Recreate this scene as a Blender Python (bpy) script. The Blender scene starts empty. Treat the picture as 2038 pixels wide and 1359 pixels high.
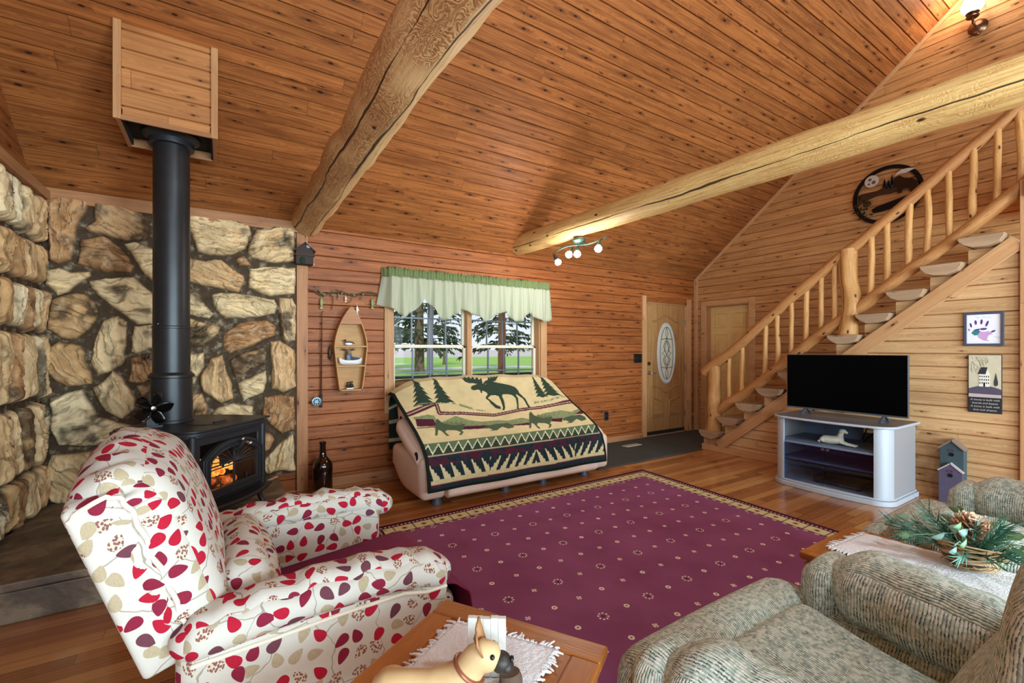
# A log-home living room rebuilt as a metric 3D scene (camera at x=y=0, +y towards the window wall)
import bpy, bmesh, math, random
import numpy as np
from mathutils import Vector, Matrix, Euler
random.seed(11)
sc = bpy.context.scene
COL = sc.collection
PI = math.pi
def rad(a): return a * PI / 180
def lin(c):
    c = c / 255.0
    return c / 12.92 if c <= 0.04045 else ((c + 0.055) / 1.055) ** 2.4
def RGB(r, g, b): return (lin(r), lin(g), lin(b), 1.0)

# ------------------------------------------------------------------ mesh builder
class MB:
    def __init__(s): s.v = []; s.f = []; s.uv = []; s.mi = []
    def add(s, verts, faces, uvs=None, mi=0):
        b = len(s.v); s.v.extend(tuple(p) for p in verts)
        for k, f in enumerate(faces):
            s.f.append([b + i for i in f]); s.uv.append(uvs[k] if uvs else None); s.mi.append(mi)
        return s
    def box(s, x0, x1, y0, y1, z0, z1, M=None, mi=0):
        P = [Vector((x, y, z)) for z in (z0, z1) for y in (y0, y1) for x in (x0, x1)]
        ext = (x1 - x0, y1 - y0, z1 - z0)
        F = [((0, 2, 3, 1), (0, 1)), ((4, 5, 7, 6), (0, 1)), ((0, 1, 5, 4), (0, 2)), ((2, 6, 7, 3), (0, 2)), ((0, 4, 6, 2), (1, 2)), ((1, 3, 7, 5), (1, 2))]
        off = random.random() * 9
        uvs = []; fs = []
        for f, (a, b) in F:
            if ext[b] > ext[a]: a, b = b, a
            uvs.append([(P[i][a] + off, P[i][b] + off) for i in f]); fs.append(f)
        if M is not None: P = [M @ p for p in P]
        return s.add(P, fs, uvs, mi)
    def obox(s, c, size, rot=(0, 0, 0), mi=0):
        M = Matrix.Translation(Vector(c)) @ Euler(rot).to_matrix().to_4x4()
        a, b, d = [k / 2 for k in size]
        return s.box(-a, a, -b, b, -d, d, M, mi)
    def beam(s, p0, p1, w, h, up=(0, 0, 1), mi=0):
        p0 = Vector(p0); p1 = Vector(p1); d = p1 - p0; L = d.length; x = d.normalized()
        y = Vector(up).cross(x).normalized(); z = x.cross(y)
        M = Matrix.Translation(p0) @ Matrix((x, y, z)).transposed().to_4x4()
        return s.box(0, L, -w / 2, w / 2, -h / 2, h / 2, M, mi)
    def tube(s, pts, r, n=10, caps=True, closed=False, mi=0, wob=0.0, vs=1.0):
        pts = [Vector(p) for p in pts]; N = len(pts)
        if not hasattr(r, '__len__'): r = [r] * N
        T = []
        for i in range(N):
            a = pts[(i - 1) % N] if (closed or i > 0) else pts[0]
            b = pts[(i + 1) % N] if (closed or i < N - 1) else pts[-1]
            d = b - a
            T.append(d.normalized() if d.length > 1e-9 else Vector((0, 0, 1)))
        up = Vector((0, 0, 1)) if abs(T[0].z) < 0.9 else Vector((1, 0, 0))
        u = T[0].cross(up).normalized(); V = []; L = 0.0; Ls = []
        for i in range(N):
            u = (u - T[i] * u.dot(T[i])); u = u.normalized() if u.length > 1e-6 else T[i].orthogonal().normalized()
            w = T[i].cross(u)
            if i: L += (pts[i] - pts[i - 1]).length
            Ls.append(L)
            for k in range(n):
                a = 2 * PI * k / n
                rr = r[i] * (1 + (wob * (random.random() - 0.5) if wob else 0))
                V.append(pts[i] + (u * math.cos(a) + w * math.sin(a)) * rr)
        F = []; U = []
        M_ = N if closed else N - 1
        for i in range(M_):
            j = (i + 1) % N
            for k in range(n):
                k2 = (k + 1) % n
                F.append((i * n + k, i * n + k2, j * n + k2, j * n + k))
                lj = Ls[j] if j else L + 0.1
                R = max(r) * 2 * PI / n
                U.append([(Ls[i] * vs, k * R), (Ls[i] * vs, (k + 1) * R), (lj * vs, (k + 1) * R), (lj * vs, k * R)])
        if caps and not closed:
            F.append(tuple(range(n))[::-1]); U.append([(V[k].x * 3, V[k].z * 3) for k in range(n)][::-1])
            F.append(tuple((N - 1) * n + k for k in range(n))); U.append([(V[(N - 1) * n + k].x * 3, V[(N - 1) * n + k].z * 3) for k in range(n)])
        return s.add(V, F, U, mi)
    def lathe(s, prof, n=24, M=None, caps=True, mi=0):
        V = []
        for r, z in prof:
            for k in range(n):
                a = 2 * PI * k / n; V.append(Vector((r * math.cos(a), r * math.sin(a), z)))
        if M is not None: V = [M @ p for p in V]
        F = []
        for i in range(len(prof) - 1):
            for k in range(n):
                k2 = (k + 1) % n; F.append((i * n + k, i * n + k2, (i + 1) * n + k2, (i + 1) * n + k))
        if caps:
            F.append(tuple(range(n))[::-1]); F.append(tuple((len(prof) - 1) * n + k for k in range(n)))
        return s.add(V, F, None, mi)
    def prism(s, poly, d0, d1, fr, mi=0, inner=None):
        """polygon (a,b) extruded along c; fr maps (a,b,c) to a point; inner = hole with the same vertex count"""
        n = len(poly)
        if inner is None:
            V = [fr(a, b, d0) for a, b in poly] + [fr(a, b, d1) for a, b in poly]
            U = [[(a, b) for a, b in poly][::-1], [(a, b) for a, b in poly]]
            F = [tuple(range(n))[::-1], tuple(range(n, 2 * n))]
            for i in range(n):
                j = (i + 1) % n; F.append((i, j, n + j, n + i)); L = math.dist(poly[i], poly[j])
                U.append([(0, 0), (L, 0), (L, d1 - d0), (0, d1 - d0)])
            return s.add(V, F, U, mi)
        V = [fr(a, b, d) for d in (d0, d1) for q in (poly, inner) for a, b in q]
        F = []
        for i in range(n):
            j = (i + 1) % n
            F += [(i, n + i, n + j, j), (2 * n + i, 2 * n + j, 3 * n + j, 3 * n + i), (i, j, 2 * n + j, 2 * n + i), (n + i, 3 * n + i, 3 * n + j, n + j)]
        return s.add(V, F, None, mi)
    def grid(s, P, uv=None, cu=False, cv=False, mi=0):
        """P[i][j] points"""
        nu = len(P); nv = len(P[0]); V = [p for row in P for p in row]; F = []; U = []
        for i in range(nu if cu else nu - 1):
            for j in range(nv if cv else nv - 1):
                i2 = (i + 1) % nu; j2 = (j + 1) % nv
                F.append((i * nv + j, i2 * nv + j, i2 * nv + j2, i * nv + j2))
                if uv: U.append([uv[i][j], uv[i + 1][j], uv[i + 1][j + 1], uv[i][j + 1]])
        return s.add(V, F, U if uv else None, mi)
    def ball(s, c, r, nu=16, nv=10, M=None, mi=0, fn=None):
        if not hasattr(r, '__len__'): r = (r, r, r)
        V = []; c = Vector(c)
        for j in range(1, nv):
            t = PI * j / nv
            for i in range(nu):
                a = 2 * PI * i / nu
                p = Vector((r[0] * math.sin(t) * math.cos(a), r[1] * math.sin(t) * math.sin(a), r[2] * math.cos(t)))
                V.append(p)
        V += [Vector((0, 0, r[2])), Vector((0, 0, -r[2]))]
        if fn: V = [fn(p) for p in V]
        if M is not None: V = [M @ p for p in V]
        V = [c + p for p in V]; F = []; m = nv - 1; t_ = len(V) - 2; b_ = len(V) - 1
        for j in range(m - 1):
            for i in range(nu):
                k = (i + 1) % nu; F.append((j * nu + i, (j + 1) * nu + i, (j + 1) * nu + k, j * nu + k))
        for i in range(nu):
            k = (i + 1) % nu; F.append((t_, i, k)); F.append((b_, (m - 1) * nu + k, (m - 1) * nu + i))
        return s.add(V, F, None, mi)
    def rbox(s, c, half, r, bulge=(0, 0, 0), seg=14, fn=None, mi=0):
        """rounded, bulging cushion box; fn(p, q) deforms the local point p (q = cube coordinates)"""
        T = [math.sin(PI / 2 * (2 * i / seg - 1)) for i in range(seg + 1)]
        h = Vector(half); r = min(r, *half); inner = h - Vector((r, r, r)); c = Vector(c)
        def pt(q):
            p = Vector((q[0] * h.x, q[1] * h.y, q[2] * h.z))
            i = Vector([max(-inner[k], min(inner[k], p[k])) for k in range(3)]); d = p - i
            p = i + d.normalized() * r if d.length > 1e-9 else p
            for k in range(3):
                o = [m for m in range(3) if m != k]
                p[k] += q[k] * bulge[k] * (1 - q[o[0]] ** 2) * (1 - q[o[1]] ** 2)
            if fn: p = fn(p, q)
            return c + p
        idx = {}; V = []; F = []; UVS = []; seam = random.random() * 3
        def key(a):
            if a not in idx:
                idx[a] = len(V); V.append(pt([T[k] for k in a]))
            return idx[a]
        for ax in range(3):
            o1, o2 = [(1, 2), (2, 0), (0, 1)][ax]
            for sd in (0, seg):
                def at(i, j):
                    t = [0, 0, 0]; t[ax] = sd; t[o1] = i; t[o2] = j; return V[key(tuple(t))]
                m = seg // 2; Lu = [0.0]; Lv = [0.0]
                for i in range(seg): Lu.append(Lu[-1] + (at(i + 1, m) - at(i, m)).length); Lv.append(Lv[-1] + (at(m, i + 1) - at(m, i)).length)
                up = (o2 == 2 or (ax == 2 and o2 == 1))       # keep v along z (or y on the top)
                off = seam + ax * 0.37 + (0.61 if sd else 0)
                def uvp(i, j):
                    a = Lu[i] - Lu[m] + off; b = Lv[j] - Lv[m] + off; return (a, b) if up else (b, a)
                for i in range(seg):
                    for j in range(seg):
                        q = []
                        for (a, b) in ((i, j), (i + 1, j), (i + 1, j + 1), (i, j + 1)):
                            t = [0, 0, 0]; t[ax] = sd; t[o1] = a; t[o2] = b; q.append(key(tuple(t)))
                        uq = [uvp(i, j), uvp(i + 1, j), uvp(i + 1, j + 1), uvp(i, j + 1)]
                        F.append(q if sd else q[::-1]); UVS.append(uq if sd else uq[::-1])
        return s.add(V, F, UVS, mi)
    def build(s, name, mats, parent=None, smooth=True, ang=40, bevel=0, sub=0, solid=0):
        me = bpy.data.meshes.new(name); me.from_pydata([tuple(p) for p in s.v], [], s.f); me.update()
        if not hasattr(mats, '__len__'): mats = [mats]
        for m in mats: me.materials.append(m)
        if len(mats) > 1: me.polygons.foreach_set('material_index', s.mi)
        uvl = me.uv_layers.new(name='UVMap'); buf = np.zeros((len(me.loops), 2), dtype=np.float32)
        for p in me.polygons:
            u = s.uv[p.index]
            if u is None:
                n = p.normal; a = (abs(n.x), abs(n.y), abs(n.z)); k = a.index(max(a))
                ax = ((1, 2), (0, 2), (0, 1))[k]
                for li in p.loop_indices:
                    co = s.v[me.loops[li].vertex_index]; buf[li] = (co[ax[0]], co[ax[1]])
            else:
                for q, li in enumerate(p.loop_indices): buf[li] = u[q]
        uvl.data.foreach_set('uv', buf.ravel())
        if smooth:
            me.polygons.foreach_set('use_smooth', [True] * len(me.polygons))
            if ang < 180: me.set_sharp_from_angle(angle=rad(ang))
        me.update()
        o = bpy.data.objects.new(name, me); COL.objects.link(o)
        if parent is not None: o.parent = parent
        if solid:
            m = o.modifiers.new('thickness', 'SOLIDIFY'); m.thickness = solid; m.offset = 0
        if bevel:
            m = o.modifiers.new('edge', 'BEVEL'); m.width = bevel; m.segments = 2; m.limit_method = 'ANGLE'; m.angle_limit = rad(35)
        if sub:
            m = o.modifiers.new('smooth', 'SUBSURF'); m.levels = sub; m.render_levels = sub
        return o

def tag(o, label=None, cat=None, group=None, kind=None):
    if label: o['label'] = label
    if cat: o['category'] = cat
    if group: o['group'] = group
    if kind: o['kind'] = kind
    return o
def thing(name, label, cat, loc=(0, 0, 0), rz=0, group=None, kind=None, rot=None):
    o = bpy.data.objects.new(name, None); COL.objects.link(o); o.empty_display_size = 0.1
    o.location = loc; o.rotation_euler = rot if rot else (0, 0, rz)
    return tag(o, label, cat, group, kind)
def dup(o, parent=None):
    c = o.copy(); COL.objects.link(c); c.parent = parent
    for ch in list(o.children): dup(ch, c)
    return c
def color_attr(o, cols):
    a = o.data.color_attributes.new('Col', 'FLOAT_COLOR', 'POINT')
    b = np.ones((len(o.data.vertices), 4), dtype=np.float32); b[:, :3] = cols
    a.data.foreach_set('color', b.ravel())
# frames for flat things: a across, b up, c out of the wall
def f_back(a, b, c): return Vector((a, 4.76 - c, b))            # on the window wall
def f_gable(a, b, c): return Vector((6.76 - c, a, b))           # on the right gable wall (a = y)
def f_stair(a, b, c): return Vector((5.56 - c, a, b))           # on the panelled wall under the stairs
def f_xz(a, b, c): return Vector((a, c, b))
def f_yz(a, b, c): return Vector((c, a, b))
def f_xy(a, b, c): return Vector((a, b, c))
def ellipse(cx, cy, rx, ry, n=32, a0=0):
    return [(cx + rx * math.cos(a0 + 2 * PI * k / n), cy + ry * math.sin(a0 + 2 * PI * k / n)) for k in range(n)]
# vectorised value noise
def _h(ix, iy, seed):
    n = (ix.astype(np.int64) * 374761393 + iy.astype(np.int64) * 668265263 + seed * 982451653) & 0xffffffff
    n = ((n ^ (n >> 13)) * 1274126177) & 0xffffffff
    return ((n ^ (n >> 16)) & 0xffff) / 65535.0
def vnoise(x, y, seed=0):
    ix = np.floor(x); iy = np.floor(y); fx = x - ix; fy = y - iy
    fx = fx * fx * (3 - 2 * fx); fy = fy * fy * (3 - 2 * fy)
    a = _h(ix, iy, seed); b = _h(ix + 1, iy, seed); c = _h(ix, iy + 1, seed); d = _h(ix + 1, iy + 1, seed)
    return (a * (1 - fx) + b * fx) * (1 - fy) + (c * (1 - fx) + d * fx) * fy
def fbm(x, y, seed=0, o=4):
    t = 0; a = 0.5
    for k in range(o):
        t = t + a * vnoise(x * 2 ** k, y * 2 ** k, seed + k * 7); a *= 0.5
    return t
def inpoly(X, Y, poly):
    r = np.zeros(X.shape, dtype=bool); n = len(poly)
    for i in range(n):
        x0, y0 = poly[i]; x1, y1 = poly[(i + 1) % n]
        if y0 == y1: continue
        c = ((y0 > Y) != (y1 > Y)) & (X < (x1 - x0) * (Y - y0) / (y1 - y0) + x0); r ^= c
    return r
def segdist(X, Y, poly, closed=True):
    d = np.full(X.shape, 1e9); n = len(poly)
    for i in range(n if closed else n - 1):
        x0, y0 = poly[i]; x1, y1 = poly[(i + 1) % n]; dx = x1 - x0; dy = y1 - y0
        t = np.clip(((X - x0) * dx + (Y - y0) * dy) / (dx * dx + dy * dy + 1e-12), 0, 1)
        d = np.minimum(d, np.hypot(X - x0 - t * dx, Y - y0 - t * dy))
    return d

# ------------------------------------------------------------------ node expressions
class S:
    def __init__(s, g, k): s.g = g; s.k = k
    def __add__(s, o): return s.g.m('ADD', s, o)
    __radd__ = __add__
    def __mul__(s, o): return s.g.m('MULTIPLY', s, o)
    __rmul__ = __mul__
    def __sub__(s, o): return s.g.m('SUBTRACT', s, o)
    def __rsub__(s, o): return s.g.m('SUBTRACT', o, s)
    def __truediv__(s, o): return s.g.m('DIVIDE', s, o)
    def __lt__(s, o): return s.g.m('LESS_THAN', s, o)
    def __gt__(s, o): return s.g.m('GREATER_THAN', s, o)
class G:
    def __init__(g, name):
        g.mat = bpy.data.materials.new(name); g.mat.use_nodes = True; g.nt = g.mat.node_tree
        g.bsdf = g.nt.nodes['Principled BSDF']; g.outn = g.nt.nodes['Material Output']
    def n(g, t): return g.nt.nodes.new(t)
    def put(g, sock, x):
        if isinstance(x, S): g.nt.links.new(x.k, sock)
        elif x is not None: sock.default_value = x
    def m(g, op, *a, clamp=False):
        n = g.n('ShaderNodeMath'); n.operation = op; n.use_clamp = clamp
        for i, x in enumerate(a): g.put(n.inputs[i], x)
        return S(g, n.outputs[0])
    def floor(g, a): return g.m('FLOOR', a)
    def fract(g, a): return g.m('FRACT', a)
    def absv(g, a): return g.m('ABSOLUTE', a)
    def sin(g, a): return g.m('SINE', a)
    def cos(g, a): return g.m('COSINE', a)
    def mx(g, a, b): return g.m('MAXIMUM', a, b)
    def mn(g, a, b): return g.m('MINIMUM', a, b)
    def step(g, x, lo, hi):
        n = g.n('ShaderNodeMapRange'); n.interpolation_type = 'SMOOTHSTEP'
        g.put(n.inputs[0], x); n.inputs[1].default_value = lo; n.inputs[2].default_value = hi
        return S(g, n.outputs[0])
    def comb(g, x=0.0, y=0.0, z=0.0):
        n = g.n('ShaderNodeCombineXYZ'); g.put(n.inputs[0], x); g.put(n.inputs[1], y); g.put(n.inputs[2], z); return S(g, n.outputs[0])
    def sep(g, v):
        n = g.n('ShaderNodeSeparateXYZ'); g.put(n.inputs[0], v); return [S(g, o) for o in n.outputs]
    def uv(g):
        n = g.n('ShaderNodeUVMap'); n.uv_map = 'UVMap'; return g.sep(S(g, n.outputs[0]))[:2]
    def obj(g): n = g.n('ShaderNodeTexCoord'); return S(g, n.outputs['Object'])
    def attr(g, name='Col'):
        n = g.n('ShaderNodeAttribute'); n.attribute_name = name; return S(g, n.outputs['Color'])
    def noise(g, v, scale=1.0, detail=3.0, rough=0.5, dist=0.0):
        n = g.n('ShaderNodeTexNoise'); g.put(n.inputs['Vector'], v); n.inputs['Scale'].default_value = scale
        n.inputs['Detail'].default_value = detail; n.inputs['Roughness'].default_value = rough; n.inputs['Distortion'].default_value = dist
        return S(g, n.outputs[0])
    def voro(g, v, scale=1.0, feature='F1', rand=1.0, dims='3D'):
        n = g.n('ShaderNodeTexVoronoi'); n.voronoi_dimensions = dims; n.feature = feature; g.put(n.inputs['Vector'], v)
        n.inputs['Scale'].default_value = scale; n.inputs['Randomness'].default_value = rand
        return {o.name: S(g, o) for o in n.outputs}
    def white(g, x, y=0.0, z=0.0):
        n = g.n('ShaderNodeTexWhiteNoise'); n.noise_dimensions = '3D'; g.put(n.inputs['Vector'], g.comb(x, y, z)); return S(g, n.outputs[0])
    def mix(g, f, a, b, blend='MIX'):
        n = g.n('ShaderNodeMix'); n.data_type = 'RGBA'; n.blend_type = blend; n.clamp_factor = True
        g.put(n.inputs[0], f); g.put(n.inputs[6], a); g.put(n.inputs[7], b); return S(g, n.outputs[2])
    def ramp(g, f, stops, interp='LINEAR'):
        n = g.n('ShaderNodeValToRGB'); g.put(n.inputs[0], f); cr = n.color_ramp; cr.interpolation = interp
        while len(cr.elements) < len(stops): cr.elements.new(0.5)
        for e, (p, c) in zip(cr.elements, stops): e.position = p; e.color = c
        return S(g, n.outputs[0])
    def scale_col(g, c, f):   # colour times a number
        n = g.n('ShaderNodeVectorMath'); n.operation = 'SCALE'; g.put(n.inputs[0], c); g.put(n.inputs[3], f); return S(g, n.outputs[0])
    def bump(g, h, strength=0.3, dist=0.01):
        n = g.n('ShaderNodeBump'); n.inputs['Strength'].default_value = strength; n.inputs['Distance'].default_value = dist
        g.put(n.inputs['Height'], h); return S(g, n.outputs[0])
    def out(g, col=None, rough=None, normal=None, **kw):
        b = g.bsdf.inputs
        g.put(b['Base Color'], col); g.put(b['Roughness'], rough); g.put(b['Normal'], normal)
        for k, v in kw.items(): g.put(b[k.replace('_', ' ')], v)
        return g.mat
def plain(name, c, rough=0.5, metal=0.0, var=0.08, scale=20, bump=0.0, **kw):
    g = G(name); o = g.obj(); f = g.noise(o, scale, 3)
    col = g.mix(f, tuple(x * (1 - var) for x in c[:3]) + (1,), tuple(min(1, x * (1 + var)) for x in c[:3]) + (1,))
    return g.out(col, rough, g.bump(f, bump, 0.004) if bump else None, Metallic=metal, **kw)
# ------------------------------------------------------------------ materials
def wood_planks(name, light, dark, knot, pitch=0.12, length=2.6, tone=0.35, rough=0.42, knots=1.0, grain=0.5, gloss=0.3):
    g = G(name); u, v = g.uv()
    row = g.floor(v / pitch); r1 = g.white(row, 3.7); u2 = u + r1 * 9.0
    seg = g.floor(u2 / length); r2 = g.white(row, seg, 1.3); r3 = g.white(row, seg, 8.1)
    kx = u2 * 4.4 + r2 * 17.0; ky = v * 8.4
    kv = g.voro(g.comb(kx, ky, 0.0), 1.0, 'F1', 0.9, '2D'); kp = g.sep(kv['Position']); kr = g.sep(kv['Color'])
    wob = g.noise(g.comb(u2 * 22.0, v * 40.0, 0.0), 1.0, 2) - 0.5
    dx = kx - kp[0]; dy = ky - kp[1]
    near = g.m('SQRT', dx * dx * 1.1 + dy * dy * 1.5) + wob * 0.05
    far = g.m('SQRT', dx * dx * 0.22 + dy * dy * 1.6) + wob * 0.12
    on = kr[0] > (1.0 - 0.5 * knots); size = kr[1] * kr[1] * 0.075 + 0.032
    ring = g.step(far, 0.34, 0.0)                       # the grain bends round a knot
    n0 = g.noise(g.comb(u2 * 1.1, v * 10.0 + r2 * 31.0, r2 * 7.0), 1.0, 2)
    cath = g.sin(v * 300.0 + n0 * 38.0 + ring * 14.0 + r2 * 40.0) * 0.5 + 0.5
    streak = g.noise(g.comb(u2 * 1.6, v * 34.0 + r3 * 17.0, r2 * 5.0), 1.0, 4, 0.6)
    fine = g.noise(g.comb(u2 * 9.0, v * 240.0, r3 * 9.0), 1.0, 3, 0.6)
    gr = g.step(streak, 0.28, 0.72) * 0.5 + cath * 0.22 + fine * 0.28
    base = g.mix(g.m('MULTIPLY', gr, grain * 1.35, clamp=True), light, dark)
    blot = g.noise(g.comb(u2 * 2.4, v * 8.0, r2 * 3.0), 1.0, 4, 0.6)
    base = g.mix(g.step(blot, 0.5, 0.8) * 0.5, base, dark)
    base = g.scale_col(base, (r2 - 0.5) * tone + 1.0)
    core = g.m('MULTIPLY', g.step(near / size, 1.25, 0.7), on)
    halo = g.m('MULTIPLY', g.step(far / size, 3.0, 0.5), on)
    base = g.mix(halo * 0.62, base, g.mix(0.4, dark, knot)); base = g.mix(core * 0.9, base, knot)
    e = g.fract(u2 / length); joint = g.m('LESS_THAN', e, 0.0012)
    base = g.mix(joint * 0.6, base, knot)
    nm = g.bump(gr * 0.6 - core * 1.2 - joint * 3.0, 0.3, 0.003)
    return g.out(base, fine * 0.2 + rough, nm, **{'Specular_IOR_Level': gloss})
M = {}
M['pine_back'] = wood_planks('wall planks red pine', RGB(190, 112, 56), RGB(104, 48, 20), RGB(48, 22, 12), tone=0.22, grain=0.7)
M['pine_ceil'] = wood_planks('ceiling planks red pine', RGB(190, 118, 62), RGB(102, 52, 24), RGB(34, 16, 9), knots=1.2, tone=0.26, grain=0.72)
M['pine_right'] = wood_planks('gable planks daylit pine', RGB(212, 156, 98), RGB(144, 86, 44), RGB(58, 30, 16), tone=0.18, knots=0.8, grain=0.66)  # daylight on the gable side is put into a paler base colour
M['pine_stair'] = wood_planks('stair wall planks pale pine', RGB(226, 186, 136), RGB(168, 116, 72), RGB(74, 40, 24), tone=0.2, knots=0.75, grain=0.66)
M['pine_chase'] = wood_planks('chase planks pine', RGB(212, 150, 92), RGB(148, 90, 48), RGB(60, 28, 14), tone=0.2, grain=0.6)
M['trim'] = wood_planks('trim board pine', RGB(208, 160, 112), RGB(164, 108, 68), RGB(60, 30, 18), pitch=0.5, knots=0.6, tone=0.2)
M['trim_dark'] = wood_planks('casing board red pine', RGB(190, 136, 92), RGB(142, 86, 52), RGB(56, 26, 14), pitch=0.5, knots=0.6, tone=0.2)
M['oak'] = wood_planks('oak door', RGB(192, 146, 92), RGB(138, 92, 50), RGB(110, 70, 38), pitch=0.6, knots=0.0, tone=0.05, rough=0.35, grain=0.75)
M['pale_pine'] = wood_planks('pale pine door', RGB(226, 188, 124), RGB(198, 152, 90), RGB(140, 90, 50), pitch=0.4, knots=0.0, tone=0.1)
M['table'] = wood_planks('table oak', RGB(182, 112, 52), RGB(124, 66, 26), RGB(80, 40, 18), pitch=0.14, knots=0.0, tone=0.2, rough=0.25, gloss=0.5)
M['table_side'] = wood_planks('table side oak', RGB(222, 170, 110), RGB(188, 130, 74), RGB(120, 70, 36), pitch=0.2, knots=0.0, tone=0.1, rough=0.35)
M['shelf'] = wood_planks('boat shelf wood', RGB(206, 158, 100), RGB(166, 112, 62), RGB(110, 64, 34), pitch=0.3, knots=0.0, tone=0.1)
M['tread_end'] = wood_planks('weathered tread', RGB(176, 146, 116), RGB(132, 100, 76), RGB(80, 56, 40), pitch=0.4, knots=0.3, tone=0.35)

def floor_mat():
    g = G('floor oak strips'); u, v = g.uv(); p = 0.083; L = 1.1
    row = g.floor(v / p); r1 = g.white(row, 2.2); u2 = u + r1 * 7.0; seg = g.floor(u2 / L); r2 = g.white(row, seg, 4.4); r3 = g.white(row, seg, 9.9)
    fine = g.noise(g.comb(u2 * 5.0, v * 120.0, r2 * 9.0), 1.0, 4, 0.6)
    n0 = g.noise(g.comb(u2 * 0.8, v * 8.0 + r2 * 30.0, 0.0), 1.0, 2)
    lines = g.sin(v * 260.0 + n0 * 30.0) * 0.5 + 0.5
    c = g.ramp(r2, [(0.0, RGB(156, 96, 52)), (0.3, RGB(200, 134, 76)), (0.65, RGB(230, 172, 106)), (1.0, RGB(182, 116, 64))])
    c = g.mix(fine * 0.5 + lines * 0.15, c, RGB(96, 46, 20))
    ev = g.fract(v / p); eu = g.fract(u2 / L)
    gap = g.mx(g.m('LESS_THAN', g.m('MINIMUM', ev, 1.0 - ev), 0.018), g.m('LESS_THAN', eu, 0.002))
    c = g.mix(gap * 0.75, c, RGB(48, 22, 10))
    return g.out(c, fine * 0.1 + 0.16, g.bump(fine * 0.2 - gap, 0.12, 0.002), **{'Specular_IOR_Level': 0.55, 'Coat_Weight': 0.35, 'Coat_Roughness': 0.1})
M['floor'] = floor_mat()

def log_mat(name, light, dark, swirl=1.0, knots=0.6, circ=0.4, cracks=(), span=None, grain=0.5):
    g = G(name); u, v = g.uv(); vn = v / circ
    w = g.noise(g.comb(u * 6.5, v * 12.0, 0.0), 1.0, 3, 0.55, 0.7)
    l1 = g.sin(w * 88.0) * 0.5 + 0.5
    region = g.step(g.noise(g.comb(u * 2.4, v * 3.0, 4.0), 1.0, 2), 0.30, 0.48)
    edge = vn + (g.noise(g.comb(u * 2.2, 3.0, 0.0), 1.0, 3) - 0.5) * 0.12
    if span: region = g.m('MULTIPLY', region, g.step(edge, span, span - 0.03))
    else: region = region * 0.55
    fine = g.noise(g.comb(u * 3.0, v * 80.0, 0.0), 1.0, 4, 0.6); chip = g.noise(g.comb(u * 9.0, v * 34.0, 2.0), 1.0, 3, 0.6)
    c = g.mix(g.step(fine, 0.3, 0.8) * grain, light, dark)
    c = g.mix(g.step(chip, 0.56, 0.7) * 0.45, c, dark)
    c = g.mix(g.m('MULTIPLY', l1 * swirl, region) * 0.7, c, dark)
    if span: c = g.mix(g.step(edge, span, span - 0.03) * 0.16, c, dark)  # swirl side darkened; the light from the right is put into the colour
    kv = g.voro(g.comb(u * 2.6, v * 5.0, 0.0), 1.0, 'F1', 1.0, '2D'); on = g.sep(kv['Color'])[0] > (1 - knots)
    core = g.m('MULTIPLY', g.step(kv['Distance'] + (chip - 0.5) * 0.05, 0.07, 0.03), on)
    c = g.mix(core, c, RGB(70, 40, 22)); crack = core * 0.0
    for k, a in enumerate(cracks):
        off = (g.noise(g.comb(u * 0.8, 7.0 * k + 1.0, 0.0), 1.0, 4, 0.6) - 0.5) * 0.13 + (a / 360.0)
        wd = g.mx(g.noise(g.comb(u * 1.1, 5.0 * k + 9.0, 0.0), 1.0, 2) - 0.33, 0.004) * 0.035
        crack = g.mx(crack, g.m('LESS_THAN', g.absv(vn - off), wd))
    c = g.mix(crack * 0.92, c, RGB(44, 24, 14))
    return g.out(c, 0.5, g.bump(l1 * region * 0.35 + fine * 0.3 - chip * 0.4 - core - crack * 2.5, 0.55, 0.007), **{'Specular_IOR_Level': 0.3})
M['log'] = log_mat('peeled log beam pale', RGB(232, 198, 132), RGB(170, 108, 50), 0.5, 0.5, 0.754, (206,), None, 0.75)
M['log2'] = log_mat('peeled log beam swirled', RGB(244, 208, 150), RGB(156, 92, 48), 1.0, 0.3, 0.848, (222, 283), 0.80, 0.45)
M['newel'] = log_mat('newel log', RGB(206, 150, 88), RGB(126, 72, 34), 0.45, 0.5, 0.56, (100, 250))
M['rail_log'] = log_mat('cedar rail log', RGB(190, 132, 78), RGB(126, 72, 38), 0.4, 0.6, 0.38, (60, 190))
M['baluster'] = log_mat('peeled baluster', RGB(210, 156, 94), RGB(148, 90, 48), 0.3, 0.6, 0.19)

def stone_mat():
    g = G('rough cut stone'); c = g.attr(); o = g.obj()
    n1 = g.noise(o, 14.0, 5, 0.65); n2 = g.noise(o, 60.0, 3, 0.6)
    c = g.mix(g.step(n1, 0.48, 0.75) * 0.55, c, g.mix(0.6, c, RGB(112, 76, 44), 'MULTIPLY'))
    c = g.mix(g.step(n1, 0.5, 0.28) * 0.35, c, RGB(246, 226, 188))
    c = g.mix(n2 * 0.2, c, RGB(96, 66, 42))
    return g.out(c, 0.85, g.bump(n1 * 0.6 + n2 * 0.5, 0.5, 0.012), **{'Specular_IOR_Level': 0.2})
M['stone'] = stone_mat()
def hearth_mat():
    g = G('flagstone hearth'); o = g.obj(); n1 = g.noise(o, 5.0, 5, 0.6, 0.5); n2 = g.noise(o, 24.0, 4, 0.6)
    c = g.ramp(n1, [(0.25, RGB(60, 44, 34)), (0.5, RGB(96, 78, 62)), (0.62, RGB(132, 112, 90)), (0.8, RGB(70, 54, 44))])
    c = g.mix(g.step(n2, 0.55, 0.8) * 0.4, c, RGB(56, 42, 34))
    return g.out(c, n2 * 0.3 + 0.35, g.bump(n1 + n2 * 0.4, 0.5, 0.012))
M['hearth'] = hearth_mat()
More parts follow.
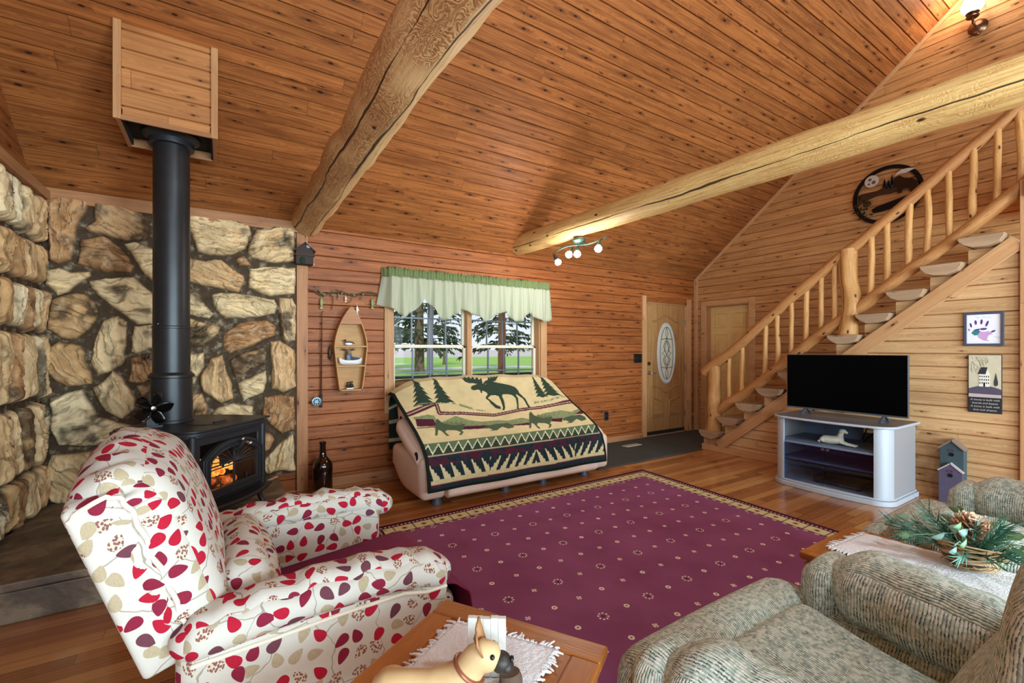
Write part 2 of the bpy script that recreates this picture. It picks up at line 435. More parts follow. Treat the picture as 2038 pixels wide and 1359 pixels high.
M['black_iron'] = plain('black cast iron', RGB(48, 50, 54), 0.42, 0.35, 0.2, 40, 0.1)
M['pipe'] = plain('black stove pipe', RGB(52, 52, 54), 0.38, 0.55, 0.2, 12)
M['steel'] = plain('bright steel', RGB(200, 202, 205), 0.22, 1.0)
M['black'] = plain('black plastic', RGB(16, 16, 18), 0.3)
M['soot'] = plain('dark firebox', RGB(22, 18, 16), 0.9)
M['dark_box'] = plain('chase black liner', RGB(12, 11, 11), 0.85)
M['white'] = plain('white ceramic', RGB(236, 234, 228), 0.35)
M['green_metal'] = plain('weathered green metal', RGB(88, 116, 104), 0.4, 0.6)
M['bronze'] = plain('bronze metal', RGB(128, 92, 70), 0.3, 0.9)
M['silver'] = plain('silver laminate', RGB(178, 182, 190), 0.5, 0.1, 0.05, 60)
M['silver_side'] = plain('grey laminate side', RGB(146, 142, 144), 0.5, 0.0, 0.06, 60)
M['stand_top'] = plain('grey laminate top', RGB(104, 104, 108), 0.4)
M['stand_in'] = plain('blue grey shelf interior', RGB(112, 122, 144), 0.5)
M['tan_leather'] = plain('tan leather', RGB(232, 204, 186), 0.42, 0, 0.08, 9, 0.15)
M['dark_hole'] = plain('dark recess', RGB(26, 22, 22), 0.7)
M['bottle'] = plain('dark brown bottle glass', RGB(24, 9, 7), 0.06, 0, 0.05, 10, **{'Specular_IOR_Level': 0.8})
M['frame_dark'] = plain('slate grey frame', RGB(70, 76, 92), 0.45)
M['paper'] = plain('white paper', RGB(240, 238, 246), 0.8, 0, 0.02)
M['vinyl'] = plain('cream window vinyl', RGB(228, 214, 190), 0.4)
M['muntin'] = plain('grey muntin', RGB(96, 104, 112), 0.4, 0.3)
M['wire'] = plain('black cable', RGB(10, 10, 12), 0.5)
M['screen'] = plain('switched off screen', RGB(3, 3, 4), 0.35, 0, 0.0, **{'Specular_IOR_Level': 0.05})
def glass_mat(name, tint, fac=0.12, rough=0.02):
    g = G(name); nt = g.nt; t = g.n('ShaderNodeBsdfTransparent'); t.inputs[0].default_value = tint
    gl = g.n('ShaderNodeBsdfGlossy'); gl.inputs['Roughness'].default_value = rough; gl.inputs[0].default_value = (0.9, 0.9, 0.9, 1)
    mx = g.n('ShaderNodeMixShader'); mx.inputs[0].default_value = fac
    nt.links.new(t.outputs[0], mx.inputs[1]); nt.links.new(gl.outputs[0], mx.inputs[2]); nt.links.new(mx.outputs[0], g.outn.inputs[0])
    return g.mat
M['glass'] = glass_mat('window glass', (0.97, 0.98, 0.98, 1), 0.004)
M['smoked'] = glass_mat('smoked cabinet glass', (0.70, 0.74, 0.82, 1), 0.035)
M['stove_glass'] = glass_mat('stove glass', (0.86, 0.84, 0.82, 1), 0.06)
def emit(name, c, s):
    g = G(name); return g.out(c, 0.5, None, **{'Emission_Color': c, 'Emission_Strength': s})
M['bulb'] = emit('lit white bulb', (1.0, 0.97, 0.92, 1), 9.0)
M['globe'] = emit('lit glass globe', (1.0, 0.92, 0.80, 1), 7.0)
def fire_mat():
    g = G('flame'); o = g.obj(); n = g.noise(o, 26.0, 4, 0.6, 0.5)
    c = g.ramp(n, [(0.3, (0.5, 0.05, 0.0, 1)), (0.42, (1.0, 0.22, 0.02, 1)), (0.55, (1.0, 0.5, 0.08, 1)), (0.7, (1.0, 0.85, 0.4, 1))])
    return g.out(RGB(60, 30, 14), 0.9, None, **{'Emission_Color': c, 'Emission_Strength': 1.6})
M['flame'] = fire_mat()
def ember_mat():
    g = G('burning log'); o = g.obj(); n = g.noise(o, 18.0, 4, 0.6)
    c = g.ramp(n, [(0.45, (0, 0, 0, 1)), (0.55, (0.6, 0.08, 0.01, 1)), (0.7, (1.0, 0.35, 0.08, 1))])
    return g.out(g.mix(n, RGB(30, 20, 16), RGB(190, 120, 70)), 0.9, g.bump(n, 0.6, 0.01), **{'Emission_Color': c, 'Emission_Strength': 0.9})
M['ember'] = ember_mat()

def leaf_fabric():
    g = G('cream fabric with red and taupe leaves'); u, v = g.uv(); k = 18.0
    P = g.comb(u * k, v * k, 0.0); vo = g.voro(P, 1.0, 'F1', 0.62, '2D')
    px, py, _ = g.sep(vo['Position']); lx = u * k - px; ly = v * k - py; cr, cg, cb = g.sep(vo['Color'])
    th = cr * 6.283; ct = g.cos(th); st = g.sin(th); x = lx * ct + ly * st; y = ly * ct - lx * st
    a = cb * 0.06 + 0.385; tx = x / a; ty = y / (0.27 * (1.0 - tx * 0.42))
    inside = (tx * tx + ty * ty) < 1.0
    pick = g.fract(cg * 7.31 + cr * 3.7)
    leaf = g.ramp(pick, [(0.0, RGB(168, 28, 50)), (0.27, RGB(128, 34, 56)), (0.45, RGB(102, 58, 68)), (0.56, RGB(172, 156, 128)), (0.82, RGB(204, 190, 166))], 'CONSTANT')
    sp = g.voro(g.comb(u * 150.0, v * 115.0, 0.0), 1.0, 'F1', 1.0, '2D')
    spk = g.m('MULTIPLY', pick > 0.82, g.m('LESS_THAN', sp['Distance'], 0.42))
    leaf = g.mix(spk * 0.85, leaf, RGB(110, 40, 56))
    thread = g.noise(g.comb(u * 420.0, v * 90.0, 0.0), 1.0, 2)
    leaf = g.scale_col(leaf, thread * 0.5 + 0.78)
    ed = g.voro(g.comb(u * 6.0 + g.noise(P, 0.7, 2) * 0.5, v * 6.0, 0.0), 1.0, 'DISTANCE_TO_EDGE', 1.0, '2D')
    twig = g.m('LESS_THAN', ed['Distance'], 0.010)
    base = g.mix(thread * 0.35, RGB(206, 200, 190), RGB(180, 173, 161))
    c = g.mix(twig * 0.75, base, RGB(140, 128, 110)); c = g.mix(inside, c, leaf)
    return g.out(c, 0.88, g.bump(thread, 0.15, 0.002), **{'Specular_IOR_Level': 0.15})
M['leaf'] = leaf_fabric()
M['piping'] = plain('cream piping', RGB(226, 214, 194), 0.85, 0, 0.06, 90)
def maroon():
    g = G('maroon cover cloth'); o = g.obj(); n = g.noise(o, 160.0, 2); n2 = g.noise(o, 5.0, 3)
    return g.out(g.mix(n2, RGB(96, 22, 56), RGB(132, 40, 84)), 0.7, g.bump(n, 0.12, 0.002), **{'Specular_IOR_Level': 0.25})
M['maroon'] = maroon()
def chenille():
    g = G('sage green chenille'); u, v = g.uv(); w = (g.noise(g.comb(u * 9.0, v * 9.0, 0.0), 1.0, 2) - 0.5) * 0.02 + (g.noise(g.comb(u * 60.0, v * 60.0, 0.0), 1.0, 2) - 0.5) * 0.003
    a = (u + w) / 0.0088; col = g.floor(a); fa = g.fract(a); ea = g.mn(fa, 1.0 - fa)
    tuft = g.noise(g.comb(col * 3.7, v * 75.0, 0.0), 1.0, 2, 0.5); hue = g.noise(g.comb(col * 1.9 + 40.0, v * 28.0, 3.0), 1.0, 3)
    n = g.noise(g.comb(u * 330.0, v * 330.0, 0.0), 1.0, 2)
    c = g.ramp(hue, [(0.3, RGB(176, 196, 192)), (0.42, RGB(212, 222, 204)), (0.5, RGB(242, 244, 234)), (0.58, RGB(200, 210, 190)), (0.72, RGB(186, 196, 206))])
    c = g.mix(g.step(tuft, 0.54, 0.68) * 0.5, c, RGB(112, 140, 130)); c = g.mix(n * 0.25, c, RGB(140, 160, 148))
    b = v / 0.013 + g.white(col, 5.0); dash = g.m('MULTIPLY', g.white(col, g.floor(b), 2.0) > 0.64, g.m('MULTIPLY', g.step(ea, 0.30, 0.14), g.step(g.absv(g.fract(b) - 0.5), 0.42, 0.30)))
    c = g.mix(g.step(ea, 0.25, 0.0) * 0.35, c, RGB(96, 108, 100)); c = g.mix(dash * 0.8, c, RGB(44, 56, 58))
    return g.out(c, 0.92, g.bump(tuft * 0.5 + n * 0.3 + g.step(ea, 0.0, 0.35) * 0.8 - dash, 0.6, 0.006), **{'Specular_IOR_Level': 0.1})
M['chenille'] = chenille()
def attr_cloth(name, bs=0.3, sc_=300.0, rough=0.9):
    g = G(name); o = g.obj(); n = g.noise(o, sc_, 2); n2 = g.noise(o, 14.0, 3)
    c = g.scale_col(g.attr(), n * 0.3 + n2 * 0.25 + 0.74)
    return g.out(c, rough, g.bump(n, bs, 0.003), **{'Specular_IOR_Level': 0.1})
M['blanket'] = attr_cloth('woven lodge blanket')
def white_weave():
    g = G('white woven cotton'); o = g.obj(); n = g.noise(o, 130.0, 3); n2 = g.noise(o, 420.0, 2)
    return g.out(g.mix(n, RGB(226, 226, 232), RGB(252, 252, 254)), 0.95, g.bump(n + n2 * 0.5, 0.7, 0.006))
M['weave'] = white_weave()
def curtain(name, c):
    g = G(name); o = g.obj(); n = g.noise(o, 240.0, 2); t = g.n('ShaderNodeBsdfTranslucent'); t.inputs[0].default_value = c
    g.out(g.mix(n, tuple(x * 0.9 for x in c[:3]) + (1,), c), 0.9)
    mx = g.n('ShaderNodeMixShader'); mx.inputs[0].default_value = 0.58
    g.nt.links.new(g.bsdf.outputs[0], mx.inputs[1]); g.nt.links.new(t.outputs[0], mx.inputs[2]); g.nt.links.new(mx.outputs[0], g.outn.inputs[0])
    return g.mat
M['valance'] = curtain('cream valance cloth', RGB(232, 234, 212)); M['valance_green'] = curtain('sage green header cloth', RGB(170, 186, 128))
def carpet_dark():
    g = G('charcoal entry carpet'); o = g.obj(); n = g.noise(o, 220.0, 2); n2 = g.noise(o, 6.0, 3)
    return g.out(g.mix(n * 0.6 + n2 * 0.4, RGB(30, 34, 34), RGB(84, 88, 84)), 0.95, g.bump(n, 0.8, 0.006))
M['carpet'] = carpet_dark()

RUG = (0.0, 3.05, 0.0, 3.2)      # local width and length of the rug
def rug_mat():
    g = G("maroon rug with floral border"); o = g.obj(); x, y = g.uv(); x0, x1, y0, y1 = RUG
    d = g.mn(g.mn(x - x0, x1 - x), g.mn(y - y0, y1 - y))           # distance to the nearest edge
    tside = g.m('LESS_THAN', g.mn(x - x0, x1 - x), g.mn(y - y0, y1 - y))
    run = g.m('ADD', g.m('MULTIPLY', tside, y), g.m('MULTIPLY', 1.0 - tside, x))
    n = g.noise(o, 300.0, 2); n2 = g.noise(o, 3.0, 3)
    field = g.mix(n2, RGB(122, 60, 96), RGB(158, 96, 136))
    # rectangular lattice of motifs: rings at every second row and column, small flowers between
    cx = (x - 2.498) / 0.1725 + 40.5; cy = (y - 2.591) / 0.196 + 40.5
    ix = g.floor(cx); iy = g.floor(cy); dx = (g.fract(cx) - 0.5) * 0.1725; dy = (g.fract(cy) - 0.5) * 0.196; rr = g.m('SQRT', dx * dx + dy * dy)
    ang = g.m('ARCTAN2', dy, dx)
    big = g.m('MULTIPLY', g.m('LESS_THAN', g.fract(ix * 0.5 + 0.01), 0.3), g.m('LESS_THAN', g.fract(iy * 0.5 + 0.01), 0.3))
    ringd = g.m('MULTIPLY', g.m('LESS_THAN', g.absv(rr - 0.026), 0.0055), g.sin(ang * 8.0) > -0.1)
    odd = g.m('LESS_THAN', g.fract(ix * 0.5 + iy * 0.25 + 0.01), 0.3)
    petal = g.m('GREATER_THAN', g.sin(ang * 4.0) * 0.6 + g.noise(o, 190.0, 1) * 1.2, 0.3 - odd * 0.5)
    star = g.m('MULTIPLY', g.m('MULTIPLY', g.m('LESS_THAN', rr, 0.0165), petal), g.m('GREATER_THAN', rr, odd * 0.006))
    inner = d > 0.23
    motif = g.m('MULTIPLY', g.m('ADD', g.m('MULTIPLY', big, ringd), g.m('MULTIPLY', 1.0 - big, star)), inner)
    eye = g.m('MULTIPLY', big, g.m('LESS_THAN', rr, 0.010))
    c = g.mix(motif, field, RGB(240, 226, 208)); c = g.mix(eye * 0.7, c, RGB(60, 40, 50))
    # border: plum edge, dotted line, cream band with rosettes, dark line
    band = g.m('MULTIPLY', d > 0.075, g.m('LESS_THAN', d, 0.185))
    fr = g.fract(run / 0.155); ros = g.m('SQRT', g.m('POWER', (fr - 0.5) * 0.155, 2.0) + g.m('POWER', d - 0.13, 2.0))
    bar = g.m('LESS_THAN', g.absv(fr - 0.5), 0.04)
    fr2 = g.fract(run / 0.155 + 0.5); bars = g.m('MULTIPLY', g.m('LESS_THAN', g.absv(fr2 - 0.5), 0.045), band)
    bc = g.mix(n2, RGB(222, 208, 160), RGB(200, 184, 136)); bc = g.mix(g.m('LESS_THAN', ros + n * 0.03, 0.038) * 0.75, bc, RGB(142, 104, 76)); bc = g.mix(g.m('LESS_THAN', ros, 0.012), bc, RGB(120, 30, 40))
    bc = g.mix(bars * 0.75, bc, RGB(84, 60, 60))
    c = g.mix(band, c, bc)
    c = g.mix(g.m('LESS_THAN', d, 0.075), c, RGB(74, 24, 44))
    dots = g.m('MULTIPLY', g.m('LESS_THAN', g.absv(d - 0.05), 0.008), g.m('LESS_THAN', g.fract(run / 0.032), 0.55))
    c = g.mix(dots, c, RGB(214, 190, 170))
    edge = g.m('MULTIPLY', g.m('LESS_THAN', g.absv(d - 0.19), 0.007), n > 0.42); c = g.mix(edge, c, RGB(40, 40, 30))
    tri = g.m('MULTIPLY', g.m('LESS_THAN', g.absv(d - 0.205), 0.012), g.m('LESS_THAN', g.absv(g.fract(run / 0.078) - 0.5), 0.2)); c = g.mix(tri * 0.8, c, RGB(206, 190, 150))
    c = g.scale_col(c, n * 0.5 + 0.75)
    return g.out(c, 0.95, g.bump(n, 0.5, 0.005), **{'Specular_IOR_Level': 0.1})
M['rug'] = rug_mat()
# ------------------------------------------------------------------ the room shell
YB, XR, XL, HW = 4.76, 6.76, -1.17, 2.54
YF, RIDGE = -4.36, 0.2                                   # rear wall behind the camera, ridge line
CT, ST = 0.78087, 0.62470                                # roof slope 0.8 : 1
def f_ceil(a, b, c): return Vector((a, YB - b * CT - c * ST, HW + b * ST - c * CT))
def f_ceil2(a, b, c): return Vector((a, YF + b * CT + c * ST, HW + b * ST - c * CT))
def f_left(a, b, c): return Vector((XL + c, a, b))
def f_rear(a, b, c): return Vector((a, YF + c, b))
def planks(mb, fr, a0, a1, b0, b1, holes=(), pitch=0.12, clip=None, g=0.0065, dep=0.018, flip=False):
    br = {b0, b1}
    k = math.ceil(b0 / pitch)
    while k * pitch < b1: br.add(round(k * pitch, 5)); k += 1
    for h in holes: br.add(h[2]); br.add(h[3])
    if clip:
        for z in clip[1]: br.add(z)
    br = sorted(x for x in br if b0 <= x <= b1)
    for lo, hi in zip(br, br[1:]):
        if hi - lo < 0.003: continue
        mid = (lo + hi) / 2; iv = [(a0, a1)]
        for h in holes:
            if h[2] < mid < h[3]:
                nv = []
                for p, q in iv:
                    if h[0] > p: nv.append((p, min(q, h[0])))
                    if h[1] < q: nv.append((max(p, h[1]), q))
                iv = [x for x in nv if x[1] - x[0] > 1e-4]
        isb = lambda z: abs(z / pitch - round(z / pitch)) < 1e-3
        gl = g if isb(lo) else 0; gh = g if isb(hi) else 0
        lev = []
        if gl: lev.append((lo, -dep))
        lev.append((lo + gl, 0)); lev.append((hi - gh, 0))
        if gh: lev.append((hi, -dep))
        for p, q in iv:
            V = []; U = []
            for b, c in lev:
                pp, qq = p, q
                if clip:
                    l, r = clip[0](b); pp = max(p, l); qq = max(pp, min(q, r))
                bb = min(max(b, lo + 1e-4), hi - 1e-4)
                V += [fr(pp, b, c), fr(qq, b, c)]; U += [(pp, bb), (qq, bb)]
            F = []; UU = []
            for i in range(len(lev) - 1):
                f = (2 * i, 2 * i + 1, 2 * i + 3, 2 * i + 2)
                if flip: f = f[::-1]
                F.append(f); UU.append([U[t] for t in f])
            mb.add(V, F, UU)
    return mb
def struct(name, mb, m, label, cat, **kw):
    o = mb.build(name, m, smooth=kw.pop('smooth', False), **kw)
    return tag(o, label, cat, None, 'structure')
gable = lambda z: (YF - 0.02 + max(0, (z - HW) / 0.8), YB + 0.02 - max(0, (z - HW) / 0.8))
ZR = HW + 0.8 * (YB - RIDGE)
WIN = (1.54, 3.50, 0.78, 2.06); DOOR = (5.51, 6.52, 0.0, 2.10); DOOR2 = (3.83, 4.56, 0.0, 2.08)
LWIN = (-3.3, -1.0, 0.8, 2.3)
# floor
mb = MB(); mb.add([(XL, YF, 0), (XR, YF, 0), (XR, YB, 0), (XL, YB, 0)], [(0, 1, 2, 3)], [[(XL, YF), (XR, YF), (XR, YB), (XL, YB)]])
struct('floor', mb, M['floor'], 'glossy oak strip floor of the log living room', 'floor')
struct('wall_back', planks(MB(), f_back, XL - 0.02, XR + 0.02, 0, HW + 0.04, [WIN, DOOR]), M['pine_back'], 'red pine plank wall with the window and the entry door', 'wall')
struct('wall_right', planks(MB(), f_gable, YF, YB, 0, ZR, [DOOR2], clip=(gable, [HW]), flip=True), M['pine_right'], 'tall pine gable wall in a daylit tone behind the log staircase', 'wall')
struct('wall_left', planks(MB(), f_left, YF, YB, 0, ZR, [LWIN], clip=(gable, [HW])), M['pine_ceil'], 'pine gable wall above the stone corner', 'wall')
RW = [(-0.6, 1.6, 0.75, 2.35), (2.3, 4.9, 0.12, 2.4)]  # openings of the assumed rear windows, added unseen to light the room
struct('wall_front', planks(MB(), f_rear, XL - 0.02, XR + 0.02, 0, HW + 0.04, RW, flip=True), M['pine_right'], 'pine wall with assumed wide windows facing the entry wall', 'wall')
LC = (YB - RIDGE) / CT
struct('ceiling', planks(planks(MB(), f_ceil, XL - 0.03, XR + 0.03, -0.04, LC + 0.01), f_ceil2, XL - 0.03, XR + 0.03, -0.04, LC + 0.01, flip=True), M['pine_ceil'], 'sloped ceiling of knotty red pine planks', 'ceiling')
# panelled wall under the stairs (x = 5.56)
SS = 0.8
stairclip = lambda z: (0.87, min(3.78, 3.60 - (z - 0.02) / 0.807))
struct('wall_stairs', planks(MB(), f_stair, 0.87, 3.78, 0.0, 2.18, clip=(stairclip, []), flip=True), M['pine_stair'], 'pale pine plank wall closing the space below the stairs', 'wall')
# ---- stone corner: heightfields
def stone_field(name, polys, a0, a1, b0, b1, fr, res, label, seed=3, flip=False, tones=None, amp=1.0):
    na = int((a1 - a0) / res) + 1; nb = int((b1 - b0) / res) + 1
    A, B = np.meshgrid(np.linspace(a0, a1, na), np.linspace(b0, b1, nb), indexing='ij')
    wx = (fbm(A * 9, B * 9, 5) - 0.5) * 0.05; wy = (fbm(A * 9, B * 9, 9) - 0.5) * 0.05
    H = (fbm(A * 22, B * 22, 1) - 0.5) * 0.012; Cc = np.zeros(A.shape + (3,)); mort = np.array([lin(78), lin(64), lin(50)])
    Cc[:] = mort * (0.85 + 0.3 * fbm(A * 18, B * 18, 4))[..., None]
    rs = np.random.RandomState(seed)
    base = [(246, 218, 170), (234, 198, 146), (242, 208, 158), (216, 172, 120), (228, 186, 136), (196, 148, 102), (250, 228, 186)]
    for k, p in enumerate(polys):
        xs = [q[0] for q in p]; ys = [q[1] for q in p]
        i0 = max(0, int((min(xs) - 0.06 - a0) / res)); i1 = min(na, int((max(xs) + 0.06 - a0) / res) + 2)
        j0 = max(0, int((min(ys) - 0.06 - b0) / res)); j1 = min(nb, int((max(ys) + 0.06 - b0) / res) + 2)
        if i1 <= i0 or j1 <= j0: continue
        sl = (slice(i0, i1), slice(j0, j1)); X = A[sl] + wx[sl] * 0.7; Y = B[sl] + wy[sl] * 0.7
        ins = inpoly(X, Y, p); d = np.where(ins, segdist(X, Y, p), 0)
        th = rs.uniform(-0.5, 0.5) + (PI / 2 if (max(ys) - min(ys)) > 1.25 * (max(xs) - min(xs)) else 0)
        ga = X * math.cos(th) + Y * math.sin(th); gb = -X * math.sin(th) + Y * math.cos(th)
        warp = (fbm(ga * 7, gb * 7, k) - 0.5) * 0.10
        st = rs.uniform(0.6, 1.25) * amp
        ridge = 1 - np.abs(2 * vnoise(ga * 5 + 30, (gb + warp) * 34, k + 40) - 1)
        ridge2 = 1 - np.abs(2 * vnoise(ga * 12, (gb + warp) * 75, k + 80) - 1)
        lump = fbm(X * 12, Y * 12, k + 11)
        top = 0.045 + 0.028 * lump + st * (0.042 * (ridge - 0.5) + 0.018 * (ridge2 - 0.5)) + (X - np.mean(xs)) * rs.uniform(-0.06, 0.06) + (Y - np.mean(ys)) * rs.uniform(-0.05, 0.05)
        h = top * np.clip(1 - np.exp(-d / 0.013), 0, 1)
        c = np.array(tones[k] if tones else base[rs.randint(len(base))], dtype=float); c = np.array([lin(v) for v in c])
        dark = np.clip((fbm(X * 6, Y * 6, k + 21) - (0.62 if rs.rand() > 0.28 else 0.42)) * 6, 0, 0.85)
        cc = c * (0.62 + 0.42 * vnoise(ga * 6, (gb + warp) * 40, k + 60) + 0.30 * ridge * ridge2)[..., None]
        cc = cc * (1 - dark[..., None]) + np.array([lin(70), lin(54), lin(42)]) * dark[..., None]
        crk = np.abs(vnoise(ga * 4 + 9, (gb + warp) * 20, k + 90) - 0.5) < 0.035
        h = h - np.where(crk, 0.007, 0) * np.clip(d / 0.02, 0, 1); cc = cc * np.where(crk, 0.55, 1.0)[..., None]
        sel = ins & (d > 0.001)
        H[sl] = np.where(sel, np.maximum(h, H[sl]), H[sl]); f_ = np.clip(d / 0.008, 0, 1)[..., None]; Cc[sl] = np.where(sel[..., None], cc * f_ + Cc[sl] * (1 - f_), Cc[sl])
    P = [[fr(A[i, j], B[i, j], H[i, j]) for j in range(nb)] for i in range(na)]
    mb = MB(); V = [p for r in P for p in r]; F = []
    for i in range(na - 1):
        for j in range(nb - 1):
            q = (i * nb + j, (i + 1) * nb + j, (i + 1) * nb + j + 1, i * nb + j + 1)
            F.append(q[::-1] if flip else q)
    mb.v = V; mb.f = F; mb.uv = [[(0, 0)] * 4] * len(F); mb.mi = [0] * len(F)
    o = mb.build(name, M['stone'], smooth=True, ang=75); color_attr(o, Cc.reshape(-1, 3))
    return tag(o, label, 'wall', None, 'structure')
STONES = [
    [(-1.1,2.48),(-0.98,2.52),(-0.86,2.52),(-0.88,2.42),(-0.92,2.32),(-0.96,2.04),(-1.03,2.0),(-1.09,2.03)],
    [(-0.84,2.5),(-0.68,2.51),(-0.51,2.45),(-0.48,2.38),(-0.51,2.25),(-0.65,2.23),(-0.86,2.26),(-0.89,2.29),(-0.83,2.36)],
    [(-0.42,2.43),(-0.23,2.5),(0.01,2.52),(0.21,2.48),(0.23,2.41),(0.19,2.26),(0.1,2.19),(-0.07,2.17),(-0.17,2.2),(-0.23,2.36)],
    [(0.26,2.46),(0.42,2.51),(0.59,2.5),(0.59,2.19),(0.42,2.15),(0.23,2.19),(0.2,2.23)],
    [(-0.92,2.21),(-0.76,2.24),(-0.68,2.18),(-0.58,2.03),(-0.61,1.98),(-0.76,1.96),(-0.93,2.01)],
    [(-0.66,2.21),(-0.59,2.23),(-0.42,2.17),(-0.4,1.92),(-0.48,1.91),(-0.58,2.06)],
    [(0.11,2.16),(0.18,2.2),(0.23,2.12),(0.14,2.1)],
    [(-0.31,2.11),(-0.24,2.14),(-0.11,2.12),(-0.01,2.15),(0.17,2.02),(0.18,1.97),(0.14,1.86),(-0.06,1.89),(-0.31,1.94)],
    [(0.2,2.09),(0.38,2.12),(0.6,2.13),(0.59,1.88),(0.38,1.85),(0.21,1.91)],
    [(-1.11,1.95),(-1.03,1.98),(-0.96,1.95),(-0.86,1.96),(-0.85,1.92),(-0.92,1.86),(-0.97,1.79),(-1.04,1.76),(-1.11,1.84)],
    [(-0.86,1.88),(-0.76,1.92),(-0.59,1.95),(-0.47,1.8),(-0.44,1.71),(-0.47,1.57),(-0.57,1.56),(-0.73,1.7),(-0.85,1.81)],
    [(-0.34,1.9),(-0.24,1.9),(-0.17,1.84),(-0.06,1.66),(-0.09,1.62),(-0.32,1.66)],
    [(-0.08,1.84),(0.1,1.86),(0.42,1.82),(0.45,1.76),(0.43,1.68),(0.17,1.63),(0.02,1.63),(-0.06,1.73)],
    [(0.46,1.84),(0.57,1.85),(0.6,1.77),(0.59,1.45),(0.51,1.42),(0.46,1.51)],
    [(-1.09,1.73),(-0.98,1.78),(-0.88,1.78),(-0.81,1.71),(-0.79,1.64),(-0.86,1.5),(-0.93,1.43),(-1.02,1.45),(-1.09,1.51)],
    [(-0.78,1.59),(-0.69,1.63),(-0.63,1.58),(-0.64,1.39),(-0.65,1.24),(-0.73,1.18),(-0.82,1.15),(-0.85,1.26),(-0.83,1.44)],
    [(-0.59,1.55),(-0.47,1.57),(-0.46,1.37),(-0.57,1.32),(-0.61,1.34)],
    [(-0.34,1.64),(-0.24,1.62),(-0.01,1.56),(-0.02,1.5),(-0.12,1.37),(-0.34,1.38)],
    [(0.01,1.5),(0.14,1.6),(0.35,1.63),(0.44,1.57),(0.42,1.49),(0.24,1.39),(0.07,1.31),(0.01,1.37)],
    [(0.38,1.44),(0.46,1.45),(0.59,1.35),(0.6,1.01),(0.49,0.95),(0.39,1.0)],
    [(0.06,1.25),(0.17,1.33),(0.33,1.39),(0.36,1.33),(0.33,1.23),(0.1,1.1)],
    [(-1.1,1.35),(-1.03,1.43),(-0.9,1.38),(-0.85,1.18),(-0.85,1.09),(-0.99,1.07),(-1.08,1.15),(-1.12,1.25)],
    [(-0.32,1.32),(-0.25,1.32),(-0.12,1.33),(-0.12,1.2),(-0.2,1.05),(-0.32,1.09)],
    [(-0.08,1.27),(0.01,1.31),(0.04,1.17),(0.09,1.03),(0.1,0.92),(-0.01,0.88),(-0.15,1.01),(-0.15,1.12)],
    [(0.12,1.06),(0.34,1.17),(0.36,1.06),(0.33,0.96),(0.17,0.89)],
    [(-0.85,1.06),(-0.72,1.19),(-0.65,1.12),(-0.58,0.96),(-0.59,0.87),(-0.66,0.8),(-0.77,0.86)],
    [(-0.61,1.28),(-0.54,1.32),(-0.45,1.32),(-0.45,1.15),(-0.48,1.11),(-0.54,1.08),(-0.62,1.09)],
    [(-0.58,1.06),(-0.47,1.11),(-0.42,0.96),(-0.55,0.96)],
    [(-1.08,1.0),(-0.9,1.06),(-0.85,0.94),(-0.81,0.83),(-0.59,0.74),(-0.64,0.66),(-0.82,0.61),(-1.04,0.62),(-1.08,0.76)],
    [(-0.24,0.98),(-0.14,0.98),(-0.1,0.87),(-0.11,0.78),(-0.24,0.78)],
    [(-0.07,0.79),(-0.03,0.85),(0.1,0.89),(0.25,0.84),(0.25,0.72),(-0.06,0.71)],
    [(0.33,0.92),(0.47,0.94),(0.59,0.91),(0.59,0.59),(0.47,0.56),(0.32,0.74)],
    [(-0.43,2.33),(-0.37,2.31),(-0.34,2.15),(-0.42,2.19)],
    [(-0.43,1.9),(-0.35,1.88),(-0.34,1.68),(-0.42,1.73)],
    [(-0.45,1.53),(-0.35,1.59),(-0.35,1.39),(-0.44,1.37)],
    [(-0.54,0.92),(-0.45,0.93),(-0.47,0.81),(-0.57,0.8)],
    [(-1.11,1.75),(-1.07,1.76),(-1.08,1.73),(-1.11,1.73)],
    [(0.31,0.62),(0.37,0.59),(0.41,0.52),(0.37,0.44),(0.31,0.41),(0.26,0.45),(0.26,0.59)],
    [(0.48,0.51),(0.58,0.56),(0.59,0.21),(0.48,0.22),(0.34,0.2),(0.31,0.28),(0.35,0.37),(0.42,0.45)],
    [(0.17,0.45),(0.29,0.4),(0.3,0.22),(0.18,0.24)],
    [(-1.08,0.56),(-0.85,0.57),(-0.82,0.51),(-0.9,0.28),(-0.97,0.15),(-1.1,0.24),(-1.12,0.36)],
    [(-1.11,0.15),(-0.9,0.1),(-0.74,0.02),(-0.74,-0.13),(-1.11,-0.05)],
    [(-0.77,0.48),(-0.54,0.49),(-0.47,0.21),(-0.7,0.12),(-0.83,0.19)],
    [(-0.47,0.39),(-0.13,0.39),(-0.09,0.08),(-0.4,0.09)],
    [(-1.12,0.85),(-1.08,0.87),(-1.08,0.72),(-1.11,0.69)],
]
stone_field('wall_stone_back', STONES, -1.125, 0.602, 0.19, 2.49, lambda a, b, c: Vector((a, 4.735 - c, b)), 0.0052, 'fireplace wall of big cream split stones behind the stove')
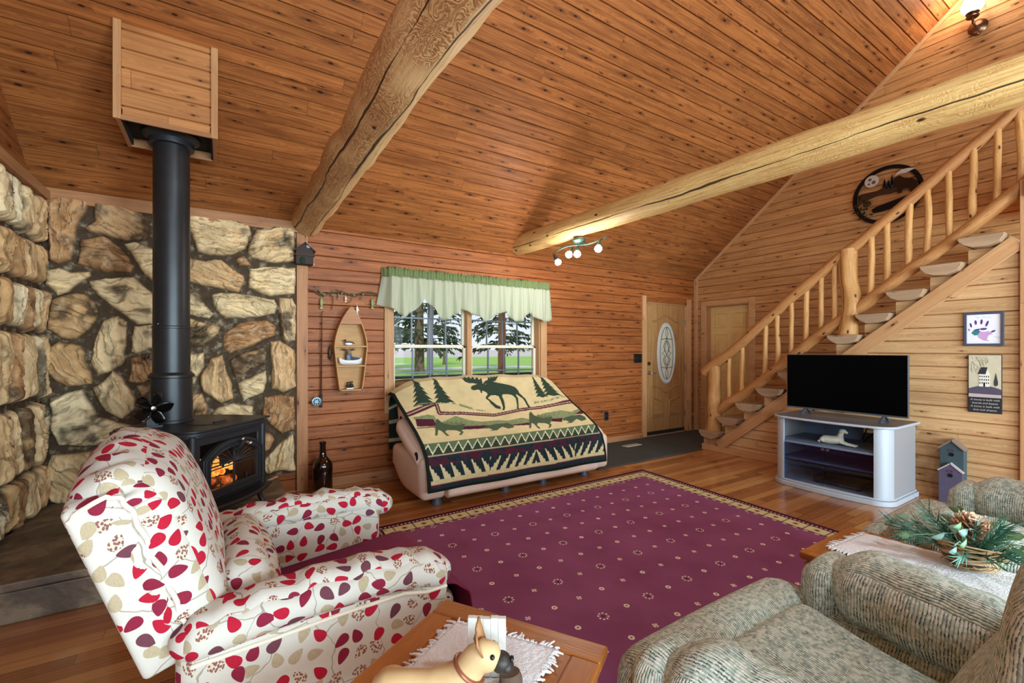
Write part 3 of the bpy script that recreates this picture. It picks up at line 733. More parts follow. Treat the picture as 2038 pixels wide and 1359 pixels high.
# stones of the left wall: irregular courses
rs = np.random.RandomState(5); LP = []
zc = 0.2
while zc < 2.46:
    hh = rs.uniform(0.28, 0.5); y = 3.3 + rs.uniform(0, 0.12)
    while y < 4.72:
        w = rs.uniform(0.14, 0.28); y2 = min(y + w, 4.74)
        if y2 - y > 0.06:
            j = lambda: rs.uniform(-0.025, 0.025); z2 = min(zc + hh, 2.48)
            LP.append([(y + 0.02 + j(), zc + 0.03), ((y + y2) / 2, zc + 0.012 + j()), (y2 - 0.02 + j(), zc + 0.03), (y2 - 0.012, (zc + z2) / 2 + j()), (y2 - 0.025 + j(), z2 - 0.02), ((y + y2) / 2 + j(), z2 - 0.008), (y + 0.025 + j(), z2 - 0.025), (y + 0.012, (zc + z2) / 2)])
        y = y2
    zc += hh
stone_field('wall_stone_left', LP, 3.3, 4.74, 0.19, 2.49, lambda a, b, c: Vector((XL + 0.035 + c * 1.1, a, b)), 0.008, 'stone facing of the left corner beside the stove wall', seed=9, flip=False, amp=0.45)
# ---- trim
def board(name, p0, p1, w, h, m, label, up=(0, 0, 1), bevel=0.004):
    mb = MB(); mb.beam(p0, p1, w, h, up); o = mb.build(name, m, smooth=False, bevel=bevel); return tag(o, label, 'trim', None, 'structure')
board('trim_1', (0.655, 4.745, 0.0), (0.655, 4.745, 2.52), 0.10, 0.035, M['trim_dark'], 'upright pine board between the stone and the plank wall', up=(0, 1, 0))
board('trim_2', (-1.15, 4.72, 2.515), (0.62, 4.72, 2.515), 0.05, 0.10, M['trim_dark'], 'pine board above the stone fireplace wall')
board('trim_3', (XL + 0.05, 4.72, 2.50), (XL + 0.05, 3.3, 2.50), 0.10, 0.07, M['trim_dark'], 'pine ledge on top of the left stone facing')
board('trim_4', f_ceil(6.745, 0.0, 0.012), f_ceil(6.745, LC, 0.012), 0.03, 0.045, M['trim'], 'pale strip where the gable wall meets the ceiling', up=(0, -ST, -CT))
board('trim_5', (6.735, 4.735, 0.0), (6.735, 4.735, 2.53), 0.05, 0.05, M['trim'], 'corner strip between the entry wall and the gable wall', up=(0, 1, 0))
board('trim_6', (5.545, 0.818, 0.0), (5.545, 0.818, 2.75), 0.10, 0.05, M['trim'], 'upright board ending the wall under the stairs', up=(1, 0, 0))
board('baseboard_stairs', (5.548, 0.92, 0.04), (5.548, 3.80, 0.04), 0.03, 0.08, M['trim'], 'low pine baseboard below the stair wall')
board('baseboard_back', (0.71, 4.745, 0.045), (5.43, 4.745, 0.045), 0.03, 0.09, M['trim_dark'], 'pine baseboard along the window wall')
mb = MB(); mb.box(5.4, XR - 0.01, YF + 0.02, 0.80, 2.60, 2.76)
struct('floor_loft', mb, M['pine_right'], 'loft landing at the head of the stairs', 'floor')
# ---- window_1
win = tag(thing('window_1', '', ''), 'double hung window pair with grey grilles above the draped loveseat', 'window', None, 'structure')
x0, x1, z0, z1 = WIN
mb = MB()
for a, b, c, d in ((x0 - 0.09, x0 + 0.005, z0 - 0.1, z1 + 0.09), (x1 - 0.005, x1 + 0.095, z0 - 0.1, z1 + 0.09), (x0, x1, z1 - 0.005, z1 + 0.09), (x0, x1, z0 - 0.1, z0 + 0.005)):
    mb.box(a, b, YB - 0.022, YB + 0.02, c, d)
mb.build('casing', M['trim'], win, False, bevel=0.004)
mb = MB()
for a, b, c, d in ((x0 - 0.005, x0 + 0.02, z0, z1), (x1 - 0.02, x1 + 0.005, z0, z1), (x0, x1, z0 - 0.005, z0 + 0.02), (x0, x1, z1 - 0.02, z1)):
    mb.box(a, b, YB, YB + 0.17, c, d)
mb.box(2.452, 2.513, YB + 0.03, YB + 0.17, z0, z1)
mb.build('jamb', M['trim'], win, False, bevel=0.003)
for (p, q) in ((x0 + 0.02, 2.455), (2.51, x1 - 0.02)):
    for (lo, hi, yo) in ((1.385, z1 - 0.02, 0.11), (z0 + 0.02, 1.40, 0.075)):
        y = YB + yo; mb = MB(); t = 0.034
        for a, b, c, d in ((p, p + t, lo, hi), (q - t, q, lo, hi), (p, q, hi - t * 0.7, hi), (p, q, lo, lo + t * 0.8)): mb.box(a, b, y, y + 0.035, c, d)
        s_ = mb.build('sash', M['vinyl'], win, False, bevel=0.003)
        mb = MB(); mb.add([(p + 0.02, y + 0.018, lo + 0.02), (q - 0.02, y + 0.018, lo + 0.02), (q - 0.02, y + 0.018, hi - 0.02), (p + 0.02, y + 0.018, hi - 0.02)], [(0, 1, 2, 3)])
        mb.build('pane', M['glass'], s_, False)
        mb = MB()
        for k in (1, 2, 3):
            xx = p + t + (q - p - 2 * t) * k / 4; mb.box(xx - 0.008, xx + 0.008, y + 0.01, y + 0.026, lo + t * 0.5, hi - t * 0.5)
        zz = (lo + hi) / 2; mb.box(p + t * 0.5, q - t * 0.5, y + 0.009, y + 0.027, zz - 0.008, zz + 0.008)
        mb.build('grille', M['muntin'], s_, False)
# ---- door_1 : oak entry door with an oval leaded light
d1 = tag(thing('door_1', '', ''), 'oak entry door with a leaded oval glass light', 'door', None, 'structure')
mb = MB()
for a, b, c, d in ((5.428, 5.515, 0, 2.19), (6.50, 6.615, 0, 2.19)): mb.box(a, b, YB - 0.024, YB + 0.01, c, d)
mb.build('casing', M['trim'], d1, False, bevel=0.004)
mb = MB(); mb.box(5.515, 6.50, YB - 0.022, YB + 0.01, 2.095, 2.19); mb.build('head_casing', M['pine_back'], d1, False, bevel=0.004)
mb = MB(); mb.box(5.515, 5.55, YB, YB + 0.12, 0, 2.1); mb.box(6.475, 6.51, YB, YB + 0.12, 0, 2.1); mb.box(5.52, 6.5, YB, YB + 0.12, 2.08, 2.1); mb.box(5.52, 6.5, YB, YB + 0.14, -0.01, 0.02)
mb.build('jamb', M['trim'], d1, False)
mb = MB(); mb.box(5.555, 6.47, YB + 0.01, YB + 0.06, 0.075, 2.078); leaf = mb.build('leaf', M['oak'], d1, False, bevel=0.003)
yd = YB + 0.012; mb = MB()
def mould(pts, r=0.017, closed=True): mb.tube([(a, yd, b) for a, b in pts], r, 8, closed=closed)
xm = 6.0125
up = [(5.67, 0.78), (5.67, 1.80)] + [(5.67 + 0.685 * k / 12, 1.80 + 0.10 * math.exp(-((k - 6) / 2.6) ** 2)) for k in range(1, 12)] + [(6.355, 1.80), (6.355, 0.78)] + [(6.355 - 0.685 * k / 12, 0.78 - 0.10 * math.exp(-((k - 6) / 2.6) ** 2)) for k in range(1, 12)]
mould(up)
for (a, b, sgn) in ((5.66, 5.94, 1), (6.085, 6.365, -1)):
    hi = [(a, 0.60 + (0.10 if sgn > 0 else 0)), ]
    pts = [(a, 0.30), (b, 0.30), (b, 0.53 if sgn > 0 else 0.62), ((a + b) / 2, 0.57), (a, 0.62 if sgn > 0 else 0.53)]
    mould(pts)
    ins = 0.035; P2 = [(a + ins, 0.335), (b - ins, 0.335), (b - ins, 0.50 if sgn > 0 else 0.565), ((a + b) / 2, 0.53), (a + ins, 0.565 if sgn > 0 else 0.50)]
    mb.prism(P2, 0, 0.026, lambda a_, b_, c_: Vector((a_, YB + 0.012 - c_, b_)))
mb.build('moulding', M['oak'], leaf, True, 35)
mb = MB(); cz = 1.30
mb.tube([(xm + 0.200 * math.cos(t), yd, cz + 0.47 * math.sin(t)) for t in [2 * PI * k / 48 for k in range(48)]], 0.022, 8, closed=True)
ov = mb.build('oval_frame', plain('etched clear oval rim', RGB(212, 214, 214), 0.2, 0.2), leaf, True)
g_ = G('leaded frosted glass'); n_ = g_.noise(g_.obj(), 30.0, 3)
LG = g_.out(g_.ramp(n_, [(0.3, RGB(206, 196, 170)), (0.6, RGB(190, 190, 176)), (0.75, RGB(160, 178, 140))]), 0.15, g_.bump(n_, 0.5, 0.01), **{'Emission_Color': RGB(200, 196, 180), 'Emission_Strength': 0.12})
mb = MB(); mb.prism(ellipse(xm, cz, 0.195, 0.465, 40), 0, 0.012, lambda a_, b_, c_: Vector((a_, YB + 0.012 - c_, b_))); mb.build('oval_glass', LG, leaf, False)
mb = MB(); cy = YB - 0.002
def came(pts, r=0.0045): mb.tube([(xm + a, cy, cz + b) for a, b in pts], r, 6)
came([(0.155 * math.cos(2 * PI * k / 40), 0.42 * math.sin(2 * PI * k / 40)) for k in range(41)])
came([(0, 0.42), (0.03, 0.32), (0, 0.24), (-0.03, 0.32), (0, 0.42)]); came([(0, -0.42), (0.03, -0.32), (0, -0.24), (-0.03, -0.32), (0, -0.42)])
for sg in (1, -1):
    came([(0, 0.24 * 1), (sg * 0.05, 0.16), (sg * 0.075, 0.10), (sg * 0.03, 0.04), (sg * 0.115, 0.0), (sg * 0.04, -0.04), (sg * 0.085, -0.10), (sg * 0.05, -0.17), (0, -0.24)])
    came([(0, 0.2), (sg * 0.035, 0.12), (sg * 0.055, 0.05), (0, -0.02), (sg * 0.05, -0.1), (0, -0.2)]); came([(sg * 0.14, 0.22), (0, 0.24)]); came([(sg * 0.14, -0.22), (0, -0.24)])
mb.build('came', plain('lead came', RGB(70, 66, 62), 0.4, 0.6), leaf, True)
for z in (0.30, 1.06, 1.80):
    mb = MB(); mb.box(6.462, 6.482, YB - 0.006, YB + 0.02, z - 0.055, z + 0.055); mb.build('hinge', M['steel'], d1, False)
mb = MB(); mb.box(5.560, 6.465, YB + 0.005, YB + 0.03, 0.02, 0.075); mb.build('sweep', M['dark_hole'], d1, False)
mb = MB(); mb.tube([(5.60, YB + 0.012, 0.995), (5.60, YB - 0.05, 0.995)], 0.012, 10); mb.lathe([(0.0, 0), (0.030, 0.0), (0.030, 0.008), (0.0, 0.01)], 16, Matrix.Translation((5.60, YB + 0.012, 0.995)) @ Matrix.Rotation(PI / 2, 4, 'X')); mb.tube([(5.60, YB - 0.048, 0.995), (5.70, YB - 0.052, 0.992)], 0.010, 10)
mb.build('handle', M['steel'], d1, True)
mb = MB(); mb.lathe([(0.0, 0), (0.030, 0.0), (0.028, 0.016), (0.0, 0.02)], 16, Matrix.Translation((5.60, YB + 0.012, 1.14)) @ Matrix.Rotation(PI / 2, 4, 'X')); mb.build('deadbolt', M['bronze'], d1, True)
# ---- door_2 : pale six panel door beside the stairs
d2 = tag(thing('door_2', '', ''), 'pale pine panelled door behind the foot of the stairs', 'door', None, 'structure')
mb = MB()
for a, b, c, d in ((3.745, 3.835, 0, 2.155), (4.555, 4.645, 0, 2.155)): mb.prism([(a, c), (b, c), (b, d), (a, d)], -0.01, 0.024, f_gable)
mb.prism([(3.835, 2.075), (4.555, 2.075), (4.555, 2.155), (3.835, 2.155)], -0.01, 0.022, f_gable)
mb.build('casing', M['trim'], d2, False, bevel=0.003)
mb = MB()
for a, b, c, d in ((3.825, 3.845, 0, 2.08), (4.545, 4.565, 0, 2.08), (3.83, 4.56, 2.06, 2.08)): mb.prism([(a, c), (b, c), (b, d), (a, d)], -0.17, 0.0, f_gable)
mb.build('jamb', M['trim_dark'], d2, False)
mb = MB(); mb.prism([(3.84, 0.01), (4.55, 0.01), (4.55, 2.06), (3.84, 2.06)], -0.15, -0.11, f_gable); lf = mb.build('leaf', M['pale_pine'], d2, False)
mb = MB()
for a, b, s_ in ((3.95, 4.14, 0), (4.25, 4.44, 0)):
    for c, d in ((1.72, 1.94), (0.98, 1.60), (0.22, 0.85)):
        mb.tube([f_gable(p, q, -0.11) for p, q in ((a, c), (b, c), (b, d), (a, d))], 0.011, 6, closed=True)
        mb.prism([(a + 0.035, c + 0.035), (b - 0.035, c + 0.035), (b - 0.035, d - 0.035), (a + 0.035, d - 0.035)], -0.11, -0.098, f_gable)
mb.build('panel_moulding', M['pale_pine'], lf, False, bevel=0.002)
# assumed, unseen rear windows (behind the camera), added for their light
for k, (a, b, c, d) in enumerate(RW):
    w = tag(thing('window_%d' % (k + 2), '', ''), 'assumed wide window in the wall opposite the entry wall, added for light', 'window', None, 'structure')
    mb = MB()
    for p, q, r, s_ in ((a - 0.08, a, c - 0.08, d + 0.08), (b, b + 0.08, c - 0.08, d + 0.08), (a, b, d, d + 0.08), (a, b, c - 0.08, c)): mb.box(p, q, YF - 0.08, YF + 0.03, r, s_)
    mb.box((a + b) / 2 - 0.03, (a + b) / 2 + 0.03, YF - 0.05, YF, c, d); mb.build('window_frame', M['trim'], w, False, bevel=0.004)
    mb = MB(); mb.add([(a, YF - 0.03, c), (b, YF - 0.03, c), (b, YF - 0.03, d), (a, YF - 0.03, d)], [(0, 1, 2, 3)]); mb.build('pane', M['glass'], w, False)
w = tag(thing('window_4', '', ''), 'added window in the left wall to light the right side', 'window', None, 'structure')  # added unseen window, put in to brighten the right wall
a, b, c, d = LWIN
mb = MB()
for p, q, r, s_ in ((a - 0.08, a, c - 0.08, d + 0.08), (b, b + 0.08, c - 0.08, d + 0.08), (a, b, d, d + 0.08), (a, b, c - 0.08, c), ((a + b) / 2 - 0.03, (a + b) / 2 + 0.03, c, d)): mb.box(XL - 0.08, XL + 0.03, p, q, r, s_)
mb.build('window_frame', M['trim'], w, False, bevel=0.004)
mb = MB(); mb.add([(XL - 0.03, a, c), (XL - 0.03, b, c), (XL - 0.03, b, d), (XL - 0.03, a, d)], [(0, 1, 2, 3)]); mb.build('pane', M['glass'], w, False)
# ---- log beams
def log(name, p0, p1, r0, r1, m, label, cat, wobble=0.06, n=28, seg=60, group=None, lump=0.35):
    p0 = Vector(p0); p1 = Vector(p1); L = (p1 - p0).length; x = (p1 - p0).normalized(); y = (Vector((1, 0, 0)) - x * x.x).normalized(); z = x.cross(y); sd = random.random() * 50
    P = []; U = []
    ts = np.linspace(0, 1, seg); an = np.linspace(0, 2 * PI, n, endpoint=False)
    for t in ts:
        row = []; ur = []; r = r0 + (r1 - r0) * t
        for k, a in enumerate(an):
            w = float(fbm(np.array(t * L * 3 + sd), np.array(math.sin(a) * 1.1 + sd), 3, 3)) + float(fbm(np.array(t * L * 3 + sd + 9), np.array(math.cos(a) * 1.1), 6, 3)) - 0.94
            rr = r * (1 + w * wobble * 4); c_ = p0 + x * (L * t) + (y * math.cos(a) + z * math.sin(a)) * rr; row.append(c_)
        P.append(row)
    mb = MB(); V = [p for r in P for p in r]; F = []; UV = []
    for i in range(seg - 1):
        for k in range(n):
            k2 = (k + 1) % n; F.append((i * n + k, i * n + k2, (i + 1) * n + k2, (i + 1) * n + k))
            c = r0 * 2 * PI / n; a0 = ts[i] * L + sd; a1 = ts[i + 1] * L + sd; UV.append([(a0, k * c), (a0, (k + 1) * c), (a1, (k + 1) * c), (a1, k * c)])
    F.append(tuple(range(n))[::-1]); UV.append([(0, 0)] * n); F.append(tuple((seg - 1) * n + k for k in range(n))); UV.append([(0, 0)] * n)
    mb.add(V, F, UV); o = mb.build(name, m, None, True, 50)
    return tag(o, label, cat, group, 'thing') if cat else o
log('log_beam', (0.695, 4.72, 2.60), (0.695, -4.2, 2.66), 0.135, 0.142, M['log2'], 'thick swirl-grained log beam above the stove side of the room', 'ceiling beam', 0.085, group='peeled log ceiling beams')
log('log_beam', (3.13, 4.72, 2.66), (3.24, -4.2, 2.60), 0.120, 0.115, M['log'], 'pale straight log beam carrying the spotlights, nearer the staircase', 'ceiling beam', 0.045, group='peeled log ceiling beams')
# ------------------------------------------------------------------ hearth, stove, chimney
rs = np.random.RandomState(4)
mb = MB()
def slab(poly, z0, z1, seed):
    # irregular flagstone with broken edges
    pts = []
    n = len(poly)
    for i in range(n):
        p = np.array(poly[i]); q = np.array(poly[(i + 1) % n]); k = max(2, int(np.linalg.norm(q - p) / 0.07))
        for j in range(k): pts.append(p + (q - p) * j / k)
    r = np.random.RandomState(seed); pts = [(p[0] + r.uniform(-0.008, 0.008), p[1] + r.uniform(-0.008, 0.008)) for p in pts]
    mb.prism(pts, z0, z1, f_xy)
slab([(-1.12, 3.21), (-0.30, 3.21), (-0.32, 4.74), (-1.12, 4.74)], 0.16, 0.205, 1)
slab([(-0.285, 3.21), (0.43, 3.21), (0.445, 3.86), (-0.29, 3.98)], 0.16, 0.205, 2)
slab([(-0.29, 4.0), (0.445, 3.875), (0.43, 4.55), (0.36, 4.74), (-0.3, 4.74)], 0.16, 0.205, 3)
for k, (xa, xb) in enumerate(((-1.12, 0.05), (0.06, 0.43))):
    front = [(xa, 0.0)] + [(xa + (xb - xa) * t, 0.0) for t in np.linspace(0.1, 0.9, 8)] + [(xb, 0.0), (xb, 0.158)] + [(xb + (xa - xb) * t, 0.158) for t in np.linspace(0.1, 0.9, 8)] + [(xa, 0.158)]
    mb.prism(front, 3.215, 3.6, f_xz)
mb.box(-1.12, 0.40, 3.3, 4.74, 0.0, 0.158)
o = mb.build('stone_hearth', M['hearth'], None, False, bevel=0.008)
tag(o, 'low raised flagstone hearth under the wood stove', 'hearth', None, 'structure')

STV = thing('wood_stove', 'black cast iron wood stove on the stone hearth', 'stove', (-0.156, 3.825, 0.205), rad(50.3))
I = M['black_iron']
W2, D2 = 0.33, 0.28
mb = MB()
mb.box(-W2, -W2 + 0.02, -D2, D2, 0.15, 0.60); mb.box(W2 - 0.02, W2, -D2, D2, 0.15, 0.60); mb.box(-W2, W2, D2 - 0.02, D2, 0.15, 0.60); mb.box(-W2, W2, -D2, D2, 0.13, 0.16)
for sx in (-1, 1): mb.tube([(sx * (W2 - 0.01), -D2 + 0.005, 0.14), (sx * (W2 - 0.01), -D2 + 0.005, 0.61)], 0.022, 12)
mb.box(-W2 + 0.02, W2 - 0.02, -D2 - 0.005, -D2 + 0.02, 0.545, 0.60); mb.box(-W2 + 0.02, W2 - 0.02, -D2, -D2 + 0.02, 0.15, 0.19)
for sx in (-1, 1): mb.box(sx * (W2 - 0.04) - 0.025, sx * (W2 - 0.04) + 0.025, -D2, -D2 + 0.02, 0.15, 0.6)
mb.build('body', I, STV, True, 35, bevel=0.004)
mb = MB(); mb.box(-W2 + 0.02, W2 - 0.02, -D2 + 0.03, D2 - 0.03, 0.16, 0.18); mb.box(-W2 + 0.02, W2 - 0.02, D2 - 0.06, D2 - 0.03, 0.16, 0.6); mb.build('firebox', M['soot'], STV, False)
mb = MB(); outl = []
for k in range(40):
    a = 2 * PI * k / 40; c_, s_ = math.cos(a), math.sin(a)
    outl.append(((W2 + 0.05) * math.copysign(abs(c_) ** 0.35, c_), (D2 + 0.05) * math.copysign(abs(s_) ** 0.35, s_) - 0.01))
for d0, d1, sc_ in ((0.60, 0.615, 0.955), (0.615, 0.635, 1.0), (0.635, 0.648, 0.965)):
    mb.prism([(a * sc_, b * sc_) for a, b in outl], d0, d1, f_xy)
tp = mb.build('top_plate', I, STV, True, 35, bevel=0.003)
mb = MB(); mb.lathe([(0.0, 0.648), (0.13, 0.648), (0.125, 0.655), (0, 0.656)], 28, Matrix.Translation((0.0, -0.10, 0))); mb.box(-0.05, 0.05, -0.20, -0.18, 0.648, 0.664); mb.build('griddle_lid', I, tp, True, 35)
# arched door
def arch(w, z0, z1, rise, n=22):
    p = [(-w, z0), (w, z0)]
    for k in range(n + 1):
        t = k / n; a = w * (1 - 2 * t); p.append((a, z1 + rise * (1 - abs(a / w) ** 2.6)))
    return p
yf = -D2 - 0.012
dr = None
mb = MB(); mb.prism(arch(0.275, 0.185, 0.45, 0.095), yf - 0.022, yf + 0.012, f_xz, inner=arch(0.215, 0.245, 0.425, 0.065)); dr = mb.build('door', I, STV, True, 35, bevel=0.003)
for w, a, b, r_ in ((0.262, 0.198, 0.44, 0.092), (0.228, 0.232, 0.43, 0.07)):
    mb = MB(); mb.tube([(p, yf - 0.024, q) for p, q in arch(w, a, b, r_)], 0.007, 8, closed=True); mb.build('door_bead', I, dr, True)
mb = MB(); mb.prism(arch(0.222, 0.238, 0.43, 0.068), yf - 0.002, yf + 0.002, f_xz); mb.build('door_glass', M['stove_glass'], dr, False)
mb = MB()
for k in range(9):
    a = PI * (k + 0.5) / 9; L = 0.2
    xe = math.cos(a) * 0.2; ze = 0.40 + min(0.085, math.sin(a) * 0.1); mb.tube([(0.0, yf - 0.008, 0.395), (xe, yf - 0.008, ze)], 0.0035, 6)
mb.tube([(-0.215, yf - 0.008, 0.392), (0.215, yf - 0.008, 0.392)], 0.005, 6); mb.tube([(-0.215, yf - 0.008, 0.372), (0.215, yf - 0.008, 0.372)], 0.004, 6)
mb.tube([(0, yf - 0.008, 0.24), (0, yf - 0.01, 0.50)], 0.008, 8)
for sx in (-0.12, 0.12): mb.tube([(sx, yf - 0.008, 0.24), (sx, yf - 0.008, 0.285)], 0.004, 6)
mb.build('grille', I, dr, True)
mb = MB(); mb.tube([(0.0, yf - 0.02, 0.47), (0.0, yf - 0.06, 0.49), (0.012, yf - 0.075, 0.535)], [0.016, 0.014, 0.018], 10); mb.build('latch', I, dr, True)
mb = MB(); mb.tube([(0.0, yf - 0.072, 0.525), (0.055, yf - 0.08, 0.505)], [0.011, 0.009], 10); mb.ball((0.062, yf - 0.081, 0.502), 0.015); mb.ball((-0.004, yf - 0.076, 0.543), 0.014); mb.build('latch_knob', M['steel'], dr, True)
# ash lip and side shelf
mb = MB(); pts = [(-0.34, -D2)] + [(-0.34 + 0.68 * k / 20, -D2 - 0.045 - 0.075 * (1 - ((k - 10) / 10) ** 2)) for k in range(21)] + [(0.34, -D2)]
mb.prism(pts, 0.135, 0.158, f_xy); mb.tube([(a, b, 0.147) for a, b in pts[1:-1]], 0.014, 10); mb.build('ash_lip', I, STV, True, 35)
mb = MB(); mb.tube([(0.345, -D2 - 0.02, 0.15), (0.42, -D2 - 0.05, 0.165)], [0.010, 0.012], 10); mb.build('air_handle', M['steel'], STV, True)
mb = MB(); mb.box(W2 + 0.02, W2 + 0.15, -D2 + 0.05, D2 - 0.05, 0.618, 0.632)
for yy in (-D2 + 0.08, D2 - 0.1):
    mb.prism([(W2, 0.50), (W2 + 0.02, 0.52), (W2 + 0.045, 0.565), (W2 + 0.12, 0.60), (W2 + 0.13, 0.62), (W2, 0.62)], yy, yy + 0.02, f_xz)
mb.build('side_shelf', I, STV, True, 35, bevel=0.003)
for sx in (-1, 1):
    for sy in (-1, 1):
        mb = MB(); X = sx * (W2 - 0.03); Y = sy * (D2 - 0.03)
        mb.tube([(X - sx * 0.05, Y, 0.145), (X + sx * 0.012, Y + sy * 0.006, 0.115), (X + sx * 0.016, Y + sy * 0.012, 0.05), (X + sx * 0.024, Y + sy * 0.026, 0.012), (X + sx * 0.026, Y + sy * 0.034, 0.0)], [0.03, 0.026, 0.017, 0.018, 0.022], 10); mb.build('leg', I, STV, True)
Ms = STV.matrix_basis.copy() if False else (Matrix.Translation((-0.156, 3.825, 0.205)) @ Matrix.Rotation(rad(50.3), 4, 'Z'))
# fire inside the firebox
for k, (a, b, y_, z_, rz_) in enumerate([(-0.21, 0.22, 0.06, 0.226, 0.1), (-0.2, 0.2, -0.12, 0.226, -0.12), (-0.15, 0.22, -0.03, 0.302, 0.2)]):
    mb = MB(); mb.tube([Ms @ Vector((a + (b - a) * t, y_ + rz_ * (t - 0.5) * 0.3, z_ + 0.01 * math.sin(t * 5))) for t in np.linspace(0, 1, 9)], [0.028, 0.034, 0.036, 0.033, 0.036, 0.034, 0.035, 0.033, 0.028], 12, wob=0.12)
    tag(mb.build('firewood_log', M['ember'], None, True), ['charred log glowing at the back of the stove fire', 'glowing log at the front of the stove fire behind the glass', 'top log of the fire lying across the others in the stove'][k], 'firewood', 'logs burning in the stove')
mb = MB()
for k in range(26):
    xx = random.uniform(-0.14, 0.17); yy = random.uniform(-0.15, 0.05); hh = random.uniform(0.05, 0.15) * (1 - abs(xx) * 2.2); zz = random.uniform(0.24, 0.30)
    pts = [Ms @ Vector((xx + 0.02 * math.sin(k + t * 5) * t, yy, zz + hh * t)) for t in np.linspace(0, 1, 7)]
    mb.tube(pts, [0.012, 0.020, 0.021, 0.017, 0.012, 0.007, 0.001], 8)
tag(mb.build('flames', M['flame'], None, True), 'orange flames over the logs inside the stove', 'fire', None, 'stuff')
# stove fan standing on the stove top
FN = thing('stove_fan', 'small black heat powered fan on the stove beside the pipe', 'fan', (-0.372, 3.705, 0.8545), rad(20))
mb = MB(); mb.box(-0.05, 0.05, -0.02, 0.03, 0, 0.012); mb.box(-0.03, 0.03, 0.0, 0.016, 0.01, 0.13)
for k in range(-3, 4): mb.box(k * 0.014 - 0.002, k * 0.014 + 0.002, 0.0, 0.05, 0.05, 0.15)
mb.build('base', M['black_iron'], FN, False)
mb = MB(); Rh = Matrix.Translation((0, -0.012, 0.125)) @ Matrix.Rotation(PI / 2, 4, 'X'); mb.lathe([(0, -0.014), (0.014, -0.012), (0.014, 0.014), (0.0, 0.018)], 14, Rh); hub = mb.build('hub', M['steel'], FN, True)
for k in range(5):
    mb = MB(); a0 = 2 * PI * k / 5
    P = []
    for i in range(6):
        r = 0.012 + 0.092 * i / 5; row = []
        for j in range(5):
            w = (j / 4 - 0.5) * (0.45 + 0.75 * math.sin(PI * min(1, 0.25 + i / 6.5))); row.append(Vector((r * math.cos(a0 + w), -0.018 - 0.055 * (j / 4 - 0.5) * (0.4 + i / 6), 0.125 + r * math.sin(a0 + w))))
        P.append(row)
    mb.grid(P); mb.build('blade', plain('glossy black blade', RGB(20, 20, 22), 0.12, 0.4), FN, True, solid=0.003)
# stove pipe
PP = thing('stove_pipe', 'black stove pipe rising from the stove to the wood chase', 'stove pipe', (-0.29, 3.94, 0.0))
mb = MB(); mb.lathe([(0.128, 0.8545), (0.128, 0.87), (0.124, 0.875), (0.120, 1.16), (0.134, 1.165), (0.134, 1.18), (0.115, 1.20)], 36); mb.build('lower_sleeve', M['pipe'], PP, True, 30)
mb = MB(); mb.lathe([(0.108, 1.18), (0.108, 1.50), (0.111, 1.503), (0.111, 1.515), (0.106, 1.52), (0.105, 2.84)], 36); mb.build('pipe_section', M['pipe'], PP, True, 30)
mb = MB(); mb.lathe([(0.106, 2.76), (0.130, 2.765), (0.133, 2.80), (0.165, 2.83), (0.168, 2.845)], 36); mb.build('collar', M['black_iron'], PP, True, 30)
for k in range(6):
    a = k * PI / 3 - 1.2
    mb = MB(); mb.ball((0.109 * math.cos(a), 0.109 * math.sin(a), 1.53 if k % 2 else 1.21), 0.005, 8, 6); mb.build('screw', M['steel'], PP, True)
# wood chase
CH = thing('chimney_chase', 'square plank box on the sloped ceiling around the pipe', 'chimney box', (0, 0, 0))
cx0, cx1, cy0, cy1, cz = -0.53, -0.05, 3.69, 4.15, 2.80
ztop = lambda y: HW + 0.8 * (YB - y)
mb = MB(); planks(mb, lambda a, b, c: Vector((a, cy0 - c, b)), cx0, cx1, cz, ztop(cy0)); mb.build('front_panel', M['pine_chase'], CH, False)
for xx, sg, nm in ((cx0, -1, 'side_panel'), (cx1, 1, 'side_panel')):
    mb = MB(); planks(mb, (lambda a, b, c, xx=xx, sg=sg: Vector((xx + sg * c, a, b))), cy0, cy1, cz, ztop(cy0), clip=(lambda z: (cy0, min(cy1, YB - (z - HW) / 0.8)), [ztop(cy1)]), flip=sg < 0); mb.build(nm, M['pine_ceil'], CH, False)
mb = MB(); mb.box(cx0 + 0.005, cx1 - 0.005, cy0 + 0.005, cy1, cz + 0.05, cz + 0.06)
for a, b, c, d in ((cx0 + 0.002, cx0 + 0.012, cy0, cy1), (cx1 - 0.012, cx1 - 0.002, cy0, cy1), (cx0, cx1, cy0 + 0.002, cy0 + 0.012)): mb.box(a, b, c, d, cz, cz + 0.06)
mb.build('liner', M['dark_box'], CH, False)
for xx in (cx0 - 0.012, cx1 + 0.012):
    mb = MB(); mb.box(xx - 0.02, xx + 0.02, cy0 - 0.022, cy0 - 0.001, cz - 0.012, ztop(cy0 - 0.02) - 0.01); mb.build('corner_batten', M['trim'], CH, False, bevel=0.003)
mb = MB(); mb.box(cx1 - 0.001, cx1 + 0.022, cy0 - 0.001, cy1, cz - 0.012, cz + 0.06); mb.box(cx0 - 0.022, cx0 + 0.001, cy0 - 0.001, cy1, cz - 0.012, cz + 0.06); mb.box(cx0, cx1, cy0 - 0.016, cy0, cz - 0.012, cz + 0.02); mb.box(cx0, cx1, cy1 - 0.02, cy1, cz - 0.01, cz + 0.06); mb.build('bottom_rail', M['trim_dark'], CH, False, bevel=0.003)

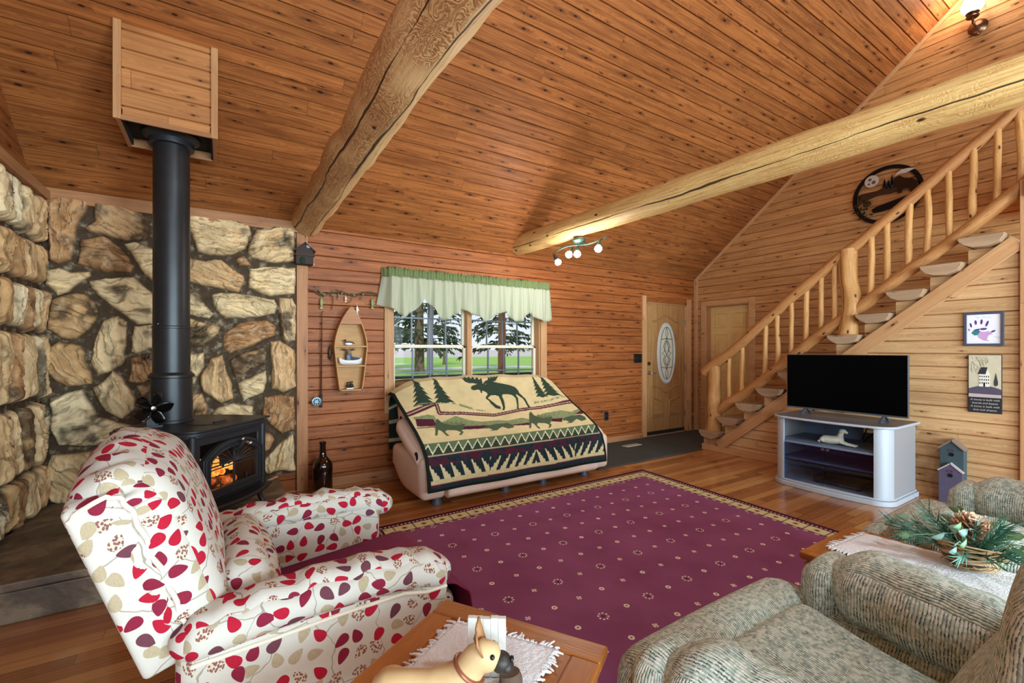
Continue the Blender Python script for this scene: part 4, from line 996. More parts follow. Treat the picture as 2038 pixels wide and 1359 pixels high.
# ------------------------------------------------------------------ things on the window wall
# boat shaped shelf
BS = thing('boat_shelf', 'upright wooden boat shaped shelf hanging left of the window', 'shelf', (1.088, 4.745, 0.95))
def hull(z):   # half width at height z (0..0.83)
    if z < 0.42: return 0.108 + 0.052 * (z / 0.42) ** 0.8
    return 0.160 * max(0.0, 1 - ((z - 0.42) / 0.43) ** 1.9)
dep = 0.11; zs = [0.83 * k / 26 for k in range(27)]
mb = MB(); pts = [(hull(z), z) for z in zs] + [(-hull(z), z) for z in zs[::-1] if hull(z) > 0.001]
mb.prism(pts, -0.008, 0.0, f_xz); mb.build('back_panel', M['shelf'], BS, False)
for sg in (-1, 1):
    mb = MB(); P = []
    for z in zs: w = max(hull(z), 0.004); P.append([Vector((sg * w, 0, z)), Vector((sg * w, -dep, z)), Vector((sg * (w - 0.010), -dep, z)), Vector((sg * max(w - 0.010, 0.001), 0, z))])
    mb.grid(P, cv=True); mb.build('hull_side', M['shelf'], BS, True, 40)
mb = MB()
mb.box(-0.112, 0.112, -dep, 0, -0.002, 0.012); mb.build('bottom_board', M['shelf'], BS, False, bevel=0.002)
for z in (0.245, 0.44):
    mb = MB(); mb.box(-hull(z) + 0.008, hull(z) - 0.008, -dep + 0.006, -0.002, z - 0.009, z + 0.006); mb.build('shelf_board', M['shelf'], BS, False, bevel=0.002)
mb = MB(); mb.prism([(-hull(0.665) - 0.006, 0.66), (hull(0.665) + 0.006, 0.66), (hull(0.72) + 0.004, 0.72), (hull(0.78) + 0.003, 0.78), (0, 0.838), (-hull(0.78) - 0.003, 0.78), (-hull(0.72) - 0.004, 0.72)], -dep - 0.008, -dep, f_xz); mb.build('bow_cap', M['trim_dark'], BS, False, bevel=0.002)
# figurines on it
def fig_bird():
    t = thing('bird_figurine', 'tiny blue and white loon figurine on the top boat shelf', 'figurine', (1.075, 4.69, 1.398))
    wm = M['white']; bm_ = plain('blue black glaze', RGB(40, 50, 66), 0.3)
    mb = MB(); mb.ball((0, 0, 0.018), (0.038, 0.016, 0.018)); mb.build('body', wm, t)
    mb = MB(); mb.ball((0.004, 0, 0.028), (0.036, 0.014, 0.013)); mb.tube([(0.03, 0, 0.03), (0.058, 0, 0.022)], [0.01, 0.002], 8); mb.build('wings', bm_, t)
    mb = MB(); mb.tube([(-0.026, 0, 0.022), (-0.032, 0, 0.045)], [0.009, 0.007], 8); mb.ball((-0.034, 0, 0.050), 0.011, 10, 8); mb.tube([(-0.042, 0, 0.05), (-0.062, 0, 0.046)], [0.004, 0.001], 6); mb.build('head', bm_, t)
fig_bird()
t = thing('moose_figurine', 'brown moose figurine paddling a white birch canoe on the middle boat shelf', 'figurine', (1.092, 4.69, 1.2035))
mb = MB(); P = []
for i in range(17):
    u_ = -1 + 2 * i / 16; w = 0.024 * (1 - abs(u_) ** 2.2) + 0.002; lift = 0.032 * abs(u_) ** 3.5
    P.append([Vector((u_ * 0.112, w, 0.048 + lift)), Vector((u_ * 0.112, w * 0.9, 0.022 + lift * 0.8)), Vector((u_ * 0.106, 0, 0.004 + lift * 0.6)), Vector((u_ * 0.112, -w * 0.9, 0.022 + lift * 0.8)), Vector((u_ * 0.112, -w, 0.048 + lift))])
mb.grid(P); mb.build('canoe', M['white'], t, True, solid=0.004)
mb = MB(); mb.rbox((-0.02, 0, 0.075), (0.030, 0.020, 0.045), 0.018, seg=8); mb.tube([(0.0, 0, 0.07), (0.05, 0, 0.06), (0.085, 0, 0.058)], [0.018, 0.016, 0.012], 8); mb.build('body', plain('blue overalls glaze', RGB(70, 84, 104), 0.4), t)
mb = MB(); mb.ball((-0.02, -0.004, 0.132), (0.024, 0.024, 0.026)); mb.ball((-0.024, -0.026, 0.120), (0.016, 0.020, 0.016)); mb.build('head', plain('tan moose', RGB(150, 118, 84), 0.6), t)
mb = MB(); dant = plain('dark antler', RGB(88, 60, 48), 0.6)
for sg in (-1, 1):
    mb.tube([(-0.02 + sg * 0.014, 0, 0.145), (-0.02 + sg * 0.04, 0, 0.155), (-0.02 + sg * 0.055, 0, 0.15)], [0.006, 0.010, 0.006], 8)
    for k in range(3): mb.tube([(-0.02 + sg * (0.035 + k * 0.009), 0, 0.153), (-0.02 + sg * (0.042 + k * 0.012), -0.004, 0.168 - k * 0.006)], [0.006, 0.003], 6)
    mb.build('antler', dant, t); mb = MB()
t = thing('bear_figurine', 'pair of small black bears on a white base on the lowest boat shelf', 'figurine', (1.083, 4.69, 0.963))
mb = MB(); mb.box(-0.034, 0.034, -0.02, 0.02, 0, 0.012); mb.build('base', M['white'], t, False, bevel=0.003)
for sx, hh in ((-0.014, 0.052), (0.018, 0.06)):
    mb = MB(); mb.ball((sx, 0, 0.012 + hh * 0.35), (0.018, 0.016, hh * 0.38)); mb.ball((sx, -0.004, 0.012 + hh * 0.82), 0.013, 10, 8)
    for s2 in (-1, 1): mb.ball((sx + s2 * 0.010, 0, 0.012 + hh), 0.005, 8, 6); mb.tube([(sx + s2 * 0.012, -0.006, 0.03), (sx + s2 * 0.02, -0.016, 0.022)], [0.006, 0.005], 6)
    b_ = mb.build('bear', plain('black bear', RGB(34, 32, 30), 0.6), t)
    mb = MB(); mb.ball((sx, -0.016, 0.010 + hh * 0.8), (0.006, 0.006, 0.005), 8, 6); mb.build('muzzle', plain('tan muzzle', RGB(200, 180, 140), 0.6), b_)
# fishing rod
FR = thing('fishing_rod', 'old dark fly fishing rod with a metal reel hung upright on the wall', 'fishing rod', (0.822, 4.725, 0.822))
mb = MB(); mb.tube([(0, 0, 0.0), (0.002, 0, 0.30), (0.008, 0, 0.9)], [0.009, 0.007, 0.004], 8)
for z in (0.14, 0.30, 0.46, 0.62, 0.78): mb.tube([(0.001 + z * 0.006, 0, z), (0.001 + z * 0.006, 0, z + 0.02)], 0.0085, 8)
mb.build('pole', plain('dark varnished cane', RGB(84, 44, 26), 0.35), FR)
mb = MB(); mb.tube([(0, 0, -0.03), (0.0, 0, 0.10)], [0.012, 0.013], 10); mb.build('grip', plain('dark cork grip', RGB(60, 36, 26), 0.7), FR)
mb = MB(); mb.tube([(0.006, 0, 0.90), (0.014, -0.004, 0.905), (0.018, -0.004, 0.915)], 0.003, 6); mb.build('tip_hook', M['wire'], FR)
Rr = Matrix.Translation((-0.044, -0.012, 0.03)) @ Matrix.Rotation(PI / 2, 4, 'X')
mb = MB(); mb.lathe([(0.0, -0.016), (0.044, -0.016), (0.044, 0.010), (0.034, 0.012), (0.034, 0.006), (0, 0.006)], 28, Rr); rl = mb.build('reel', plain('grey blue reel', RGB(112, 128, 134), 0.35, 0.7), FR, True, 30)
mb = MB()
for k in range(8): mb.lathe([(0, 0.0065), (0.0075, 0.0065), (0.0075, 0.0085), (0, 0.0085)], 10, Rr @ Matrix.Translation((0.024 * math.cos(k * PI / 4), 0.024 * math.sin(k * PI / 4), 0)))
mb.build('reel_hole', M['dark_hole'], rl, False)
mb = MB(); mb.box(-0.02, 0.004, -0.012, 0.002, -0.005, 0.065); mb.build('reel_seat', M['wire'], FR, False)
# small dark lure on the wall
t = thing('hanging_lure', 'small dark wooden fishing lure on the wall between rod and boat shelf', 'lure', (0.905, 4.735, 1.33))
mb = MB(); mb.tube([(0, 0, -0.07), (0.0, 0, -0.05), (0, 0, 0.03), (0, 0, 0.06)], [0.006, 0.016, 0.015, 0.005], 10); mb.build('lure_body', plain('dark lure', RGB(62, 40, 26), 0.4), t)
mb = MB(); mb.tube([(0, 0, -0.06), (0.006, -0.008, -0.085), (0.014, -0.006, -0.075)], 0.002, 6); mb.build('hook', M['wire'], t); mb = MB(); mb.tube([(0, 0, 0.055), (0, 0.006, 0.08)], 0.002, 6); mb.build('hanging_wire', M['wire'], t)
# twig garland
GL = thing('twig_garland', 'vine twig garland with little fish ornaments above the boat shelf', 'garland', (0, 0, 0))
gp = [(0.70, 1.945), (0.76, 1.925), (0.83, 1.890), (0.90, 1.915), (1.0, 1.935), (1.07, 1.905), (1.15, 1.90), (1.22, 1.935), (1.30, 1.945), (1.37, 1.93)]
mb = MB()
for s_ in range(3): mb.tube([(a + random.uniform(-0.008, 0.008), 4.728 + random.uniform(-0.01, 0.006), b + random.uniform(-0.01, 0.01)) for a, b in gp], 0.005, 6)
mb.tube([(1.12, 4.73, 1.90), (1.10, 4.728, 1.84), (1.06, 4.73, 1.82)], 0.003, 6); mb.tube([(0.93, 4.73, 1.91), (0.935, 4.728, 1.84), (0.925, 4.73, 1.78), (0.92, 4.73, 1.75)], 0.004, 6)
mb.build('vine', plain('brown vine', RGB(92, 66, 44), 0.8), GL)
lm = plain('grey green leaf', RGB(112, 124, 84), 0.7)
def leafquad(mb, c, L, w, d):
    c = Vector(c); d = Vector(d).normalized(); n = d.cross(Vector((0, 1, 0.2))).normalized(); P = []
    for i in range(5):
        t = i / 4; ww = w * math.sin(PI * min(0.98, 0.1 + 0.85 * t)); q = c + d * (L * t) + Vector((0, -0.012 * math.sin(PI * t), 0)); P.append([q - n * ww, q + Vector((0, -0.003, 0)), q + n * ww])
    mb.grid(P)
for k in range(14):
    mb = MB(); i = random.randrange(len(gp) - 1); a, b = gp[i]; leafquad(mb, (a + random.uniform(0, 0.06), 4.725, b), random.uniform(0.025, 0.045), 0.010, (random.uniform(-1, 1), -0.3, random.uniform(-1, 0.6))); mb.build('leaf', lm, GL, True, solid=0.0015)
for (a, z, L, cm) in ((0.825, 1.862, 0.085, RGB(150, 154, 96)), (1.318, 1.885, 0.085, RGB(128, 150, 92)), (1.165, 1.80, 0.07, RGB(232, 226, 214)), (1.052, 1.895, 0.05, RGB(224, 220, 206)), (0.985, 1.92, 0.05, RGB(120, 120, 96))):
    mb = MB(); mb.ball((a, 4.722, z - L / 2), (L * 0.17, 0.008, L / 2)); mb.prism([(a, z - L * 0.9), (a + L * 0.22, z - L * 1.25), (a - L * 0.22, z - L * 1.25)], 4.720, 4.724, f_xz); mb.prism([(a + L * 0.12, z - L * 0.4), (a + L * 0.32, z - L * 0.6), (a + L * 0.14, z - L * 0.62)], 4.720, 4.724, f_xz)
    mb.tube([(a, 4.722, z - 0.005), (a, 4.728, z + 0.035)], 0.0012, 5); mb.build('fish_ornament', plain('fish paint', cm, 0.5), GL)
# little house on the upright board
HS = thing('little_house', 'little dark wooden house ornament high on the board beside the stone', 'ornament', (0.66, 4.728, 2.16))
mb = MB(); mb.prism([(-0.075, 0), (0.075, 0), (0.075, 0.13), (0.0, 0.19), (-0.075, 0.13)], -0.12, 0.0, f_xz); mb.build('walls', plain('dark brown house wall', RGB(52, 32, 24), 0.7), HS, False, bevel=0.003)
mb = MB(); mb.beam((-0.092, -0.065, 0.118), (0.004, -0.065, 0.199), 0.010, 0.15, (0, 1, 0)); mb.beam((0.092, -0.065, 0.118), (-0.004, -0.065, 0.199), 0.010, 0.15, (0, 1, 0)); mb.build('roof', plain('dark red roof', RGB(70, 34, 30), 0.7), HS, False)
mb = MB(); mb.box(-0.085, 0.085, -0.135, 0.0, 0.075, 0.085); mb.build('porch_roof', plain('brown porch', RGB(72, 42, 34), 0.7), HS, False)
for (a, b, c, d, col) in ((0.0755, 0.078, 0.02, 0.06, 0), (0.0755, 0.078, 0.02, 0.06, 1)):
    pass
hm = plain('grey stone face', RGB(150, 132, 118), 0.8)
mb = MB(); mb.box(0.075, 0.079, -0.115, -0.005, 0.005, 0.07); mb.build('stone_front', hm, HS, False)
for yy in (-0.09, -0.055, -0.02):
    mb = MB(); mb.box(0.078, 0.082, yy - 0.010, yy + 0.010, 0.025, 0.055); mb.build('window_light', M['white'] if yy != -0.055 else M['dark_hole'], HS, False)
mb = MB(); mb.box(0.078, 0.084, -0.10, -0.06, -0.002, 0.018); mb.build('signboard', M['white'], HS, False)
mb = MB(); mb.ball((0.03, -0.125, 0.165), (0.022, 0.012, 0.018)); mb.build('snow_patch', plain('pale grey snow', RGB(170, 168, 172), 0.8), HS)
mb = MB(); mb.ball((-0.02, -0.12, 0.03), (0.025, 0.012, 0.035), fn=lambda p: p); mb.build('shrub', plain('dark green shrub', RGB(30, 48, 28), 0.9), HS)
# giant bottle
BT = thing('giant_bottle', 'tall dark brown glass bottle on the floor beside the hearth', 'bottle', (0.80, 4.52, 0.0))
mb = MB(); mb.lathe([(0.0, 0.004), (0.075, 0.0), (0.086, 0.012), (0.088, 0.26), (0.082, 0.30), (0.055, 0.335), (0.034, 0.36), (0.029, 0.40), (0.025, 0.485), (0.0, 0.487)], 36); mb.build('glass_body', M['bottle'], BT, True, 60)
mb = MB(); mb.lathe([(0.024, 0.47), (0.030, 0.472), (0.030, 0.494), (0.024, 0.498), (0.0, 0.495)], 24); mb.build('lip', M['bottle'], BT, True, 40)
# valance
VL = thing('window_valance', 'cream scalloped valance with a green gathered header over the window', 'valance', (0, 0, 0))
def val_y(t):   # wrap of the rod back to the wall at both ends
    e = min(t, 1 - t); return 4.735 - 0.10 * min(1.0, e / 0.035)
def vx(t): return 1.415 + 2.21 * t
mb = MB(); P = []
NU = 420
for i in range(NU + 1):
    t = i / NU; row = []
    rf = math.sin(t * 420) * 0.008 + math.sin(t * 151 + 1) * 0.006
    for j, (z, k) in enumerate(((2.215 + 0.01 * math.sin(t * 333), 0.6), (2.195, 1.5), (2.175, 0.5), (2.150, 1.0), (2.12, 0.4))):
        row.append(Vector((vx(t) , val_y(t) + rf * k, z)))
    P.append(row)
mb.grid(P); mb.build('header', M['valance_green'], VL, True, solid=0.002)
mb = MB(); P = []; rsv = np.random.RandomState(2); ph = rsv.uniform(0, 6, 6)
scal = [(0.0, 0.30), (0.055, 0.36), (0.10, 0.43), (0.155, 0.34), (0.19, 0.22), (0.24, 0.29), (0.30, 0.44), (0.375, 0.36), (0.41, 0.31), (0.47, 0.36), (0.55, 0.44), (0.61, 0.35), (0.66, 0.31), (0.72, 0.42), (0.77, 0.42), (0.82, 0.31), (0.88, 0.37), (0.93, 0.42), (0.965, 0.40), (1.0, 0.37)]
for i in range(NU + 1):
    t = i / NU; row = []; drop = float(np.interp(t, [a for a, b in scal], [b for a, b in scal]))
    f1 = math.sin(t * 95 + 1.2 * math.sin(t * 17)) ; f2 = math.sin(t * 231 + ph[0]); f3 = math.sin(t * 41 + ph[1])
    flare = -0.055 * max(0, 1 - t / 0.06) + 0.02 * max(0, 1 - (1 - t) / 0.05)
    for j in range(15):
        q = j / 14; z = 2.125 - drop * q
        amp = 0.014 * (1 - q) + 0.030 * q
        row.append(Vector((vx(t) + flare * q + 0.012 * f3 * q, val_y(t) - 0.004 + amp * (f1 * (0.5 + 0.5 * q) + f2 * 0.45 * (1 - q * 0.6)), z)))
    P.append(row)
mb.grid(P); mb.build('skirt', M['valance'], VL, True, 180, solid=0.0015)
mb = MB(); mb.tube([(1.52, 4.75, 2.165), (1.53, 4.672, 2.165), (3.51, 4.672, 2.165), (3.52, 4.75, 2.165)], 0.007, 8); mb.build('rod', M['white'], VL)
# switch, outlet, floor vent, entry carpet
t = thing('light_switch', 'dark bronze three gang switch plate left of the entry door', 'switch', (5.335, 4.757, 1.225))
mb = MB(); mb.box(-0.085, 0.085, -0.010, 0, -0.068, 0.068); mb.build('plate', plain('dark bronze plate', RGB(44, 30, 24), 0.4, 0.5), t, False, bevel=0.004)
for k in (-1, 0, 1): mb = MB(); mb.box(k * 0.05 - 0.014, k * 0.05 + 0.014, -0.018, -0.008, -0.03, 0.03); mb.build('rocker', M['black'], t, False, bevel=0.003)
t = thing('wall_outlet', 'dark outlet plate low on the wall right of the loveseat', 'outlet', (4.68, 4.757, 0.40))
mb = MB(); mb.box(-0.04, 0.04, -0.008, 0, -0.065, 0.065); mb.build('plate', M['dark_hole'], t, False, bevel=0.003)
for z in (-0.028, 0.028): mb = MB(); mb.box(-0.016, 0.016, -0.011, -0.006, z - 0.016, z + 0.016); mb.build('socket', M['black'], t, False)
mb = MB(); mb.box(3.58, 5.50, 3.765, 4.74, 0.0, 0.012); mb.box(5.50, 6.74, 3.86, 4.74, 0.0, 0.012)
tag(mb.build('entry_carpet', M['carpet'], None, False, bevel=0.003), 'charcoal carpet mat covering the floor before the entry door', 'carpet')
t = thing('floor_vent', 'small beige floor register set in the dark entry carpet', 'vent', (4.85, 4.43, 0.0125))
mb = MB(); mb.box(-0.15, 0.15, -0.05, 0.05, 0, 0.006); mb.build('vent_plate', plain('beige metal', RGB(204, 196, 178), 0.5), t, False)
for k in range(10): mb = MB(); xx = -0.13 + k * 0.0285; mb.box(xx, xx + 0.012, -0.038, 0.038, 0.0055, 0.0068); mb.build('louver', plain('vent slot', RGB(150, 142, 126), 0.6), t, False)
# ------------------------------------------------------------------ track light on the second beam
TL = thing('track_light', 'four bulb spotlight bar under the pale log beam', 'track light', (3.175, 3.63, 2.512), rad(0))
mb = MB(); mb.lathe([(0.0, 0.02), (0.065, 0.015), (0.07, -0.01), (0.05, -0.032), (0.0, -0.038)], 24); mb.build('canopy', M['green_metal'], TL, True, 40)
mb = MB(); mb.tube([(0.0, 0.40 - 0.8 * k / 24, -0.05 + 0.022 * math.sin(k / 24 * 2 * PI)) for k in range(25)], 0.009, 8); mb.tube([(0, 0, -0.03), (0, 0, -0.055)], 0.014, 8); mb.build('bar', M['green_metal'], TL)
BULBS = []
for k, (dy, dx, dz) in enumerate(((0.44, 0.03, -0.125), (0.10, -0.06, -0.13), (0.02, -0.02, -0.10), (-0.31, -0.03, -0.12))):
    y0 = dy; tip = Vector((dx, dy - 0.02, dz)); top = Vector((0, y0, -0.058)); d = (tip - top).normalized()
    mb = MB(); mb.tube([top, top + d * 0.02], 0.006, 8); mb.tube([top + d * 0.015, top + d * 0.045, top + d * 0.05, top + d * 0.085], [0.016, 0.018, 0.022, 0.024], 12); hd = mb.build('lamp_head', M['black_iron'] if k == 0 else M['green_metal'], TL, True, 40)
    c = top + d * 0.118; mb = MB(); mb.tube([top + d * 0.07, top + d * 0.09, top + d * 0.105, top + d * 0.125, top + d * 0.142, top + d * 0.150], [0.018, 0.022, 0.034, 0.038, 0.030, 0.012], 16); b_ = mb.build('bulb', M['bulb'], hd); b_.visible_shadow = True
    BULBS.append(Vector((3.175, 3.63, 2.512)) + top + d * 0.25)
# ------------------------------------------------------------------ log staircase
def settle(T, loc):
    loc = Vector(loc); T.location = loc
    for ch in T.children: ch.location = ch.location - loc
def limb(p0, p1, r0, r1, seg=14, n=14, wob=0.10, ends=True):
    """peeled log as a lumpy tube; returns an MB"""
    p0 = Vector(p0); p1 = Vector(p1); sd = random.random() * 90; x = (p1 - p0); L = x.length; x = x.normalized(); y = x.orthogonal().normalized(); z = x.cross(y)
    V = []; F = []; U = []
    for i in range(seg + 1):
        t = i / seg
        r = r0 + (r1 - r0) * t; c = p0 + x * (L * t) + (y * (fbm(np.array(t * L * 2.2 + sd), np.array(1.0), 2, 2) - 0.37) + z * (fbm(np.array(t * L * 2.2 + sd), np.array(7.0), 3, 2) - 0.37)) * r * 0.9
        for k in range(n):
            a = 2 * PI * k / n; w = 1 + wob * 3 * (float(fbm(np.array(t * L * 5 + sd), np.array(math.cos(a) + sd + 2 * math.sin(a)), 5, 3)) - 0.45)
            V.append(c + (y * math.cos(a) + z * math.sin(a)) * r * w)
    cc = 2 * PI * r0 / n
    for i in range(seg):
        for k in range(n):
            k2 = (k + 1) % n; F.append((i * n + k, i * n + k2, (i + 1) * n + k2, (i + 1) * n + k))
            a0 = L * i / seg + sd; a1 = L * (i + 1) / seg + sd; U.append([(a0, k * cc), (a0, (k + 1) * cc), (a1, (k + 1) * cc), (a1, k * cc)])
    F.append(tuple(range(n))[::-1]); U.append([(0, 0)] * n); F.append(tuple(seg * n + k for k in range(n))); U.append([(0, 0)] * n)
    return MB().add(V, F, U)
ST_ = thing('log_staircase', 'rustic log staircase with peeled rails rising along the gable wall', 'staircase')
for k in range(11):
    y1 = 3.79 - 0.256 * k; z = 0.274 + 0.206 * k; e = random.uniform(-0.012, 0.012)
    prof = [(y1, z), (y1 - 0.005, z - 0.03), (y1 - 0.04, z - 0.075 + e), (y1 - 0.10, z - 0.098), (y1 - 0.19, z - 0.102 + e), (y1 - 0.26, z - 0.07), (y1 - 0.285, z - 0.03), (y1 - 0.29, z)]
    mb = MB(); mb.prism(prof, 5.445 + e, 6.745, f_yz); mb.build('tread', M['tread_end'], ST_, True, 30, bevel=0.006)
pts = [(3.70, 0.0)]
for k in range(10):
    yk = 3.79 - 0.256 * k; z = 0.274 + 0.206 * k - 0.098
    pts += [(yk - 0.03, z), (yk - 0.27, z)]
pts = [(3.80, 0.03), (3.80, 0.17)] + pts[2:] + [(1.2, 2.03)] 
low = [(0.92, 2.16), (3.62, 0.02)]
poly = [(3.80, 0.03), (3.80, 0.172)]
for k in range(11):
    yk = 3.79 - 0.256 * k; z = 0.274 + 0.206 * k - 0.098
    poly += [(yk - 0.06, z), (yk - 0.285, z)]
poly += [(0.90, 2.26), (0.90, 2.14), (3.60, -0.0)]
mb = MB()
# sawtooth carriage as vertical slices so that the outline stays exact
def saw_top(y):
    k = math.floor((3.79 - 0.045 - y) / 0.256); k = max(0, min(10, k)); return 0.274 + 0.206 * k - 0.098
ys = sorted({3.80, 0.90} | {3.79 - 0.045 - 0.256 * k for k in range(0, 12) if 3.79 - 0.045 - 0.256 * k > 0.9}, reverse=True)
for a, b in zip(ys, ys[1:]):
    zt = saw_top((a + b) / 2); lo = lambda y: max(0.0, (3.60 - y) * 0.807 + 0.02)
    mb.prism([(b, lo(b)), (a, lo(a)), (a, max(zt, lo(a) + 0.001)), (b, max(zt, lo(b) + 0.001))], 5.58, 5.65, f_yz)
mb.build('stringer', M['pine_stair'], ST_, False)
mb = MB(); mb.beam((5.545, 3.56, 0.085), (5.545, 0.88, 2.25), 0.03, 0.13, (0, 0, 1)); mb.build('skirt_board', M['trim'], ST_, False, bevel=0.004)
rail = lambda y: 1.086 + (3.766 - y) * 0.798
lrail = lambda y: 0.559 + (3.559 - y) * 0.799
limb((5.6, 3.80, rail(3.80) - 0.02), (5.6, 0.25, rail(0.25)), 0.062, 0.05, 70, 18, 0.14).build('hand_rail', M['rail_log'], ST_, True, 55)
limb((5.6, 3.60, lrail(3.60)), (5.6, 2.11, lrail(2.11)), 0.060, 0.057, 36, 16, 0.14).build('lower_rail', M['rail_log'], ST_, True, 55)
limb((5.6, 2.08, lrail(2.08)), (5.6, 0.30, lrail(0.30)), 0.058, 0.054, 36, 16, 0.12).build('lower_rail', M['rail_log'], ST_, True, 55)
limb((5.585, 3.655, 0.27), (5.60, 3.655, 1.14), 0.096, 0.078, 20, 18, 0.16).build('newel_post', M['newel'], ST_, True, 55)
limb((5.59, 2.085, 1.512), (5.60, 2.09, 2.42), 0.088, 0.080, 20, 18, 0.14).build('newel_post', M['newel'], ST_, True, 55)
for y in (3.442, 3.275, 3.13, 2.983, 2.835, 2.676, 2.514, 2.366, 2.229, 1.905, 1.768, 1.61, 1.462, 1.312, 1.161, 1.01, 0.87, 0.72):
    if y in (3.13,): continue
    limb((5.6, y, lrail(y)), (5.6, y + random.uniform(-0.01, 0.01), rail(y)), random.uniform(0.026, 0.032), random.uniform(0.025, 0.03), 12, 10, 0.16).build('baluster', M['baluster'], ST_, True, 60)
settle(ST_, (5.9, 3.7, 0.0))
# ------------------------------------------------------------------ sconce on the gable wall
SC = thing('wall_sconce', 'bronze wall lamp with a round lit glass shade high on the gable wall', 'wall lamp', (6.757, 1.36, 4.78))
Rx = Matrix.Rotation(-PI / 2, 4, 'Y')
mb = MB(); mb.lathe([(0.0, 0.0), (0.075, 0.0), (0.078, 0.008), (0.065, 0.022), (0.035, 0.034), (0.012, 0.040), (0.0, 0.045)], 28, Rx); mb.build('backplate', M['bronze'], SC, True, 50)
mb = MB(); mb.tube([(-0.03, 0, 0.0), (-0.09, 0, -0.03), (-0.14, 0.01, 0.0), (-0.145, 0.012, 0.05)], 0.011, 10); mb.build('arm', M['bronze'], SC)
mb = MB(); mb.ball((-0.02, 0.0, -0.075), 0.022); mb.tube([(-0.01, 0, -0.05), (-0.02, 0, -0.075)], 0.008, 8); mb.build('finial', M['bronze'], SC)
mb = MB(); mb.lathe([(0.0, 0.05), (0.050, 0.052), (0.054, 0.060), (0.028, 0.072), (0.026, 0.085), (0.052, 0.090), (0.056, 0.098), (0.0, 0.100)], 24, Matrix.Translation((-0.145, 0.012, 0))); mb.build('cup', M['bronze'], SC, True, 40)
mb = MB(); mb.lathe([(0.03, 0.098), (0.06, 0.11), (0.088, 0.15), (0.092, 0.19), (0.070, 0.24), (0.040, 0.27), (0.045, 0.31), (0.05, 0.33)], 28, Matrix.Translation((-0.145, 0.012, 0)), caps=False); gl = mb.build('glass_globe', M['globe'], SC, True, 180)
# ------------------------------------------------------------------ round metal wildlife medallion
MD = thing('wall_medallion', 'round dark metal wildlife cutout with a silver moon hanging on the gable wall', 'wall art', (6.735, 2.135, 3.22))
R0 = 0.345
fm = lambda a, b, c: Vector((-c, -a * R0, b * R0))
dk = plain('dark patinated metal', RGB(34, 36, 42), 0.3, 0.85); br = plain('burnt metal', RGB(74, 54, 40), 0.3, 0.6); sv = plain('polished silver metal', RGB(206, 202, 194), 0.25, 0.3); bl = plain('blue steel', RGB(60, 84, 98), 0.25, 0.9)
mb = MB(); n = 64; mb.prism([(math.cos(2 * PI * k / n), math.sin(2 * PI * k / n)) for k in range(n)], 0.0, 0.014, fm, inner=[(0.87 * math.cos(2 * PI * k / n), 0.87 * math.sin(2 * PI * k / n)) for k in range(n)]); mb.build('ring', dk, MD, True, 40, bevel=0.002)
mb = MB(); mb.prism(ellipse(-0.42, 0.58, 0.21, 0.21, 28), 0.012, 0.02, fm); mn_ = mb.build('moon', sv, MD, False)
mb = MB()
for (a, b, r) in ((-0.47, 0.65, 0.05), (-0.36, 0.53, 0.06), (-0.5, 0.5, 0.035)): mb.prism(ellipse(a, b, r, r, 14), 0.019, 0.0215, fm)
mb.build('crater', plain('grey crater', RGB(120, 118, 112), 0.4, 0.8), mn_, False)
mb = MB(); mb.prism([(-0.9, 0.1), (-0.72, 0.22), (-0.3, 0.2), (0.0, 0.28), (0.12, 0.2), (0.3, 0.3), (0.62, 0.22), (0.9, 0.2), (0.9, 0.06), (0.4, 0.08), (0.1, 0.0), (-0.2, 0.05), (-0.6, -0.06), (-0.9, -0.1)], 0.008, 0.014, fm); mb.build('ridge', br, MD, False)
mb = MB()
for (a, h) in ((-0.05, 0.34), (0.06, 0.28), (0.16, 0.42), (0.28, 0.30)):
    for q in range(4): w = 0.09 - q * 0.018; zb = 0.2 + q * h * 0.22; mb.prism([(a - w, zb), (a + w, zb), (a, zb + h * 0.45)], 0.014, 0.018, fm)
mb.build('pine_trees', bl, MD, False)
mb = MB(); mb.prism([(0.30, 0.66), (0.42, 0.74), (0.62, 0.72), (0.80, 0.66), (0.66, 0.62), (0.52, 0.58), (0.38, 0.6), (0.22, 0.56)], 0.010, 0.016, fm); mb.build('eagle', sv, MD, False)
mb = MB(); mb.prism([(0.22, 0.5), (0.36, 0.55), (0.5, 0.42), (0.7, 0.36), (0.85, 0.2), (0.8, -0.05), (0.66, -0.1), (0.6, 0.06), (0.46, 0.08), (0.42, -0.06), (0.32, -0.06), (0.3, 0.14), (0.2, 0.3)], 0.014, 0.020, fm); mb.build('bear', plain('dark bronze bear', RGB(58, 44, 36), 0.3, 0.8), MD, False)
mb = MB(); mb.prism([(-0.42, -0.42), (-0.3, -0.36), (0.1, -0.28), (0.5, -0.2), (0.9, -0.1), (0.9, -0.3), (0.3, -0.5), (-0.1, -0.56), (-0.38, -0.56)], 0.010, 0.018, fm); mb.build('fallen_log', dk, MD, False)
mb = MB(); mb.prism([(0.2, -0.6), (0.6, -0.45), (0.84, -0.42), (0.7, -0.66), (0.4, -0.86), (0.1, -0.92)], 0.008, 0.014, fm); mb.build('shore', dk, MD, False)
mb = MB()
rsm = np.random.RandomState(3)
for k in range(34):
    a = rsm.uniform(-0.95, -0.35); b = rsm.uniform(-0.75, 0.02)
    if a * a + b * b > 0.88 or a + 0.5 > -b * 0.6 - 0.1: 
        if a * a + b * b > 0.88: continue
    t = rsm.uniform(0, 6.28); L = 0.14
    mb.prism([(a, b), (a + L * math.cos(t + 0.25), b + L * math.sin(t + 0.25)), (a + L * 1.4 * math.cos(t), b + L * 1.4 * math.sin(t)), (a + L * math.cos(t - 0.25), b + L * math.sin(t - 0.25))], 0.012 + 0.0006 * k, 0.014 + 0.0006 * k, fm)
